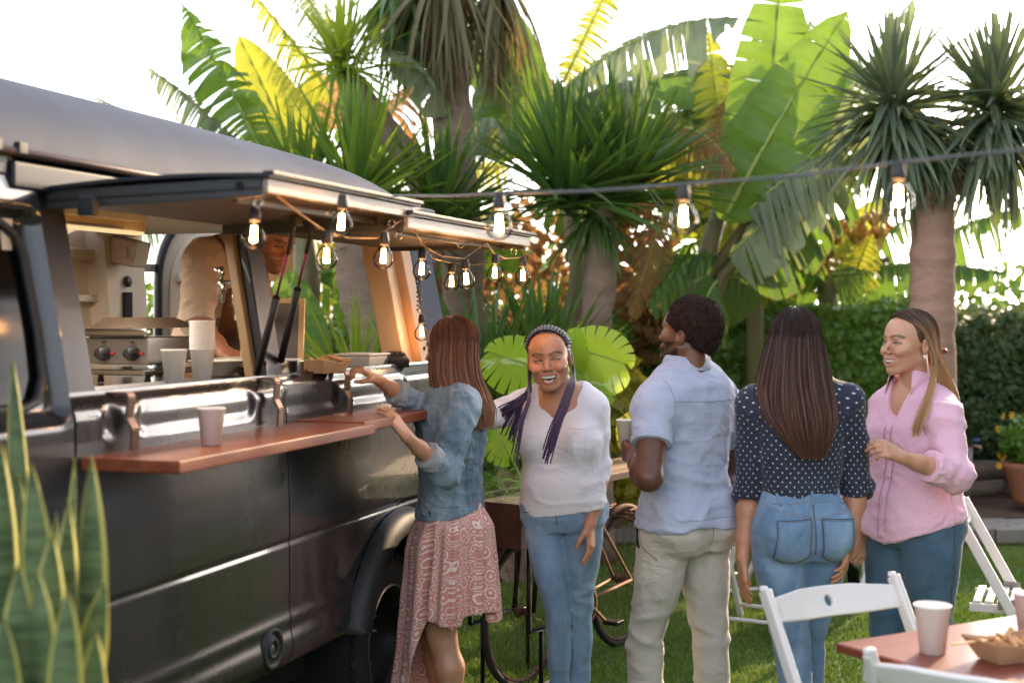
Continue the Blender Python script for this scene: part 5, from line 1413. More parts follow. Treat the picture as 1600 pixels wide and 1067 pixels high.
class Person:
    def __init__(s, label, px, d, rz, floor=0., xy=None):
        p = at(px, 490, d); x, y = (p.x, p.y) if xy is None else xy
        s.root = thing('person', label, 'person', (x, y, floor), R(rz)); s.M = Matrix.Translation((x, y, floor)) @ Matrix.Rotation(R(rz), 4, 'Z'); s.Mi = s.M.inverted()
        s.rz = rz
    def L(s, px, py, d): return s.Mi @ at(px, py, d)
    def D(s, wx, wy, wz=0): return s.Mi.to_3x3() @ Vector((wx, wy, wz))
    def head_frame(s, px, py, d, yaw, pitch=0, roll=0, scale=1.):
        """yaw is the world heading like rz"""
        c = s.L(px, py, d)
        return Matrix.Translation(c) @ Matrix.Rotation(R(yaw-s.rz), 4, 'Z') @ Matrix.Rotation(R(pitch), 4, 'X') @ Matrix.Rotation(R(roll), 4, 'Y') @ Matrix.Scale(scale, 4)
    def body(s, chunks, skin):
        """chunks: (V,Q,colour or None)"""
        Vs, Qs, Cs, o = [], [], [], 0
        for V, Q, c in chunks:
            if c is None: c = np.tile(np.array(skin), (len(V),1))*(1+.08*fbm(V*30, 2, 3)[:,None])
            Vs.append(V); Qs.append(Q+o); Cs.append(c); o += len(V)
        return mesh_obj('body', np.concatenate(Vs), np.concatenate(Qs), m_skin, s.root, col_=np.clip(np.concatenate(Cs), 0, 1))
def neck_chunk(s, hM, base, r0, r1, chest=None, h=.005):
    """neck from inside the head down into the shoulders"""
    a = hM @ Vector((0,.020,-.05)); pr = [(cap(a, base, r0, r1), .02)]
    if chest: pr += chest
    V, Q = solid(pr, h); return V, Q, None
def hand_tint(V, Q, wr, skin, palm=None):
    c = np.tile(np.array(skin), (len(V),1))*(1+.10*fbm(V*45, 3, 8)[:,None]); return c
def shoes(P, pos, mat, s=1.):
    for (x, y, a) in pos:
        M = Matrix.Translation((x, y, 0)) @ Matrix.Rotation(a, 4, 'Z')
        V, Q = solid([(cap((0,.04,.045),(0,-.10,.032),.038*s,.034*s), .02), (cap((0,.06,.06),(0,.05,.10),.036*s,.038*s), .02), (ell((0,-.13,.028),(.04*s,.05,.024)), .02)], .007, cuts=[lambda X,Y,Z: .004-Z+X*0+Y*0])
        mesh_obj('shoe', xform(V, M), Q, mat, P.root)

# ================================================================== woman in the denim jacket
SK1 = (.50,.26,.15)
P1 = Person('woman with long auburn hair in denim jacket and pink patterned skirt reaching over the counter', 704, 5.5, -104)
hM = P1.head_frame(705, 545, 5.46, -112, 6, 0, 1.0)
hV, hQ, hc, t_, b_, yc_ = head_mesh(SK1, (.45,.15,.13), (.10,.05,.03), 'closed', h=.0035)
ch = [(xform(hV, hM), hQ, hc)]
ch.append(neck_chunk(P1, hM, Vector((0,.02,1.33)), .05, .055))
L = P1.L
shL, elL, wrL = L(722,632,5.33), L(698,738,5.20), L(637,684,5.05)
V, Q = arm_mesh(shL, elL, wrL, dict(d=L(604,640,5.06)-wrL, palm=P1.D(-.62,.45,-.55), left=True, s=.93, curl=.30, spread=.05, thumb=.15), .9, start=.55); ch.append((V, Q, None))
shR, elR, wrR = L(690,628,5.64), L(655,632,5.46), L(592,594,5.30)
elR = L(662,640,5.48)
V, Q = arm_mesh(shR, elR, wrR, dict(d=L(556,572,5.26)-wrR, palm=P1.D(-.2,.1,-1), left=False, s=.93, curls=[.75,.8,.85,.9], spread=.03, thumb=.7), .9, start=.55); ch.append((V, Q, None))
# bare lower legs
legs = [((.075,-.04,.72),(.07,-.02,.46),(.075,.005,.30),(.075,.03,.08)), ((-.07,-.10,.72),(-.055,-.10,.46),(-.055,-.075,.30),(-.055,-.05,.08))]
for a, b, c_, d_ in legs:
    V, Q = solid([(cap(a,b,.085,.058),.03),(cap(b,(b[0],b[1]+.005,b[2]-.05),.058,.052),.02),(cap((b[0],b[1]+.01,b[2]-.05),(c_[0],c_[1]+.012,c_[2]),.050,.058),.03),(cap((c_[0],c_[1]+.012,c_[2]),d_,.056,.034),.02),(cap(d_,(d_[0],d_[1]-.12,.04),.036,.034),.02)], .006); ch.append((V, Q, None))
P1.body(ch, SK1)
# jacket
z = [.86,.92,1.0,1.1,1.2,1.28,1.34,1.39]
jk = [(col(z, 0, [.0,.0,.0,.0,.005,.012,.02,.025], [.165,.155,.145,.155,.17,.175,.165,.11], [.13,.125,.118,.125,.13,.125,.11,.085], p=2.3), .02)]
jk += [(cap((.03,.02,1.355), shL+Vector((0,0,-.005)), .055, .062), .05), (cap((-.03,.02,1.355), shR+Vector((0,0,-.005)), .055, .060), .05)]
def sleeve(sh, el, wr, k, r0, r1, r2, kk=.03, frac=.62):
    cut_ = el.lerp(wr, frac)
    return [(cap(sh, sh.lerp(el,.5), r0, (r0+r1)/2), kk), (cap(sh.lerp(el,.5), el, (r0+r1)/2, r1), .02), (cap(el, cut_, r1, r2, endcut=True), .02)]
jk += sleeve(shL, elL, wrL, 0, .066, .056, .047, frac=.45); jk += sleeve(shR, elR, wrR, 0, .062, .054, .046, frac=.58)
V, Q = solid(jk, .0075, cuts=[lambda X,Y,Z: (.865+.02*Y/.1)-Z+X*0])
dl = np.minimum(dist_poly(V, [shL,elL,wrL]), dist_poly(V, [shR,elR,wrR])); arm_ = (dl < .075)
V = wrinkle(V, Q, .010, (11,11,15), 21, mask=np.where(arm_, 1.25, .7)); V = wrinkle(V, Q, .004, (26,26,30), 22); V = relax(V, Q, 1, .4)
jo = mesh_obj('jacket', V, Q, m_denim, P1.root); bv = bvh_of(V, Q)
for el, wr, f, r_ in ((elL,wrL,.47,.052),(elR,wrR,.62,.050)):
    a = el.lerp(wr, f-.14); b = el.lerp(wr, f+.06); cV, cQ = solid([(cap(a, b, r_+.001, r_, endcut=True), .01)], .005, cuts=[lambda X,Y,Z,a=a,b=b: -((X-a[0])*(b-a)[0]+(Y-a[1])*(b-a)[1]+(Z-a[2])*(b-a)[2])])
    cV = wrinkle(cV, cQ, .004, (30,30,30), 5); mesh_obj('cuff', cV, cQ, m_denimcuff, P1.root)
    cuffc = (a+b)/2
for k in range(14):   # frayed threads at the far cuff
    c0 = elR.lerp(wrR, .60)+Vector((random.uniform(-.02,.02), random.uniform(-.02,.02), -.045))
    MB().tube([c0, c0+Vector((random.uniform(-.01,.01), random.uniform(-.01,.01), -random.uniform(.02,.05)))], .0012, 4).build('thread', m_denimcuff, P1.root)
back = Vector((0,-1,0)); sd = Vector((-1,0,0))   # rays towards -y hit the back, towards -x hit the left side
for pts in ([(.11,.5,1.30),(.10,.5,1.1),(.09,.5,.93)], [(-.10,.5,1.30),(-.085,.5,1.1),(-.07,.5,.93)], [(-.15,.5,1.27),(0,.5,1.255),(.15,.5,1.27)], [(-.16,.5,.925),(0,.5,.92),(.16,.5,.925)]):
    seam(P1.root, bv, pts, back, .0016)
    seam(P1.root, bv, [(x+.008 if pts[0][2] != pts[-1][2] else x, y, z+(0 if pts[0][2] != pts[-1][2] else .01)) for x, y, z in pts], back, .0012)
for pts in ([(.5,-.10,.925),(.5,0,.92),(.5,.1,.925)], [(.5,-.06,1.2),(.5,-.05,1.05),(.5,-.04,.93)], [(.5,-.105,.93),(.5,-.10,1.05),(.5,-.10,1.2)]): seam(P1.root, bv, pts, sd, .0016)
patch(P1.root, bv, lambda s, t: (.5, -.02-.05*s, .885+.028*t), sd, m_denim, 'waist_tab', .004, 6, 4)
q = proj(bv, (.5,-.028,.90), sd, .006)
if q: MB().lathe([(0,.003),(.007,.003),(.008,0)], q, 12, 'x').build('button', m_copper, P1.root)
collar(P1.root, (0,.022,1.365), .075, .07, .012, -2.3, 2.3, .05, .028, m_denim, .01)
# skirt: flowing, uneven hem
nA, nZ = 150, 60; A = np.linspace(0, 2*PI, nA, endpoint=False); V = []; uv = []
for j in range(nZ+1):
    t = j/nZ
    for a in A:
        sx, sy = math.sin(a), -math.cos(a)      # a=0 is the front
        # hem: low point at the front towards the van, knee length at the near back
        w_ = min(1, max(0, 1.15*math.cos(a+.10)+.12)); low = .50-.42*w_*w_*(3-2*w_)+.025*math.sin(5*a+1.)+.012*math.sin(11*a)
        zt = .92; z_ = zt+(low-zt)*t
        pl = (.003+.020*t**1.3)*math.sin(11*a+2.2*math.sin(2*a)+1.5*t)+(.002+.013*t)*math.sin(23*a+3*math.sin(a*3))
        rx, ry = (.135+.045*ss(0,.22,t)+.030*t+pl), (.118+.040*ss(0,.22,t)+.035*t+pl)
        V.append((rx*sx, -.0+ry*sy-.02*t, z_+.006*math.sin(9*a))); uv.append((a*.19+.02*math.sin(a*11), z_, 0))
V = np.array(V); I = np.arange((nZ+1)*nA).reshape(nZ+1, nA); J = np.roll(I, -1, 1)
Q = np.stack([I[:-1], I[1:], J[1:], J[:-1]], -1).reshape(-1,4)
V = V+vnormals(V, Q)*(.006*fbm(V*np.array([9,9,5]), 3, 31))[:,None]
so = mesh_obj('skirt', V, Q, m_skirt, P1.root, puv=uv); sm_ = so.modifiers.new('s', 'SOLIDIFY'); sm_.thickness = .003
# hair
m_auburn = hairmat('auburn_hair', (.055,.019,.010), (.145,.050,.025), (.34,.14,.065))
def long_hair(P, name, hM, env, mat, n, width, face, seed, drop=.12, cap_r=(.083,.100,.088), part=0.0, cap_c=(0,.014,.036)):
    """env: list of centre (Vector) and radii along the fall; hM head frame (local). Strands start on the crown"""
    rng = np.random.default_rng(seed); paths = []
    for i in range(n):
        a = rng.uniform(-PI+face, PI-face); rho = .80+.22*rng.random()+(.12*rng.random() if rng.random() < .05 else 0)  # a=0 is the back of the head
        pts = []
        h0 = rng.uniform(.05, 1.)
        for t in np.linspace(h0*.55, 1, 7):
            th = t*PI*.52
            q = Vector((cap_c[0]+math.sin(a)*math.sin(th)*cap_r[0]*(.97+.06*rho-.03), cap_c[1]+math.cos(a)*math.sin(th)*cap_r[1], cap_c[2]+math.cos(th)*cap_r[2]*(.97+.05*rho)))
            q.x += part*(1-t)**2
            pts.append(hM @ q)
        last = pts[-1]; wob = rng.normal(size=(2,))*.006; ln = 1-drop*rng.random()**1.5; ax0 = hM.to_3x3()
        rel = (last-hM @ Vector(cap_c)); aa = math.atan2(rel.dot(env[0][2][0]), rel.dot(env[0][2][1])); K = 12
        for k in range(1, K+1):
            t = k/K*ln; f = t*(len(env)-1); j = min(int(f), len(env)-2); g = f-j
            c = env[j][0].lerp(env[j+1][0], g); r = [env[j][1][m]*(1-g)+env[j+1][1][m]*g for m in (0,1)]; ux, uy = env[j][2] if len(env[j]) > 2 else (Vector((1,0,0)), Vector((0,1,0)))
            q = c+ux*(math.sin(aa)*r[0]*rho)+uy*(math.cos(aa)*r[1]*rho)
            q += Vector((math.sin(t*7+a*3)*.004+wob[0]*t, wob[1]*t+math.cos(t*6+a*5)*.004, 0))
            w = min(1, t*3.0); q = last.lerp(q, w) if t < .33 else q
            if t < .33: q.z = last.z+(q.z-last.z)*1.0
            pts.append(q)
        # resample to a fixed count
        pp = np.array([tuple(x) for x in pts]); paths.append(pp)
    return strand_path_obj(name, P.root, np.array(paths), width, mat, seed)
def hair_base(P, hM, env, mat, face=.9, cap_r=(.080,.097,.085), h=.006, shrink=.85, cap_c=(0,.014,.036), facecut=True):
    pr = [(ell((0,0,0), cap_r), .01)]
    V0, Q0 = solid([(ell(cap_c, cap_r), .01)], .006, cuts=[(lambda X,Y,Z: np.maximum(-(Y+.052-(Z-.03)*.35), -.035-Z-np.clip(Y,0,.1)*.5+0*X) if facecut else (lambda X,Y,Z: X*0-1))])
    V0 = xform(V0, hM)
    rings_ = []
    for e in env:
        c, r = e[0], e[1]; ux, uy = e[2] if len(e) > 2 else (Vector((1,0,0)), Vector((0,1,0))); rings_.append([c+ux*math.sin(a)*r[0]*shrink+uy*math.cos(a)*r[1]*shrink for a in np.linspace(0,2*PI,24,endpoint=False)])
    V1 = np.array([tuple(p) for r_ in rings_ for p in r_]); n_ = 24; Q1 = np.array([(i*n_+k, i*n_+(k+1)%n_, (i+1)*n_+(k+1)%n_, (i+1)*n_+k) for i in range(len(rings_)-1) for k in range(n_)])
    V, Q = join([(V0, Q0), (V1, Q1)])
    uv = np.stack([np.arctan2(V[:,0], V[:,1])*2, (V[:,2].max()-V[:,2])/(np.ptp(V[:,2])+1e-6), V[:,0]*0], 1)
    return mesh_obj('hair', V, Q, mat, P.root, puv=uv)
bx, by = P1.D(1,0), P1.D(0,1)
fr = (bx, by)
env1 = [(L(703,548,5.46),(.092,.10),fr),(L(706,580,5.46),(.098,.10),fr),(L(716,610,5.46),(.104,.105),fr),(L(732,640,5.46),(.092,.11),fr),(L(744,668,5.46),(.060,.10),fr)]
hb = hair_base(P1, hM, env1, m_auburn, facecut=True); hs = long_hair(P1, 'hair_strands', hM, env1, m_auburn, 2300, .0042, .75, 3, drop=.16); hs.parent = hb
shoes(P1, [(.075,.03,0),(-.055,-.05,0)], m_shoe, .9)

# ================================================================== laughing woman
SK2 = (.47,.225,.125)
P2 = Person('laughing woman with purple braids wearing white top and light blue jeans', 880, 5.85, -14); L = P2.L
hM = P2.head_frame(858, 561, 5.78, -7, 3, -6, 1.10)
hV, hQ, hc, tp_, bt_, yc_ = head_mesh(SK2, (.40,.14,.11), (.07,.03,.02), 'laugh', nose=1.3, eyes=.08, wide=1.10, cheek=1.2)
ch = [(xform(hV, hM), hQ, hc)]
chest2 = [(cap((.07,-.0,1.315),(-.07,-.0,1.315),.05), .04), (ell((0,-.035,1.24),(.135,.085,.12)), .04)]
ch.append(neck_chunk(P2, hM, Vector((-.005,.0,1.32)), .053, .068, chest2))
shL, elL, wrL = L(922,634,5.82), L(936,728,5.83), L(922,818,5.72)
V, Q = arm_mesh(shL, elL, wrL, dict(d=L(924,870,5.68)-wrL, palm=P2.D(-.9,.35,0), left=True, s=1.0, curl=.28, spread=.05, thumb=.35), 1.05, start=.8); ch.append((V, Q, None))
shR, elR, wrR = L(816,632,5.92), L(770,650,5.78), L(735,640,5.72)
V, Q = arm_mesh(shR, elR, wrR, dict(d=Vector((-1,-.1,0)), palm=Vector((0,-1,0)), left=False, s=1.0, curl=.3), 1.05, start=.8); ch.append((V, Q, None))
P2.body(ch, SK2); teeth_obj(P2.root, hM, tp_, bt_, yc_, 'laugh')
z = [.82,.88,.95,1.02,1.10,1.18,1.25,1.31,1.36]
tt = [(col(z, [.0,.0,0,0,0,0,0,0,0], [.0,.0,0,0,0,.0,.005,.01,.01], [.172,.178,.175,.168,.168,.176,.182,.165,.10], [.14,.148,.150,.142,.135,.132,.125,.105,.07], p=2.2), .02)]
tt += [(ell((s*.078,-.088,1.13),(.085,.080,.085)), .05) for s in (-1,1)]+[(ell((0,-.07,.95),(.12,.085,.09)), .05)]
tt += [(cap((.05,.01,1.335), shL, .045, .060), .05), (cap((-.05,.01,1.335), shR, .045, .058), .05)]
tt += sleeve(shL, elL, wrL, 0, .063, .050, .036, frac=.99); tt += sleeve(shR, elR, wrR, 0, .060, .050, .040, frac=.9)
neckcut = [(cap((0,-.02,1.42),(0,-.04,1.35),.105,.078), .008), (cap((0,-.05,1.34),(.0,-.15,1.225),.086,.014), .008), (cap((0,-.10,1.35),(.0,-.22,1.22),.086,.012), .008)]
V, Q = solid(tt, .0075, cuts=[lambda X,Y,Z: (.835+.03*np.clip(X/.2,-1,1))-Z+Y*0], subs=neckcut)
dl = np.minimum(dist_poly(V, [shL,elL,wrL]), dist_poly(V, [shR,elR,wrR])); arm_ = dl < .07
V = wrinkle(V, Q, .006, (7,7,13), 41, mask=np.where(arm_, 1.3, .8)*np.clip((np.linalg.norm(V-np.array([0,-.08,1.33]),axis=1)-.10)/.08,0,1)); V = relax(V, Q, 1, .4)
mesh_obj('top', V, Q, m_tee, P2.root); bv = bvh_of(V, Q)
seam(P2.root, bv, [(-.16,-.5,.862-.018),(0,-.5,.862),(.15,-.5,.885)], (0,1,0), .0014, m_tee)
seam(P2.root, bv, [(.045,-.5,1.19),(.12,-.5,1.19),(.12,-.5,1.10)], (0,1,0), .0012, m_tee)
def jeans(P, mat, pelvis, legs, butt=(), h=.0085, amp=.007, seed=1, zt=None, tilt=0, knee=.48, mask=None):
    pr = [(col(*pelvis, p=2.25), .03)]+[(ell(c, r), .045) for c, r in butt]
    for lg in legs: lg = np.array(lg); pr.append((col(lg[:,0], lg[:,1], lg[:,2], lg[:,3], lg[:,4]), .012))
    V, Q = solid(pr, h)
    zz = V[:,2]; kn = np.exp(-((zz-knee)/.10)**2)+.7*np.exp(-((zz-.80)/.06)**2)+.7*np.exp(-((zz-.15)/.12)**2)
    V = wrinkle(V, Q, amp, (5,5,13), seed, mask=.25+kn); V = wrinkle(V, Q, amp*.45, (14,14,16), seed+2); V = relax(V, Q, 1, .4)
    o = mesh_obj('jeans' if mat is not m_khaki else 'trousers', V, Q, mat, P.root); return o, bvh_of(V, Q)
pel = ([.76,.80,.86,.92,.98], [.0,0,0,0,0], [0,0,0,0,0], [.15,.172,.182,.170,.150], [.105,.125,.135,.130,.12])
lg = lambda s, dy=0, dx=0, k=1.: [(.86,s*.082,0,.100*k,.110*k),(.74,s*.088+dx*.2,-.005+dy*.2,.098*k,.102*k),(.62,s*.084+dx*.5,-.01+dy*.5,.085*k,.090*k),(.50,s*.078+dx*.8,-.012+dy*.8,.068*k,.072*k),(.42,s*.076+dx,-.002+dy,.062*k,.066*k),(.32,s*.075+dx,.012+dy,.062*k,.066*k),(.18,s*.074+dx,.012+dy,.052*k,.054*k),(.10,s*.074+dx,.01+dy,.050*k,.050*k)]
jo, bj = jeans(P2, m_jean, pel, [lg(1,.04,-.015,.86), lg(-1,-.05,.065,.86)], [((.08,.07,.84),(.09,.08,.09)),((-.08,.07,.84),(.09,.08,.09))], seed=51)
seam(P2.root, bj, [(.0,-.5,.9),(.0,-.5,.84),(.0,-.5,.80)], (0,1,0), .0018, m_seamd); seam(P2.root, bj, [(.06,-.5,.9),(.10,-.5,.85),(.15,-.5,.84)], (0,1,0), .0018, m_seamd); seam(P2.root, bj, [(-.06,-.5,.9),(-.10,-.5,.85),(-.15,-.5,.84)], (0,1,0), .0018, m_seamd)
shoes(P2, [(.054,.05,0),(-.055,-.04,0)], m_shoew)
# braids
m_braid = hairmat('braid_hair', (.016,.010,.013), (.045,.024,.036), (.055,.022,.085), .5)
hairc = MB(); bo = None
V, Q = solid([(ell((0,.020,.040),(.081,.095,.083)), .01)], .005, cuts=[lambda X,Y,Z: np.maximum(-(Y+.062-.42*(Z-.05)), -.03-Z)+0*X])
V = V+seg_unit(V-np.array([0,.02,.03]))*(.0022*np.sin(np.arctan2(V[:,0], V[:,2]-.02)*34))[:,None]
bo = mesh_obj('hair', xform(V, hM), Q, m_braid, P2.root, puv=np.stack([V[:,0]*3, V[:,1]*0, V[:,0]*0],1))
def braid(parent, pts, r=.0062, seed=0):
    pts = bez([tuple(p) for p in pts], 14); n_ = len(pts); 
    # smooth
    for _ in range(8): pts[1:-1] = .25*pts[:-2]+.5*pts[1:-1]+.25*pts[2:]
    T = seg_unit(np.gradient(pts, axis=0)); ref = np.array([.3,-1,.1]); S = seg_unit(np.cross(T, ref)); U = np.cross(S, T)
    V = []; Q = []; m = 6; arc = np.concatenate([[0], np.cumsum(np.linalg.norm(np.diff(pts, axis=0), axis=1))])
    fine = np.arange(0, arc[-1], .0042); P_f = np.stack([np.interp(fine, arc, pts[:,i]) for i in range(3)], 1); Sf = np.stack([np.interp(fine, arc, S[:,i]) for i in range(3)], 1); Uf = np.stack([np.interp(fine, arc, U[:,i]) for i in range(3)], 1)
    for i in range(len(fine)):
        taper = 1-.55*(fine[i]/arc[-1]); rr = r*taper*(1+.20*math.sin(fine[i]*PI*2/.0125)); sh = r*.12*math.sin(fine[i]*PI/.0125)
        for k in range(m): a = 2*PI*k/m; V.append(P_f[i]+Sf[i]*(math.cos(a)*rr*1.15+sh)+Uf[i]*math.sin(a)*rr)
    for i in range(len(fine)-1):
        for k in range(m): k2 = (k+1) % m; Q.append((i*m+k, i*m+k2, (i+1)*m+k2, (i+1)*m+k))
    V = np.array(V); return mesh_obj('braid', V, Q, m_braid, parent, puv=np.stack([V[:,0]*4, np.linspace(0,1,len(V)), V[:,0]*0],1))
Hh = lambda x, y, z: hM @ Vector((x, y, z))
rb = random.Random(9)
for i in range(19):   # along the hairline, back over the head
    a = R(-84+9.3*i); x = math.sin(a)*.077; z_ = .040+math.cos(a)*.078
    braid(bo, [Hh(x*.93,-.066+.040*abs(math.sin(a))**1.5,z_*.99-.006), Hh(x*1.02,-.02,z_+.006), Hh(x*1.07,.05,z_*.95+.003), Hh(x*.9,.105,z_*.5), Hh(x*.6,.12,-.05)], .0056)
for i in range(26):   # hanging at her right shoulder, swept back
    o_ = rb.uniform(-1,1); q = rb.random()
    braid(bo, [Hh(-.075+.006*o_,.03+.02*q,.0), Hh(-.082,.03,-.08), L(826+5*o_,612+6*q,5.74), L(804+14*q,630+8*o_,5.70), L(782+30*q,640+10*o_+22*q,5.74), L(762+44*q,655+14*o_+40*q,5.76)], .0048)
for i in range(9):
    o_ = rb.uniform(-1,1); q = rb.random()
    braid(bo, [Hh(-.078,.01,.0), Hh(-.085,-.01,-.09), L(828+3*o_,625,5.62), L(816+6*o_,660,5.57), L(806+8*o_,690+35*q,5.58)], .0042)
for i in range(24):
    o_ = rb.uniform(-1,1); q = rb.random()
    braid(bo, [Hh(.078+.004*o_,.02+.02*q,.02), Hh(.086,.0,-.06), L(893+6*o_,600,5.62), L(880+8*o_,635+8*q,5.54), L(866+9*o_,662+26*q,5.50), L(856+9*o_,690+36*q,5.51)], .0048)

# ================================================================== man in the pale blue shirt
SK3 = (.12,.048,.028)
P3 = Person('bearded man in pale blue short sleeved shirt and stone trousers holding a paper cup', 1070, 5.3, -143); L = P3.L
hM = P3.head_frame(1074, 522, 5.27, -124, -8, 0, 1.02)
hV, hQ, hc, tp_, bt_, yc_ = head_mesh((.17,.068,.036), (.12,.045,.035), (.02,.01,.008), 'closed', fem=False, beard=(.014,.009,.007), nose=1.25, eyes=.6)
ch = [(xform(hV, hM), hQ, hc)]
ch.append(neck_chunk(P3, hM, Vector((0,.02,1.42)), .060, .066))
shL, elL, wrL = L(1022,640,5.16), L(1014,746,5.02), L(992,716,5.22)
cupP = at(979, 690, 5.34)
V, Q = arm_mesh(shL, elL, wrL, dict(d=L(972,700,5.33)-wrL, palm=P3.D(.85,.35,.05), left=True, s=1.08, curls=[1.0,1.0,1.05,1.1], spread=.03, thumb=.55), 1.28, start=.45); ch.append((V, Q, None))
shR, elR, wrR = L(1134,640,5.42), L(1140,745,5.46), L(1122,812,5.30)
V, Q = arm_mesh(shR, elR, wrR, dict(d=L(1112,850,5.2)-wrR, palm=P3.D(-1,0,0), left=False, s=1.08, curl=.5), 1.25, start=.45); ch.append((V, Q, None))
P3.body(ch, SK3)
z = [.86,.92,1.0,1.08,1.16,1.24,1.32,1.39,1.44,1.47]
st = [(col(z, [0]*10, [.005,.0,.0,.0,.0,.0,.01,.015,.015,.015], [.196,.190,.180,.174,.180,.192,.200,.185,.13,.09], [.160,.152,.134,.124,.126,.135,.138,.120,.085,.07], p=2.4), .02)]
st += [(ell((s*.08,.072,.89),(.105,.092,.11)), .05) for s in (-1,1)]
st += [(cap((.04,.015,1.42), shL, .05, .074), .06), (cap((-.04,.015,1.42), shR, .05, .074), .06)]
for sh, el in ((shL,elL),(shR,elR)): st += [(cap(sh, sh.lerp(el,.50), .077, .072, endcut=True), .03)]
V, Q = solid(st, .0075, cuts=[lambda X,Y,Z: (.842+.02*(Y/.13)+.012*np.sin(X*22))-Z])
bz_ = np.clip((V[:,2]-.86)/.1, 0, 1)
V = wrinkle(V, Q, .012, (5,5,12), 61, mask=.45+.55*np.clip((1.15-V[:,2])/.2, 0, 1)); V = wrinkle(V, Q, .005, (13,13,17), 62); V = relax(V, Q, 1, .35)
mesh_obj('shirt', V, Q, m_shirtb, P3.root); bv = bvh_of(V, Q)
m_shirtseam = simple('shirt_seam', (.30,.33,.44), rough=.9)
seam(P3.root, bv, [(-.17,.5,1.335),(0,.5,1.33),(.17,.5,1.335)], (0,-1,0), .0016, m_shirtseam)
for s in (-1,1): seam(P3.root, bv, [(s*.172,.5,1.43),(s*.168,.5,1.34),(s*.176,.5,1.24)], (0,-1,0), .0016, m_shirtseam)
seam(P3.root, bv, [(-.16,.5,.905),(0,.5,.908),(.16,.5,.905)], (0,-1,0), .0014, m_shirtseam)
for sh, el in ((shL,elL),(shR,elR)):
    a, b = sh.lerp(el,.40), sh.lerp(el,.53); cV, cQ = solid([(cap(a, b, .0765, .0755, endcut=True), .01)], .006, cuts=[lambda X,Y,Z,a=a,b=b: -((X-a[0])*(b-a)[0]+(Y-a[1])*(b-a)[1]+(Z-a[2])*(b-a)[2])])
    mesh_obj('sleeve_hem', wrinkle(cV, cQ, .003, (20,20,20), 5), cQ, m_shirtb, P3.root)
collar(P3.root, (0,.012,1.465), .075, .078, .010, -2.5, 2.5, .045, .018, m_shirtb, .018)
pel = ([.78,.84,.90,.96], [0]*4, [0]*4, [.165,.180,.178,.168], [.12,.138,.138,.128])
lgm = lambda s, dy, dx: [(.88,s*.085,0,.093,.112),(.76,s*.088+dx*.2,dy*.2,.093,.102),(.62,s*.088+dx*.4,dy*.45,.084,.090),(.50,s*.086+dx*.7,dy*.8,.073,.078),(.42,s*.084+dx,dy,.068,.074),(.28,s*.082+dx,dy+.01,.066,.070),(.10,s*.088+dx,dy+.01,.070,.074)]
to, bt = jeans(P3, m_khaki, pel, [lgm(1,-.10,.03), lgm(-1,.02,-.03)], [((.085,.075,.86),(.095,.085,.09)),((-.085,.075,.86),(.095,.085,.09))], amp=.010, seed=71)
seam(P3.root, bt, [(0,.5,.90),(0,.5,.82),(0,.5,.76)], (0,-1,0), .002, simple('trouser_seam', (.36,.32,.25), rough=.9))
seam(P3.root, bt, [(.5,-.07,.88),(.5,-.03,.80),(.5,.03,.755)], (-1,0,0), .0028, simple('trouser_seam_shadow', (.30,.26,.2), rough=.9))
seam(P3.root, bt, [(.5,-.085,.86),(.5,-.068,.83),(.5,-.05,.79)], (-1,0,0), .007, m_dark, 'phone_in_pocket')
shoes(P3, [(.12,-.09,0),(-.12,.03,0)], m_shoe, 1.1)
# short dense curls
m_afro = simple('afro_hair', (.016,.010,.008), (.038,.022,.016), rough=.95, scale=50, bs=.5, bd=.003, bscale=150, spec=.1)
V, Q = solid([(ell((0,.030,.050),(.090,.104,.090)), .02), (ell((0,.068,-.002),(.074,.056,.068)), .03), (ell((0,.010,.056),(.088,.098,.084)), .02)], .004, cuts=[lambda X,Y,Z: np.maximum(-(Y+.058-.25*(Z-.06)), np.maximum(-(Z-.012+np.clip((Y+.015)*.62,-.05,.15)*1.0), -.2))+0*X])
V = V+vnormals(V, Q)*(.0035*fbm(V*150, 2, 7)+.002*fbm(V*60, 2, 8))[:,None]
ho = mesh_obj('hair', xform(V, hM), Q, m_afro, P3.root)
rng = np.random.default_rng(5); pick = rng.choice(len(V), 3800); N_ = vnormals(V, Q)[pick]; P0 = V[pick]
dv = seg_unit(N_+rng.normal(size=N_.shape)*.7); ln_ = (.003+.005*rng.random((len(pick),1))); side = seg_unit(np.cross(dv, rng.normal(size=dv.shape)))*.0012
fz = np.stack([P0-side, P0+side, P0+dv*ln_+side*.4, P0+dv*ln_-side*.4], 1).reshape(-1,3); fo = link('hair_curls', fast_mesh('hair_curls', xform(fz, hM), np.arange(len(fz)).reshape(-1,4), m_afro), ho); fo['kind'] = 'stuff'

# ================================================================== woman in the dotted blouse, seen from behind
SK4 = (.47,.215,.115)
P4 = Person('woman seen from behind with long brown hair and navy dotted blouse', 1250, 5.15, -168); L = P4.L
hM = P4.head_frame(1240, 535, 5.13, -165, 0, 0, 1.0)
hV, hQ, hc, *_r = head_mesh(SK4, (.45,.15,.13), (.06,.03,.02), 'closed', h=.005)
ch = [(xform(hV, hM), hQ, hc)]; ch.append(neck_chunk(P4, hM, Vector((0,.01,1.38)), .05, .055))
shL, elL, wrL = L(1180,632,5.16), L(1172,770,5.22), L(1160,872,5.14)
V, Q = arm_mesh(shL, elL, wrL, dict(d=L(1162,940,5.12)-wrL, palm=P4.D(.9,.2,.1), left=True, s=.98, curl=.22, spread=.03, thumb=.3), 1.02, start=.8); ch.append((V, Q, None))
shR, elR, wrR = L(1322,628,5.14), L(1338,760,5.22), L(1326,850,5.12)
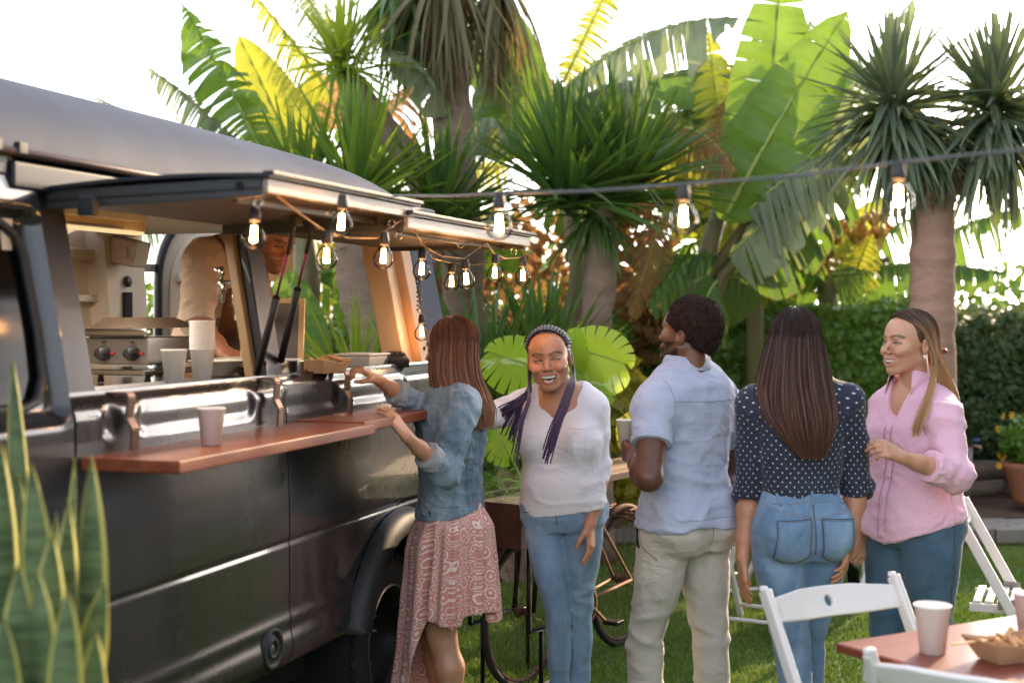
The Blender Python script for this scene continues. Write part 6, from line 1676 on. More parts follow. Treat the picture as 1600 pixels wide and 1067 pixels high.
V, Q = arm_mesh(shR, elR, wrR, dict(d=L(1316,905,5.06)-wrR, palm=P4.D(-.9,.3,.1), left=False, s=.95, curl=.32, spread=.03, thumb=.3), 1.0, start=.8); ch.append((V, Q, None))
P4.body(ch, SK4)
z = [.94,.98,1.02,1.08,1.16,1.24,1.31,1.36,1.40,1.43]
bl_ = [(col(z, [0]*10, [0,0,0,0,0,0,.005,.01,.01,.01], [.120,.128,.140,.150,.158,.166,.170,.155,.11,.08], [.095,.102,.110,.112,.115,.118,.115,.10,.075,.06], p=2.3), .02)]
bl_ += [(cap((.04,.01,1.375), shL, .045, .062), .06), (cap((-.04,.01,1.375), shR, .045, .062), .06)]
for sh, el, wr in ((shL,elL,wrL),(shR,elR,wrR)): bl_ += [(cap(sh, sh.lerp(el,.5), .064, .062), .03), (cap(sh.lerp(el,.5), el.lerp(wr,.10), .060, .060, endcut=True), .02)]
V, Q = solid(bl_, .0075, cuts=[lambda X,Y,Z: .975-Z+X*0+Y*0])
V = wrinkle(V, Q, .008, (6,6,12), 81, mask=.6+.8*np.clip((1.12-V[:,2])/.12,0,1)); V = relax(V, Q, 1, .35)
def torso_arm_uv(V, arms, r=.12):
    uv = np.stack([np.arctan2(V[:,0], V[:,1])*r*1.25, V[:,2], V[:,0]*0], 1)
    for a, b in arms:
        a, b = A3(a), A3(b); dd = dist_poly(V, [a, b]); t = ((V-a)@(b-a))/((b-a)@(b-a)); m = (dd < .078)&(t > .05)&(np.abs(V[:,0]) > min(abs(a[0]),abs(b[0]))-.06)
        q = V-a-t[:,None]*(b-a); ang = np.arctan2(q[:,0], q[:,1]); uv[m] = np.stack([ang[m]*.062+1.37, V[m,2]+.013, V[m,0]*0], 1)
    return uv
mesh_obj('blouse', V, Q, m_dots, P4.root, puv=torso_arm_uv(V, [(shL,elL.lerp(wrL,.2)),(shR,elR.lerp(wrR,.2))]))
for sh, el, wr in ((shL,elL,wrL),(shR,elR,wrR)):
    a, b = el.lerp(wr,-.12), el.lerp(wr,.13); cV, cQ = solid([(cap(a, b, .066, .064, endcut=True), .01)], .006, cuts=[lambda X,Y,Z,a=a,b=b: -((X-a[0])*(b-a)[0]+(Y-a[1])*(b-a)[1]+(Z-a[2])*(b-a)[2])])
    cV = wrinkle(cV, cQ, .005, (16,16,24), 15); mesh_obj('cuff', cV, cQ, m_dots, P4.root, puv=torso_arm_uv(cV, [(a,b)]))
pel = ([.77,.82,.88,.93,.98,1.02], [0]*6, [.0,.005,.005,0,0,0], [.152,.174,.178,.165,.145,.134], [.11,.125,.125,.118,.110,.104])
lg4 = lambda s, dy, dx: [(.88,s*.085,0,.098,.115),(.76,s*.088+dx*.15,.0+dy*.15,.098,.105),(.64,s*.080+dx*.4,dy*.4,.086,.092),(.52,s*.072+dx*.7,dy*.7,.070,.075),(.44,s*.066+dx*.9,dy*.95,.062,.066),(.32,s*.062+dx,.012+dy,.062,.066),(.18,s*.06+dx,.012+dy,.052,.054),(.10,s*.06+dx,.01+dy,.050,.050)]
jo, bj = jeans(P4, m_jean2, pel, [lg4(1,.0,-.04), lg4(-1,-.10,-.005)], [((.082,.072,.875),(.092,.088,.105)),((-.082,.072,.875),(.092,.088,.105))], seed=91, amp=.006)
bk = (0,-1,0)
seam(P4.root, bj, [(0,.5,1.0),(.002,.5,.9),(0,.5,.80)], bk, .0022, m_seamd)
seam(P4.root, bj, [(.008,.5,1.0),(.009,.5,.9),(.007,.5,.82)], bk, .0012)
seam(P4.root, bj, [(-.135,.5,.975),(0,.5,.985),(.135,.5,.975)], bk, .0016); seam(P4.root, bj, [(-.15,.5,.955),(-.07,.5,.938),(0,.5,.92),(.07,.5,.938),(.15,.5,.955)], bk, .0016)
seam(P4.root, bj, [(-.15,.5,.963),(-.07,.5,.946),(0,.5,.928),(.07,.5,.946),(.15,.5,.963)], bk, .0012)
for s in (-1,1):
    fn_ = lambda a, b, s=s: (s*(.022+.118*a)+s*.004*(1-b), .5, .925-.004*a-(.128+.022*math.sin(PI*a))*(1-b)**1.0*(1) if True else 0)
    patch(P4.root, bj, fn_, bk, m_jean2, 'back_pocket', .0035, 11, 11)
    c = [fn_(a, 1) for a in np.linspace(0,1,6)]+[fn_(1, b) for b in np.linspace(.8,0,5)]+[fn_(a, 0) for a in np.linspace(1,0,9)]+[fn_(0, b) for b in np.linspace(.2,1,5)]
    seam(P4.root, bj, c, bk, .0017, m_seamd, off=.0065, sub=3)
    c2 = [(s*.08+(x-s*.08)*.93, y, .86+(z-.86)*.93) for x, y, z in c]; seam(P4.root, bj, c2, bk, .0012, off=.0068, sub=3)
for x in (0,-.115,.115): seam(P4.root, bj, [(x,.5,.972),(x,.5,1.0),(x,.5,1.018)], bk, .0055, m_jean2, 'belt_loop', off=.003)
shoes(P4, [(.02,.0,0),(-.065,-.09,0)], m_shoew)
m_brown = hairmat('brown_hair', (.016,.006,.004), (.065,.024,.012), (.13,.048,.024), .46)
fr = (P4.D(1,0), P4.D(0,1))
env4 = [(L(1241,535,5.12),(.105,.105),fr),(L(1241,575,5.11),(.118,.110),fr),(L(1244,612,5.09),(.132,.11),fr),(L(1250,645,5.06),(.13,.09),fr),(L(1258,680,5.04),(.095,.07),fr),(L(1266,716,5.04),(.045,.045),fr)]
hb = hair_base(P4, hM, env4, m_brown, shrink=.82); hs = long_hair(P4, 'hair_strands', hM, env4, m_brown, 2800, .0042, .5, 4, drop=.28, cap_r=(.088,.103,.090)); hs.parent = hb

# ================================================================== woman in the pink shirt
SK5 = (.56,.29,.175)
P5 = Person('smiling woman in pink shirt and dark blue jeans holding a phone', 1428, 5.5, -58); L = P5.L
hM = P5.head_frame(1420, 538, 5.46, -66, -2, 0, 1.06)
hV, hQ, hc, tp_, bt_, yc_ = head_mesh(SK5, (.50,.17,.14), (.09,.04,.025), 'smile', nose=1.0, eyes=.38, cheek=1.0, noseL=1.3)
ch = [(xform(hV, hM), hQ, hc)]
ch.append(neck_chunk(P5, hM, Vector((.0,.0,1.36)), .050, .058, [(cap((.06,.0,1.335),(-.06,.0,1.335),.045), .04), (ell((0,-.02,1.27),(.12,.075,.11)), .04)]))
shL, elL, wrL = L(1476,650,5.32), L(1494,742,5.24), L(1408,714,5.10)
V, Q = arm_mesh(shL, elL, wrL, dict(d=L(1362,690,5.02)-wrL, palm=P5.D(-.15,.75,-.6), left=True, s=.98, curls=[.65,.7,.75,.8], spread=.03, thumb=.35), 1.0, start=.7); ch.append((V, Q, None))
shR, elR, wrR = L(1388,640,5.62), L(1364,745,5.68), L(1350,832,5.58)
V, Q = arm_mesh(shR, elR, wrR, dict(d=L(1336,885,5.52)-wrR, palm=P5.D(-.3,.9,.1), left=False, s=.98, curls=[.6,.75,.8,.85], spread=.03, thumb=.45), 1.0, start=.7); ch.append((V, Q, None))
P5.body(ch, SK5); teeth_obj(P5.root, hM, tp_, bt_, yc_, 'smile')
z = [.76,.82,.88,.95,1.03,1.12,1.20,1.27,1.33,1.37,1.40]
pk = [(col(z, [0]*11, [.0,.0,.0,0,0,0,0,.0,.005,.005,.005], [.208,.208,.198,.182,.168,.168,.175,.178,.160,.11,.08], [.172,.176,.168,.152,.137,.132,.128,.122,.105,.08,.065], p=2.3), .02)]
pk += [(ell((s*.078,-.082,1.17),(.082,.075,.078)), .05) for s in (-1,1)]+[(ell((0,-.06,.93),(.12,.085,.10)), .05), (ell((0,.07,.88),(.15,.10,.10)), .05)]
pk += [(cap((.05,.01,1.345), shL, .048, .066), .06), (cap((-.05,.01,1.345), shR, .048, .064), .06)]
pk += sleeve(shL, elL, wrL, 0, .065, .059, .052, frac=.42); pk += sleeve(shR, elR, wrR, 0, .066, .060, .050, frac=.70)
neckcut = [(cap((0,-.02,1.43),(0,-.03,1.36),.075,.058), .008), (cap((0,-.05,1.36),(.0,-.16,1.22),.056,.010), .008), (cap((0,-.10,1.37),(.0,-.22,1.22),.056,.010), .008)]
V, Q = solid(pk, .0075, cuts=[lambda X,Y,Z: (.835+.05*np.abs(X)/.19-.05*np.clip(-Y/.15,-1,1)*.6-.03)-Z], subs=neckcut)
dl = np.minimum(dist_poly(V, [shL,elL,wrL]), dist_poly(V, [shR,elR,wrR])); arm_ = dl < .085
nm_ = np.clip((np.linalg.norm(V-np.array([0,-.08,1.33]),axis=1)-.10)/.08,0,1); V = wrinkle(V, Q, .009, (6,6,11), 101, mask=np.where(arm_, 1.4, .8)*nm_); V = wrinkle(V, Q, .004, (15,15,18), 102, mask=nm_); V = relax(V, Q, 1, .35)
mesh_obj('shirt', V, Q, m_pinks, P5.root); bv = bvh_of(V, Q)
m_pseam = simple('pink_seam', (.66,.34,.44), rough=.9); m_pbtn = simple('shirt_button', (.8,.7,.72), rough=.35)
fw = (0,1,0)
patch(P5.root, bv, lambda a, b: (-.016+.032*a, -.5, .80+.43*b), fw, m_pinks, 'button_placket', .003, 4, 40)
for x in (-.018,.018): seam(P5.root, bv, [(x,-.5,.82),(x,-.5,1.0),(x,-.5,1.22)], fw, .0013, m_pseam, off=.0035)
for k in range(5):
    q = proj(bv, (0,-.5,.86+k*.085), fw, .007)
    if q: MB().lathe([(0,.002),(.0055,.002),(.006,0)], q, 12, 'y').build('button', m_pbtn, P5.root)
seam(P5.root, bv, [(.5,-.02,1.20),(.5,.0,1.05),(.5,.0,.86)], (-1,0,0), .0016, m_pseam)
seam(P5.root, bv, [(.14,-.5,1.37),(.152,-.5,1.28),(.158,-.5,1.2)], fw, .0016, m_pseam)
for el, wr, f, r_ in ((elL,wrL,.44,.062),(elR,wrR,.72,.054)):
    a, b = el.lerp(wr, f-.18), el.lerp(wr, f+.07); cV, cQ = solid([(cap(a, b, r_, r_-.004, endcut=True), .01)], .0055, cuts=[lambda X,Y,Z,a=a,b=b: -((X-a[0])*(b-a)[0]+(Y-a[1])*(b-a)[1]+(Z-a[2])*(b-a)[2])])
    cV = wrinkle(cV, cQ, .006, (18,18,22), 16); mesh_obj('cuff', cV, cQ, m_pinks, P5.root)
collar(P5.root, (0,.0,1.385), .068, .072, .020, -2.45, 2.45, .050, .034, m_pinks, .045)
pel = ([.76,.82,.88,.93,.98], [0]*5, [0]*5, [.165,.188,.188,.175,.155], [.125,.145,.145,.135,.12])
jo, bj = jeans(P5, m_jean3, pel, [lg(1,.03,.0,1.12), lg(-1,-.06,-.0,1.12)], [((.080,.07,.84),(.092,.085,.09)),((-.080,.07,.84),(.092,.085,.09))], seed=111, amp=.006)
for k in (0,.006): seam(P5.root, bj, [(.5,.0+k,.88),(.5,.0+k,.7),(.5,.02+k,.45)], (-1,0,0), .0014, m_seamd)
seam(P5.root, bj, [(.5,-.10,.80),(.5,-.06,.79),(.5,-.02,.84)], (-1,0,0), .0016, m_seamd)
shoes(P5, [(.075,.04,0),(-.075,-.05,0)], m_shoe)
m_balay = hairmat('balayage_hair', (.035,.014,.008), (.11,.048,.025), (.60,.32,.13))
# middle parting, sides swept over the temples and the top of the ear to a clip, lengths hanging behind
V, Q = solid([(ell((0,.016,.040),(.079,.096,.084)), .01)], .0045, cuts=[lambda X,Y,Z: np.maximum(-(Y+.070-.60*np.maximum(.105-Z,0)-.0*X), -(Z+.040)-.9*np.clip(.045-Y,0,.2)*-1*0-np.clip((Y-.02)*.2,0,.1)) + 0*X])
hb = mesh_obj('hair', xform(V, hM), Q, m_balay, P5.root, puv=np.stack([V[:,0]*8, (V[:,1]+.06)*.0, V[:,0]*0],1))
rng = np.random.default_rng(12); paths = []
def swept(s_, y0, lift, k, n=9, th1=112):
    pts = []
    for i in range(n):
        f = i/(n-1); th = R(3+th1*f); y = y0+(.070+.02*k-y0)*f**(2.4 if y0 < -.02 else 1.5)
        q = math.sqrt(max(.12, 1-((y-.016)/.099)**2)); pts.append((s_*(math.sin(th)*.0795*q*(1+lift)), y, .040+math.cos(th)*.084*(q if y > 0 else (q*.65+.35))*(1+lift)))
    return pts
for i in range(1900):
    s_ = 1 if rng.random() < .72 else -1; u, k, f = rng.random(3); y0 = -.066+.13*rng.random()**1.3
    sw = swept(s_, y0, .02+.045*u, k)
    head_pts = [hM @ Vector(p) for p in sw]
    if s_ > 0 and y0 < .0 and rng.random() < .42:   # falls in front of the near shoulder
        head_pts = head_pts[:7]; g = rng.random(); tail = [hM @ Vector((.088+.005*u, .040+.02*u, -.045)), L(1455+8*f,590+6*g,5.36), L(1447+9*f,618,5.29), L(1434+12*f,646+8*g,5.25), L(1424+13*f,668+16*g,5.25)]
    else:
        tail = [L(1462+14*f, 572+8*u, 5.46-.07*s_), L(1468+22*f, 598, 5.46-.05*s_), L(1470+28*f, 622, 5.46), L(1474+26*f, 640+16*u*f, 5.45)]
        if s_ < 0: head_pts = head_pts
    pts = np.array([tuple(p) for p in head_pts+tail]); m = len(pts); tt_ = np.linspace(0, m-1, 20); ii = np.minimum(tt_.astype(int), m-2); ff = (tt_-ii)[:,None]; pp = pts[ii]*(1-ff)+pts[ii+1]*ff
    for _ in range(2): pp[1:-1] = .25*pp[:-2]+.5*pp[1:-1]+.25*pp[2:]
    pp += .003*rng.normal(size=3)*np.linspace(.2,1,20)[:,None]; paths.append(pp)
for i in range(70):   # far side lock in front
    f = rng.random(); q_ = bez([tuple(p) for p in (hM @ Vector((-.08,.0,-.01)), L(1398+4*f,590,5.6), L(1388+6*f,612,5.55), L(1381+6*f,628,5.52), L(1379+4*f,648,5.5))], 5); paths.append(q_[np.minimum(np.arange(20), len(q_)-1)]+np.arange(20)[:,None]*1e-5)
hs = strand_path_obj('hair_strands', hb, paths, .0045, m_balay, 6)
q = hM @ Vector((.062,.105,-.02)); MB().lathe([(0,.01),(.012,.008),(.016,0),(.012,-.008),(0,-.01)], q, 14).build('hair_clip', simple('hair_clip', (.2,.02,.01), rough=.3), P5.root)
MB().lathe([(0,.003),(.0035,0),(0,-.003)], hM @ Vector((.083,-.004,-.036)), 8).build('earring', m_chrome, P5.root)

# ================================================================== vendor inside the van
SK6 = (.55,.24,.14)
P6 = Person('vendor in beige rolled sleeve shirt and brown apron leaning over the counter inside the van', 322, 5.95, 62, floor=.59); L = P6.L
hM = P6.head_frame(426, 372, 5.72, 52, 30, 0, 1.02)
hV, hQ, hc, *_r = head_mesh(SK6, (.5,.2,.16), (.16,.08,.04), 'closed', fem=False, h=.003, eyes=.2, beard=(.30,.13,.07))
ch = [(xform(hV, hM), hQ, hc)]; nb = L(392,385,5.8); ch.append(neck_chunk(P6, hM, nb, .056, .062))
shR, elR, wrR = L(318,405,5.70), L(306,506,5.55), L(352,552,5.42)
V, Q = arm_mesh(shR, elR, wrR, dict(d=L(382,562,5.36)-wrR, palm=P6.D(.3,.2,-1), left=False, s=1.05, curls=[.6,.7,.8,.85], thumb=.6), 1.15, start=.8); ch.append((V, Q, None))
shL, elL, wrL = L(385,420,6.0), L(420,510,5.85), L(418,560,5.55)
V, Q = arm_mesh(shL, elL, wrL, dict(d=L(405,570,5.45)-wrL, palm=Vector((0,0,-1)), left=True, s=1.05, curl=.5), 1.15, start=.8); ch.append((V, Q, None))
V, Q = solid([(cap((.10,.0,.9),(.10,-.0,.08),.08,.05),.02),(cap((-.10,.02,.9),(-.10,-.0,.08),.08,.05),.02)], .02); ch.append((V, Q, None))
P6.body(ch, SK6)
pl_ = L(318,560,5.95); ml_ = L(345,470,5.9); ul_ = L(365,405,5.85)
sx_ = P6.D(.35,1,0).normalized()
sh6 = [(cap(pl_, ml_, .135, .14, flat=(A3(sx_), 1.25)), .04), (cap(ml_, ul_, .14, .115, flat=(A3(sx_), 1.35)), .04), (cap(ul_, nb, .10, .06), .04), (cap(nb, shR, .06, .075), .05), (cap(nb, shL, .06, .075), .05)]
sh6 += [(cap(shR, shR.lerp(elR,.5), .078, .074), .03), (cap(shR.lerp(elR,.5), elR, .072, .060, endcut=False), .02), (cap(shL, elL, .075, .06), .03)]
V, Q = solid(sh6, .008)
V = wrinkle(V, Q, .010, (9,9,13), 121); V = relax(V, Q, 1, .4); mesh_obj('shirt', V, Q, m_beige, P6.root); bv = bvh_of(V, Q)
a, b = shR.lerp(elR,.86), elR.lerp(wrR,.10); cV, cQ = solid([(cap(a, b, .064, .068, endcut=True), .01)], .006); mesh_obj('cuff', wrinkle(cV, cQ, .006, (16,16,22), 17), cQ, m_beige, P6.root)
# apron front with strap
def view6(x, y): return P6.Mi @ at(x,y,6.5)-P6.Mi @ at(x,y,4.5)
sp_ = [q for q in (proj(bv, P6.Mi @ at(x, y, 4.5), view6(x,y), .004) for x, y in bez([(322,352),(335,366),(350,384),(358,404),(362,420)], 5)) if q is not None]
if len(sp_) > 2: MB().tube(sp_, .008, 6).build('apron_strap', m_apron, P6.root)
V = []
for i in range(9):
    for j in range(12):
        t = j/11; xl = 356-26*(1-t)**.7; x_ = xl+(398-xl)*i/8; y_ = 600-150*t; q = proj(bv, P6.Mi @ at(x_,y_,4.5), view6(x_,y_), .008)
        V.append(q if q is not None else (V[-1] if V else P6.Mi @ at(x_,y_,5.8)))
o = link('apron', fast_mesh('apron', V, [(i*12+j, (i+1)*12+j, (i+1)*12+j+1, i*12+j+1) for i in range(8) for j in range(11)], m_apron, smooth=True), P6.root); o.modifiers.new('s','SOLIDIFY').thickness = .004
V, Q = solid([(cap(pl_+Vector((0,0,-.12)), pl_+Vector((0,0,-.5)), .15, .16), .02)], .015); mesh_obj('trousers', V, Q, m_apron, P6.root)
m_ginger = hairmat('ginger_hair', (.16,.06,.025), (.3,.12,.05))
V, Q = solid([(ell((0,.02,.042),(.082,.099,.087)), .01)], .005, cuts=[lambda X,Y,Z: np.maximum(-(Y+.052-.4*(Z-.05)), -(Z-.0)-np.clip(Y,0,.1)*.6)+0*X])
mesh_obj('hair', xform(V, hM), Q, m_ginger, P6.root, puv=np.stack([V[:,0]*4, V[:,1]*0, V[:,0]*0],1))
# ------------------------------------------------------------------ cups, food boxes and gear on the van
sA, cA = math.sin(VA), math.cos(VA)
def Uof(X, v):
    k = (X-800)/F; return (-2.25+v*cA+k*v*sA)/(k*cA-sA)
def S_(X, v, w): return VW(v, Uof(X, v), w)
m_paper = simple('paper_cup', (.84,.79,.73), (.88,.84,.79), rough=.6, scale=14, bs=.05)
m_kraft = simple('kraft_card', (.42,.25,.13), (.50,.31,.17), rough=.8, scale=20, bs=.1)
m_bag = simple('moulded_pulp', (.74,.68,.58), (.68,.62,.52), rough=.8, scale=30, bs=.1)
def cup_mesh(h=.103, r0=.027, r1=.038):
    mb = MB(); mb.lathe([(0,.004),(r0-.002,.004),(r0-.001,0),(r0,0),(r1,h-.003),(r1+.0022,h-.002),(r1+.0026,h),(r1+.0010,h+.0018),(r1-.0012,h),(r0+.0005,.012),(0,.010)], n=36); return mb
def cup(name, label, cat, loc, sc=1., group=None):
    o = cup_mesh().build(name, m_paper); o.location = loc; o.scale = (sc,)*3; tag(o, label, cat, group); return o
cup('paper_cup', 'white paper cup standing on the wooden counter plank', 'cup', S_(330, .14, 1.2815))
cup('paper_cup', 'white paper cup on the van sill left of the cup stack', 'cup', S_(272, -.13, 1.4365))
cup('paper_cup', 'large white paper cup on the red brown table', 'cup', (at(1457,1020,3.69).x, 3.69, .771), 1.20)
cup('paper_cup', 'white paper cup behind the food tray at the right edge', 'cup', (at(1606,980,3.95).x, 3.95, .771), 1.0)
q = cup('paper_cup', 'white paper cup held by the bearded man', 'cup', at(979, 698, 5.34), .98)
st = thing('cup_stack', 'tall stack of white paper cups on the van sill', 'cups', S_(316, -.13, 1.4365))
cm = None
for i in range(13):
    if cm is None: cm = cup_mesh().build('cup', m_paper, st); q = cm
    else: q = cm.copy(); COL.objects.link(q)
    q.location = (0,0,i*.0072)
bo_ = MB(); bo_.lathe([(0,.004),(.045,.0),(.055,.006),(.088,.05),(.097,.052),(.097,.056),(.084,.054),(.05,.01),(0,.010)], n=36)
b1 = bo_.build('food_bowl', m_bag); b1.location = S_(338, -.27, 1.4365); tag(b1, 'white pulp bowl beside the stack of cups on the sill', 'bowl')
b2 = b1.copy(); COL.objects.link(b2); b2.location = S_(372, -.32, 1.437); tag(b2, 'white pulp bowl under the hand of the vendor', 'bowl'); b2.scale = (.9,.9,1)
tr = MB(); tr.lathe([(0,.003),(.05,.0),(.075,.03),(.082,.032),(.082,.035),(.072,.032),(.048,.006),(0,.006)], n=30)
t1 = tr.build('metal_bowl', m_chrome); t1.location = S_(398, -.17, 1.437); tag(t1, 'small steel bowl at the foot of the van pillar', 'bowl')
def boat(L, W, hgt, mat, name):
    """folded food tray: flat floor, four sloping sides, pointed ends"""
    a, b, c, d = L*.33, W*.32, L*.5, W*.5; mb = MB()
    lo_ = [(-a,-b,0),(a,-b,0),(a,b,0),(-a,b,0)]; hi_ = [(-c,-d,hgt*1.15),(c,-d,hgt*1.15),(c,d,hgt*1.15),(-c,d,hgt*1.15)]; md = [(0,-d,hgt*.85),(0,d,hgt*.85)]
    mb.add(lo_+hi_+md, [(0,1,2,3),(0,4,8),(0,8,1),(1,8,5),(2,6,9),(2,9,3),(3,9,7),(1,5,6,2),(3,7,4,0)])
    o = mb.build(name, mat, None); s = o.modifiers.new('s','SOLIDIFY'); s.thickness = .0025; return o
ft = thing('food_tray', 'brown card food tray handed over on the van sill', 'food tray', S_(508, -.03, 1.4375), -VA+R(80))
o = boat(.19, .12, .042, m_kraft, 'tray'); o.parent = ft
for i in range(7):
    MB().box((random.uniform(-.05,.05), random.uniform(-.03,.03), .03+.004*i), (.06,.035,.008), (random.uniform(-.4,.4), random.uniform(-.4,.4), random.uniform(0,3))).build('bread_piece', simple('bread', (.6,.36,.16), (.5,.26,.1), rough=.9, scale=40, bs=.3) if i == 0 else bpy.data.materials['bread'], ft, bevel=.003)
tb = thing('takeaway_box', 'white takeaway box with lid on the sill beyond the reaching hand', 'takeaway box', S_(566, -.14, 1.437), -VA)
mb = MB()
for (w0, l0, z0, w1, l1, z1) in ((.055,.075,0,.075,.10,.045),):
    v0 = [(sx*w0, sy*l0, z0) for sx, sy in ((-1,-1),(1,-1),(1,1),(-1,1))]; v1 = [(sx*w1, sy*l1, z1) for sx, sy in ((-1,-1),(1,-1),(1,1),(-1,1))]
    mb.add(v0+v1, [(3,2,1,0),(4,5,6,7),(0,1,5,4),(1,2,6,5),(2,3,7,6),(3,0,4,7)])
mb.build('box', m_bag, tb, bevel=.01, seg=3); MB().box((0,0,.050), (.158,.208,.010)).build('lid', m_bag, tb, bevel=.005, seg=3)
ct = thing('card_terminal', 'black card terminal on the sill beside the rear pillar', 'card reader', S_(620, -.08, 1.437), -VA+.5)
MB().box((0,0,.022), (.09,.15,.04), (.16,0,0)).build('terminal_case', m_black, ct, bevel=.01, seg=3)
for i in range(3):
    for j in range(4): MB().box((-.022+.022*i, -.045+.02*j, .045-.002*j*-1), (.015,.012,.006), (.16,0,0)).build('key', m_rim, ct, bevel=.002)
MB().box((0,.048,.052), (.06,.035,.004), (.16,0,0)).build('screen', gl, ct)
nb_ = thing('napkin_box', 'small steel napkin box on the sill under the chalkboard', 'napkin box', S_(456, -.06, 1.437), -VA)
MB().box((0,0,.026), (.07,.05,.05)).build('case', m_chrome, nb_, bevel=.004); MB().box((0,0,.054), (.06,.04,.008)).build('napkins', m_paper, nb_, bevel=.002)
wb = tag(MB().box((0,0,.008), (.10,.22,.016)).build('serving_board', m_counter, None, bevel=.003), 'thin wooden board under the food tray', 'board'); wb.location = S_(478, -.12, 1.437); wb.rotation_euler = (0,0,-VA)
cb = thing('chalkboard', 'small chalkboard in a pale wooden frame standing on the sill behind the pillar', 'chalkboard', S_(424, -.20, 1.437), R(-8))
cb.rotation_euler = (R(-7), 0, R(-6))
m_frame = wood('pale_frame_wood', (.50,.28,.10), (.60,.36,.14), (.66,.42,.18), axis=2, rough=.5, coat=0)
MB().box((0,0,.135), (.20,.008,.235)).build('board', simple('slate_board', (.10,.085,.08), (.16,.14,.13), rough=.9, scale=5), cb)
for c, s_ in (((-.105,0,.135),(.02,.016,.27)),((.105,0,.135),(.02,.016,.27)),((0,0,.010),(.19,.016,.02)),((0,0,.260),(.19,.016,.02))): MB().box(c, s_).build('frame', m_frame, cb, bevel=.002)
# beer tap on a column
tp = thing('beer_tap', 'chrome beer tap with its column beside the vendor', 'beer tap', S_(398, -.42, 1.42), -VA)
tb_ = tp.matrix_basis.copy(); iv = (Matrix.Translation(tp.location) @ Matrix.Rotation(-VA, 4, 'Z')).inverted()
col_top = iv @ at(398, 438, 4.86); MB().tube([(0,0,0),(0,0,.02),(0,0,.021),(col_top.x*.5, col_top.y*.5, col_top.z*.5), col_top], [.05,.05,.022,.022,.024], 18).build('column', m_chrome, tp)
t0, t1_, t2 = col_top, iv @ at(368,441,4.80), iv @ at(346,443,4.78)
MB().tube([t0, t0.lerp(t1_,.4), t0.lerp(t1_,.45), t1_, t1_.lerp(t2,.1), t2], [.016,.016,.011,.011,.008,.010], 14).build('barrel', m_chrome, tp)
MB().tube([t2+Vector((0,0,.012)), t2, iv @ at(347,470,4.78), iv @ at(348,474,4.78)], [.010,.013,.010,.005], 12).build('nozzle', m_chrome, tp)
MB().tube([t2, iv @ at(346,425,4.78), iv @ at(345,417,4.78)], [.006,.012,.009], 12).build('tap_handle', m_chrome, tp)
MB().tube([t2+Vector((0,0,.03)), iv @ at(336,420,4.78)], [.005,.007], 10).build('side_lever', m_chrome, tp)
MB().tube([t1_, iv @ at(366,470,4.80), iv @ at(372,500,4.80)], [.009,.008,.014], 10).build('second_spout', m_chrome, tp)
# herb plant
hp = thing('herb_pot', 'small pot of feathery green herbs beside the hand of the vendor', 'potted plant', S_(392, -.36, 1.437))
MB().lathe([(0,0),(.03,0),(.038,.06),(.034,.06),(.03,.05),(0,.05)], n=20).build('pot', m_black, hp)
m_herb = leafmat('herb_leaf', (.12,.25,.03), (.2,.34,.05), trans=.4)
hr = random.Random(4); V = []; 
for i in range(60):
    a = hr.uniform(0,6.28); r = hr.uniform(.0,.07); z0 = .05; tip = Vector((math.cos(a)*r*1.3, math.sin(a)*r*1.3, .06+hr.uniform(.02,.10)))
    for k in range(5):
        t = .3+.7*k/4; c = Vector((0,0,z0)).lerp(tip, t); b_ = hr.uniform(0,6.28); u = Vector((math.cos(b_), math.sin(b_), .3))*.016; w = Vector((-math.sin(b_), math.cos(b_), 0))*.003
        V += [tuple(c), tuple(c+u*.5+w), tuple(c+u), tuple(c+u*.5-w)]
o = link('foliage', fast_mesh('foliage', V, np.arange(len(V)).reshape(-1,4), m_herb), hp); o['kind'] = 'stuff'
# griddle
gx = Uof(186, -.50); gr = thing('griddle', 'stainless steel griddle with two black knobs inside the van', 'griddle', VW(-.50, gx, 1.422), -VA)
MB().box((0,.16,.105), (.225,.34,.09)).build('body', simple('griddle_steel', (.34,.32,.31), (.27,.25,.24), rough=.3, metal=.9, scale=5), gr, bevel=.004)
MB().box((0,.15,.035), (.23,.36,.02)).build('drip_tray', m_chrome, gr, bevel=.004)
MB().box((0,-.012,.165), (.24,.03,.028)).build('front_rail', m_chrome, gr, bevel=.008, seg=3)
mb = MB(); mb.add([(-.115,.0,.18),(.115,.0,.18),(.115,.33,.18),(-.115,.33,.18),(-.115,.08,.215),(.03,.08,.215),(.03,.30,.215),(-.115,.30,.215)], [(0,1,5,4),(1,2,6,5),(2,3,7,6),(3,0,4,7),(4,5,6,7)])
mb.build('lid', simple('lid_steel', (.10,.065,.04), (.07,.05,.035), rough=.45, metal=.7, scale=6), gr, bevel=.002)
for x in (-.05,.058):
    MB().lathe([(0,-.034),(.016,-.034),(.018,-.02),(.024,-.012),(.026,0)], (x,-.012,.098), 24, 'y').build('knob', m_black, gr)
    MB().box((x,-.040,.098), (.010,.016,.036)).build('knob_grip', m_black, gr, bevel=.002)
    MB().box((x+.034,-.014,.098), (.014,.006,.006)).build('indicator', simple('red_mark', (.5,.02,.02), rough=.4), gr)
    MB().box((x,-.013,.134), (.014,.004,.005)).build('vent_mark', m_dark, gr)
for i in range(12): MB().box((-.09+i*.0165,-.013,.146), (.005,.004,.003)).build('vent_hole', m_dark, gr)
for x in (-.09,.09): MB().lathe([(.012,-.0),(.008,.026)], (x,.03,0), 12).build('foot', m_black, gr)

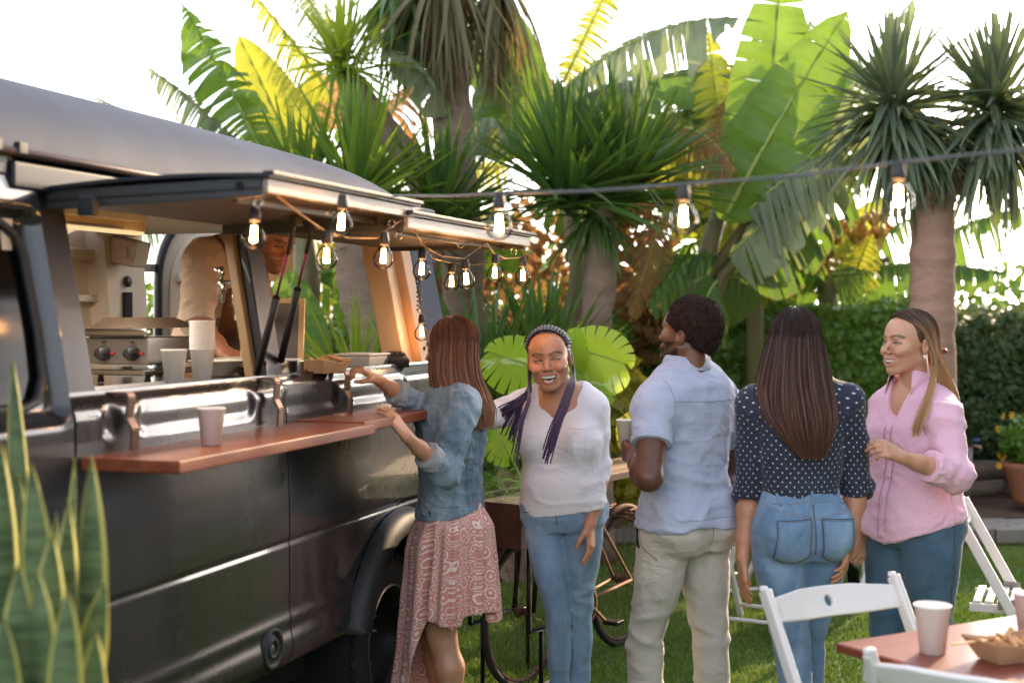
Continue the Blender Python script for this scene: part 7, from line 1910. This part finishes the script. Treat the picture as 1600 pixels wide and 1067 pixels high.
# ------------------------------------------------------------------ string lights
m_glass = glassy('bulb_glass', (1,.97,.93), 0.0, 1.22); m_fil = emis('filament', (1,.50,.18), 50); m_sock = simple('socket_rubber', (.02,.02,.022), (.035,.03,.03), rough=.6, scale=30)
m_cable = simple('cable_sheath', (.10,.10,.11), (.07,.07,.08), rough=.5); m_cord2 = simple('twisted_cord', (.35,.22,.13), (.22,.14,.09), rough=.6, scale=60)
def bulb(px, py, d, label, tilt=0, hgt=.108):
    t = thing('light_bulb', label, 'light bulb', at(px, py, d)); t.rotation_euler = (0, tilt, random.uniform(0,3)); k = hgt/.108; t.scale = (k,k,k)
    t['group'] = 'warm filament bulbs strung along the hatches and over the lawn'
    MB().lathe([(0,.002),(.010,.002),(.0125,-.003),(.0125,-.012),(.0145,-.014),(.0145,-.034),(.012,-.037),(0,-.037)], n=18).build('socket', m_sock, t)
    MB().lathe([(.0125,-.033),(.0135,-.040),(.0195,-.050),(.0275,-.063),(.0312,-.076),(.0300,-.090),(.0225,-.102),(.010,-.1085),(0,-.1095)], n=28).build('glass', m_glass, t)
    MB().lathe([(.006,-.036),(.005,-.048),(.002,-.056)], n=10).build('glass_stem', m_glass, t)
    f = MB()
    for a in range(4):
        x, y = .0042*math.cos(a*PI/2), .0042*math.sin(a*PI/2); f.tube([(x*.8,y*.8,-.050),(x*1.4,y*1.4,-.090)], .0028, 6)
    f.build('filament', m_fil, t); return t
ov = [(780,303,3.35,'over the laughing woman, left bulb of the overhead cable'),(1068,288,3.1,'middle bulb of the overhead cable, over the bearded man'),(1404,254,2.95,'right one of the overhead cable before the yucca trunk')]
for x, y, d, s in ov: bulb(x, y, d, 'large glowing bulb, '+s)
cp = [(612,306,4.3),(700,307,3.8),(780,303,3.35),(925,299,3.2),(1068,288,3.1),(1240,276,3.0),(1404,254,2.95),(1620,232,2.9),(2100,150,2.8)]
tag(MB().tube([at(*p) for p in cp], .0035, 8).build('overhead_cable', m_cable), 'grey cable strung over the lawn carrying three bulbs', 'cable')
aw = [(399,325,3.66,'leftmost bulb, hanging below the first hatch in front of the vendor',.25),(536,305,3.72,'bulb close to the front edge of the first hatch',-.08),(511,361,4.05,'bulb hanging between the gas struts and the rear window',-.05),(601,364,4.3,'bulb below the joint of the two hatches',.06),(660,388,4.9,'bulb in front of the tan rear pillar',-.04),(706,412,5.6,'smaller bulb set back right of the rear pillar',.1),(727,405,5.15,'bulb in the cluster above the auburn hair',-.05),(774,397,5.4,'second bulb from the right end of the hatch string',.03),(817,402,5.55,'last bulb at the right end of the hatch string',0),(659,492,5.95,'low bulb hanging beside the coiled cord at the rear pillar',0)]
for x, y, d, s, tl in aw: bulb(x, y, d, 'small glowing '+s, tl)
cord = [(425,300,3.62),(430,304,3.64),(470,335,3.85),(508,361,4.05),(545,372,4.2),(590,372,4.3),(601,362,4.3),(632,341,4.45),(634,341,4.46),(655,372,4.8),(661,384,4.9),(690,400,5.0),(725,404,5.12),(758,381,5.2),(761,380,5.2),(772,396,5.38),(790,404,5.45),(817,402,5.55),(828,393,5.5)]
tag(MB().tube([at(*p) for p in cord], .0028, 6).build('festoon_wire', m_cord2), 'brown twisted light cord zigzagging below the hatches', 'cord')
cord2 = [(420,300,3.62),(399,324,3.66)]; tag(MB().tube([at(*p) for p in cord2], .003, 6).build('festoon_wire', m_cable), 'short dark cord holding the leftmost bulb under the first hatch', 'cord')
cord3 = [(661,384,4.9),(676,404,5.2),(706,411,5.6),(745,414,5.6),(790,404,5.6)]; tag(MB().tube([at(*p) for p in cord3], .0025, 6).build('festoon_wire', m_cable), 'thin black cord behind the cluster of hatch bulbs', 'cord')
cc_ = [(655+4*math.sin(i*1.35), 425+i*1.45, 5.9+.012*math.cos(i*1.35)) for i in range(42)]
tag(MB().tube([at(654,400,5.9)]+[at(*p) for p in cc_]+[at(659,492,5.95)], .0028, 6).build('coiled_cord', m_cable), 'black coiled cord hanging at the rear pillar of the van', 'cord')
hk = MB().box((0,0,0), (.03,.04,.02)).build('cord_clamp', m_black); hk.location = at(424,299,3.62); tag(hk, 'black clamp fixing the light cord under the corner of the first hatch', 'clamp')

# ------------------------------------------------------------------ white folding chairs
m_white = simple('white_paint', (.76,.73,.70), (.70,.67,.63), rough=.38, scale=4, bs=.06, bscale=30, coat=.15)
def chair(label, loc, rz, W=.44, H=.82):
    t = thing('folding_chair', label, 'chair', loc, R(rz)); hw = W/2
    yt = .22; top = [Vector((s*hw, yt, H)) for s in (-1,1)]
    for s, tp_ in zip((-1,1), top):
        MB().bar((s*hw,-.24,0), tp_, .024, .042, up=(0,1,0)).build('back_stile', m_white, t, bevel=.006)
        MB().lathe([(0,.004),(.012,.002),(.0125,-.01)], tp_+Vector((0,.006,.008)), 12).build('stile_cap', m_white, t)
        MB().bar((s*(hw-.03),.26,0), (s*(hw-.03),-.12,.46), .022, .038, up=(0,1,0)).build('rear_leg', m_white, t, bevel=.005)
        MB().box((s*(hw-.014),.02,.47), (.004,.07,.045)).build('hinge_plate', m_alu, t, bevel=.004)
        for q in (-.02,.02): MB().lathe([(0,.003),(.006,.002),(.006,0)], (s*(hw-.010),.02+q,.47), 8, 'x').build('rivet', m_alu, t)
        MB().bar((s*(hw-.05),-.2,.445), (s*(hw-.05),.17,.445), .022, .035).build('seat_rail', m_white, t, bevel=.004)
    sl = None
    for i in range(8):
        if sl is None: sl = MB().box((0,0,0), (W-.09,.034,.014)).build('seat_slat', m_white, t, bevel=.004); q = sl
        else: q = sl.copy(); COL.objects.link(q)
        q.location = (0,-.19+i*.047,.468)
    for y, z in ((-.20,.08),(.2,.09)): MB().tube([(-hw+.01,y,z),(hw-.01,y,z)], .011, 10).build('stretcher', m_white, t)
    # back rail, slightly curved, with a round hand hole
    zc, hh, nseg = H-.058, .042, 24; ring0, ring1 = [], []
    for k in range(nseg):
        a = 2*PI*k/nseg+PI/nseg; ca, sa = math.cos(a), math.sin(a); m_ = max(abs(ca)/(hw-.01), abs(sa)/hh); ring1.append((ca/m_, sa/m_)); ring0.append((ca*.016, sa*.016))
    # corners
    V = []; NX = 6
    for k in range(nseg):
        for j in range(NX+1):
            f = j/NX; x = ring0[k][0]*(1-f)+ring1[k][0]*f; z = ring0[k][1]*(1-f)+ring1[k][1]*f; V.append((x, yt-.03+.045*(1-(x/hw)**2)-.45*( -z)*.0+.48*z, zc+z))
    Q = [(k*(NX+1)+j, k*(NX+1)+j+1, ((k+1)%nseg)*(NX+1)+j+1, ((k+1)%nseg)*(NX+1)+j) for k in range(nseg) for j in range(NX)]
    o = link('back_rail', fast_mesh('back_rail', V, Q, m_white), t); s = o.modifiers.new('s','SOLIDIFY'); s.thickness = .018; s.offset = 0; b = o.modifiers.new('b','BEVEL'); b.width = .003; b.segments = 2; b.limit_method = 'ANGLE'
    return t
chair('large white folding chair nearest left of the red brown table, round hole in back rail', (1.07,4.12,0), 28, .50, .835)
chair('white folding chair tucked against the near side of the table at the bottom right', (1.20,3.62,0), 141, .42, .80)
chair('white folding chair standing sideways on the lawn at the right edge', (at(1592,800,5.9).x,5.95,0), 68, .44, .84)
chair('white folding chair far back between the bearded man and the dotted blouse', (at(1150,800,8.3).x,8.3,0), 20, .44, .86)
chair('white folding chair far back glimpsed between the dotted blouse and pink shirt', (at(1338,800,8.1).x,8.1,0), -60, .44, .86)
chair('white folding chair far back, mostly hidden behind the legs of the bearded man', (at(1195,800,7.4).x,7.4,0), 150, .44, .84)
# garden table far back
gt_ = thing('garden_table', 'far garden table with a wooden top and white legs between the standing guests', 'table', (at(1215,0,8.9).x, 8.9, 0), .1)
for i in range(5): MB().box((0,-.28+i*.14,.76), (1.1,.13,.025)).build('board', m_counter, gt_, bevel=.003)
MB().box((0,0,.725), (1.02,.62,.04)).build('apron_frame', m_white, gt_)
for x in (-.48,.48):
    for y in (-.27,.27): MB().box((x,y,.35), (.05,.05,.70)).build('leg', m_white, gt_, bevel=.004)
# red brown table in the foreground
ta = math.radians(30.1); C0 = Vector((.866,3.81,0)); tt_ = thing('table', 'red brown wooden table in the right foreground carrying a paper cup and food tray', 'table', C0+Vector((math.cos(ta)*.6+math.sin(ta)*.38, math.sin(ta)*.6-math.cos(ta)*.38, 0)), ta)
m_tab = wood('red_table_wood', (.16,.035,.022), (.22,.05,.03), (.28,.07,.042), axis=0, rough=.4, coat=.2)
MB().box((0,0,.757), (1.2,.76,.026)).build('tabletop', m_tab, tt_, bevel=.006, seg=3)
MB().box((0,0,.705), (1.1,.66,.07)).build('table_frame', m_white, tt_, bevel=.004)
for x in (-.52,.52):
    for y in (-.30,.30): MB().box((x,y,.34), (.05,.05,.66)).build('leg', m_white, tt_, bevel=.004)
fb = thing('food_tray', 'brown card tray of fried food with a wooden stick on the red brown table', 'food tray', (at(1580,1025,3.62).x, 3.62, .7715), R(20))
o = boat(.21, .13, .05, m_kraft, 'tray'); o.parent = fb
m_fry = simple('fried_food', (.62,.36,.15), (.42,.2,.08), rough=.75, scale=30, bs=.4)
fr_ = random.Random(8)
for i in range(22):
    MB().box((fr_.uniform(-.07,.07), fr_.uniform(-.04,.04), .035+fr_.uniform(0,.025)), (.055,.011,.010), (fr_.uniform(-.4,.4), fr_.uniform(-.5,.5), fr_.uniform(0,3))).build('fry', m_fry, fb, bevel=.002)
MB().bar((-.19,-.01,.055), (.02,.02,.048), .008, .004).build('wooden_stick', m_frame, fb)
# phone in the hand of the pink shirt woman
ph = thing('phone', 'black phone held low by the woman in the pink shirt', 'phone', at(1334,905,5.50), R(-50)); ph.rotation_euler = (R(18), R(22), R(-65))
MB().box((0,0,0), (.072,.009,.145)).build('case', m_black, ph, bevel=.004, seg=3); MB().box((0,-.0055,0), (.066,.002,.138)).build('screen', gl, ph, bevel=.001)

# ------------------------------------------------------------------ cargo bicycle with planter
h1 = Vector((at(818,957,6.28).x, 6.28, .335)); h2 = Vector((at(972,905,7.07).x, 7.07, .335)); dv_ = (h2-h1); BL = dv_.length; ba = math.atan2(dv_.y, dv_.x)
bk_ = thing('cargo_bicycle', 'rusty old cargo bicycle carrying a brown planter box and a wooden plank', 'bicycle', (h1.x, h1.y, 0), ba)
m_rust = simple('rusty_metal', (.20,.085,.04), (.09,.045,.03), rough=.75, metal=.3, scale=18, bs=.3); m_rustl = simple('rusty_frame', (.42,.22,.13), (.24,.11,.06), rough=.7, metal=.2, scale=14)
m_blackm = simple('black_steel', (.012,.012,.012), (.02,.02,.02), rough=.45, metal=.4)
def bwheel(x):
    w = link('wheel', None, bk_); w.location = (x, 0, .335)
    MB().tube([(.318*math.cos(a), 0, .318*math.sin(a)) for a in np.linspace(0,2*PI,49)], .0165, 8, cap=False).build('tyre', m_tyre, w)
    MB().tube([(.298*math.cos(a), 0, .298*math.sin(a)) for a in np.linspace(0,2*PI,49)], .010, 6, cap=False).build('rim', m_rust, w)
    MB().lathe([(0,-.045),(.014,-.045),(.014,-.03),(.028,-.028),(.028,-.022),(.016,-.02),(.016,.02),(.028,.022),(.028,.028),(.014,.03),(.014,.045),(0,.045)], n=16, axis='y').build('hub', m_rust, w)
    s0 = None
    for k in range(32):
        a = 2*PI*k/32; b_ = a+(.5 if k % 4 < 2 else -.5); sy = .024*(1 if k % 2 else -1)
        MB().tube([(.025*math.cos(b_), sy, .025*math.sin(b_)), (.295*math.cos(a), 0, .295*math.sin(a))], .0013, 4, cap=False).build('spoke', m_rust, w)
bwheel(0); bwheel(BL)
def tb2(name, pts, r, m=m_rustl): return MB().tube(pts, r, 8).build(name, m, bk_)
for s in (-.05,.05):
    tb2('fork_blade', [(0,s,.335),(.05,s,.62),(.10,s*.6,.78)], .011, m_blackm)
    tb2('chain_stay', [(BL,s,.335),(BL*.5,s*.5,.29)], .009); tb2('seat_stay', [(BL,s,.335),(BL*.62,s*.4,.74)], .008)
tb2('down_tube', [(.13,0,.72),(BL*.5,0,.29)], .015); tb2('top_tube', [(.14,0,.78),(BL*.62,0,.74)], .014); tb2('seat_tube', [(BL*.5,0,.29),(BL*.64,0,.84)], .014)
tb2('mudguard', [(BL+.355*math.cos(a), 0, .335+.355*math.sin(a)) for a in np.linspace(.3,2.6,20)], .020, m_rust)
tb2('mudguard', [(.355*math.cos(a), 0, .335+.355*math.sin(a)) for a in np.linspace(.9,2.7,16)], .020, m_rust)
mb = MB(); mb.lathe([(.085,-.004),(.095,-.004),(.095,.004),(.085,.004),(.085,-.004)], (BL*.5,-.06,.29), 30, 'y')
for k in range(5): a = 2*PI*k/5; mb.bar((BL*.5,-.06,.29), (BL*.5+.088*math.cos(a),-.06,.29+.088*math.sin(a)), .008, .006, up=(0,1,0))
mb.build('chainring', m_rust, bk_)
tb2('crank', [(BL*.5,-.08,.29),(BL*.5+.12,-.09,.20)], .009); MB().box((BL*.5+.13,-.13,.195), (.07,.08,.02)).build('pedal', m_blackm, bk_, bevel=.004)
tb2('crank', [(BL*.5,.08,.29),(BL*.5-.12,.09,.38)], .009)
m_plw = wood('planter_wood', (.050,.020,.012), (.075,.030,.018), (.10,.042,.024), axis=0, rough=.6, coat=.1)
for y in (-.17,.17): MB().box((0,y,.76), (.62,.02,.19)).build('planter_side', m_plw, bk_, bevel=.003)
for x in (-.30,.30): MB().box((x,0,.76), (.02,.32,.19)).build('planter_end', m_plw, bk_, bevel=.003)
MB().box((0,0,.82), (.58,.32,.02)).build('planter_soil', m_soil, bk_)
for s in (-.15,.15):
    for x0, x1 in ((-.20,-.20),(.18,.18)):
        tb2('stand_leg', [(x0,s,.67),(x0,s,.30),(x0+.10,s,.29),(x0+.10,s,.0)], .010, m_blackm)
    tb2('stand_bar', [(-.20,s,.30),(.18,s,.30)], .009, m_blackm); tb2('stand_brace', [(-.20,s,.66),(.05,s,.45)], .008, m_blackm)
m_plank = wood('weathered_plank', (.20,.10,.05), (.30,.16,.08), (.36,.21,.11), axis=0, rough=.6, coat=0)
for y in (-.11,.0,.11): MB().box((.82,y,.885), (1.05,.105,.035)).build('plank', m_plank, bk_, bevel=.003)
for x in (.45,1.2): tb2('plank_post', [(x,0,.87),(x,0,.62)], .012, m_blackm)
# wire basket over the rear wheel
for k in range(9): tb2('basket_wire', [(BL-.16,-.12+.03*k,.66),(BL+.16,-.12+.03*k,.68)], .004, m_rust)
for k in range(5): tb2('basket_wire', [(BL-.16+.08*k,-.12,.665+.01*math.sin(k)),(BL-.16+.08*k,.12,.675)], .004, m_rust)
# ferns in the planter: arching fronds with leaflets
fn_ = thing('fern', 'fresh green fern growing in the brown planter box of the cargo bicycle', 'fern', (h1.x, h1.y, .83), ba)
m_fern = leafmat('fern_leaf', (.12,.28,.03), (.22,.40,.05), trans=.45, rough=.45)
fr_ = random.Random(12)
def frond(seed):
    r = random.Random(seed); V = []; Q = []; L = 1.0; n = 18
    for i in range(n):
        t = (i+.5)/n; c = Vector((t, 0, .55*t-.62*t*t)); w = .20*math.sin(PI*min(1,t*.92+.10))**.8
        for s in (-1,1):
            b = len(V); V += [tuple(c+Vector((-.014,0,0))), tuple(c+Vector((.02,s*w*.5,.01))), tuple(c+Vector((.035,s*w,-.02))), tuple(c+Vector((.028,s*w*.5,.0)))]; Q.append((b,b+1,b+2,b+3))
    return fast_mesh('leaf', V, Q, m_fern)
fms = [frond(i) for i in range(3)]
for i in range(34):
    o = bpy.data.objects.new('leaf', fms[i%3]); COL.objects.link(o); o.parent = fn_
    x = fr_.uniform(-.26,.26); o.location = (x, fr_.uniform(-.12,.12), 0); L_ = fr_.uniform(.16,.30); o.scale = (L_,)*3; o.rotation_euler = (fr_.uniform(-.3,.3), -fr_.uniform(.3,1.1), fr_.uniform(0,6.28))
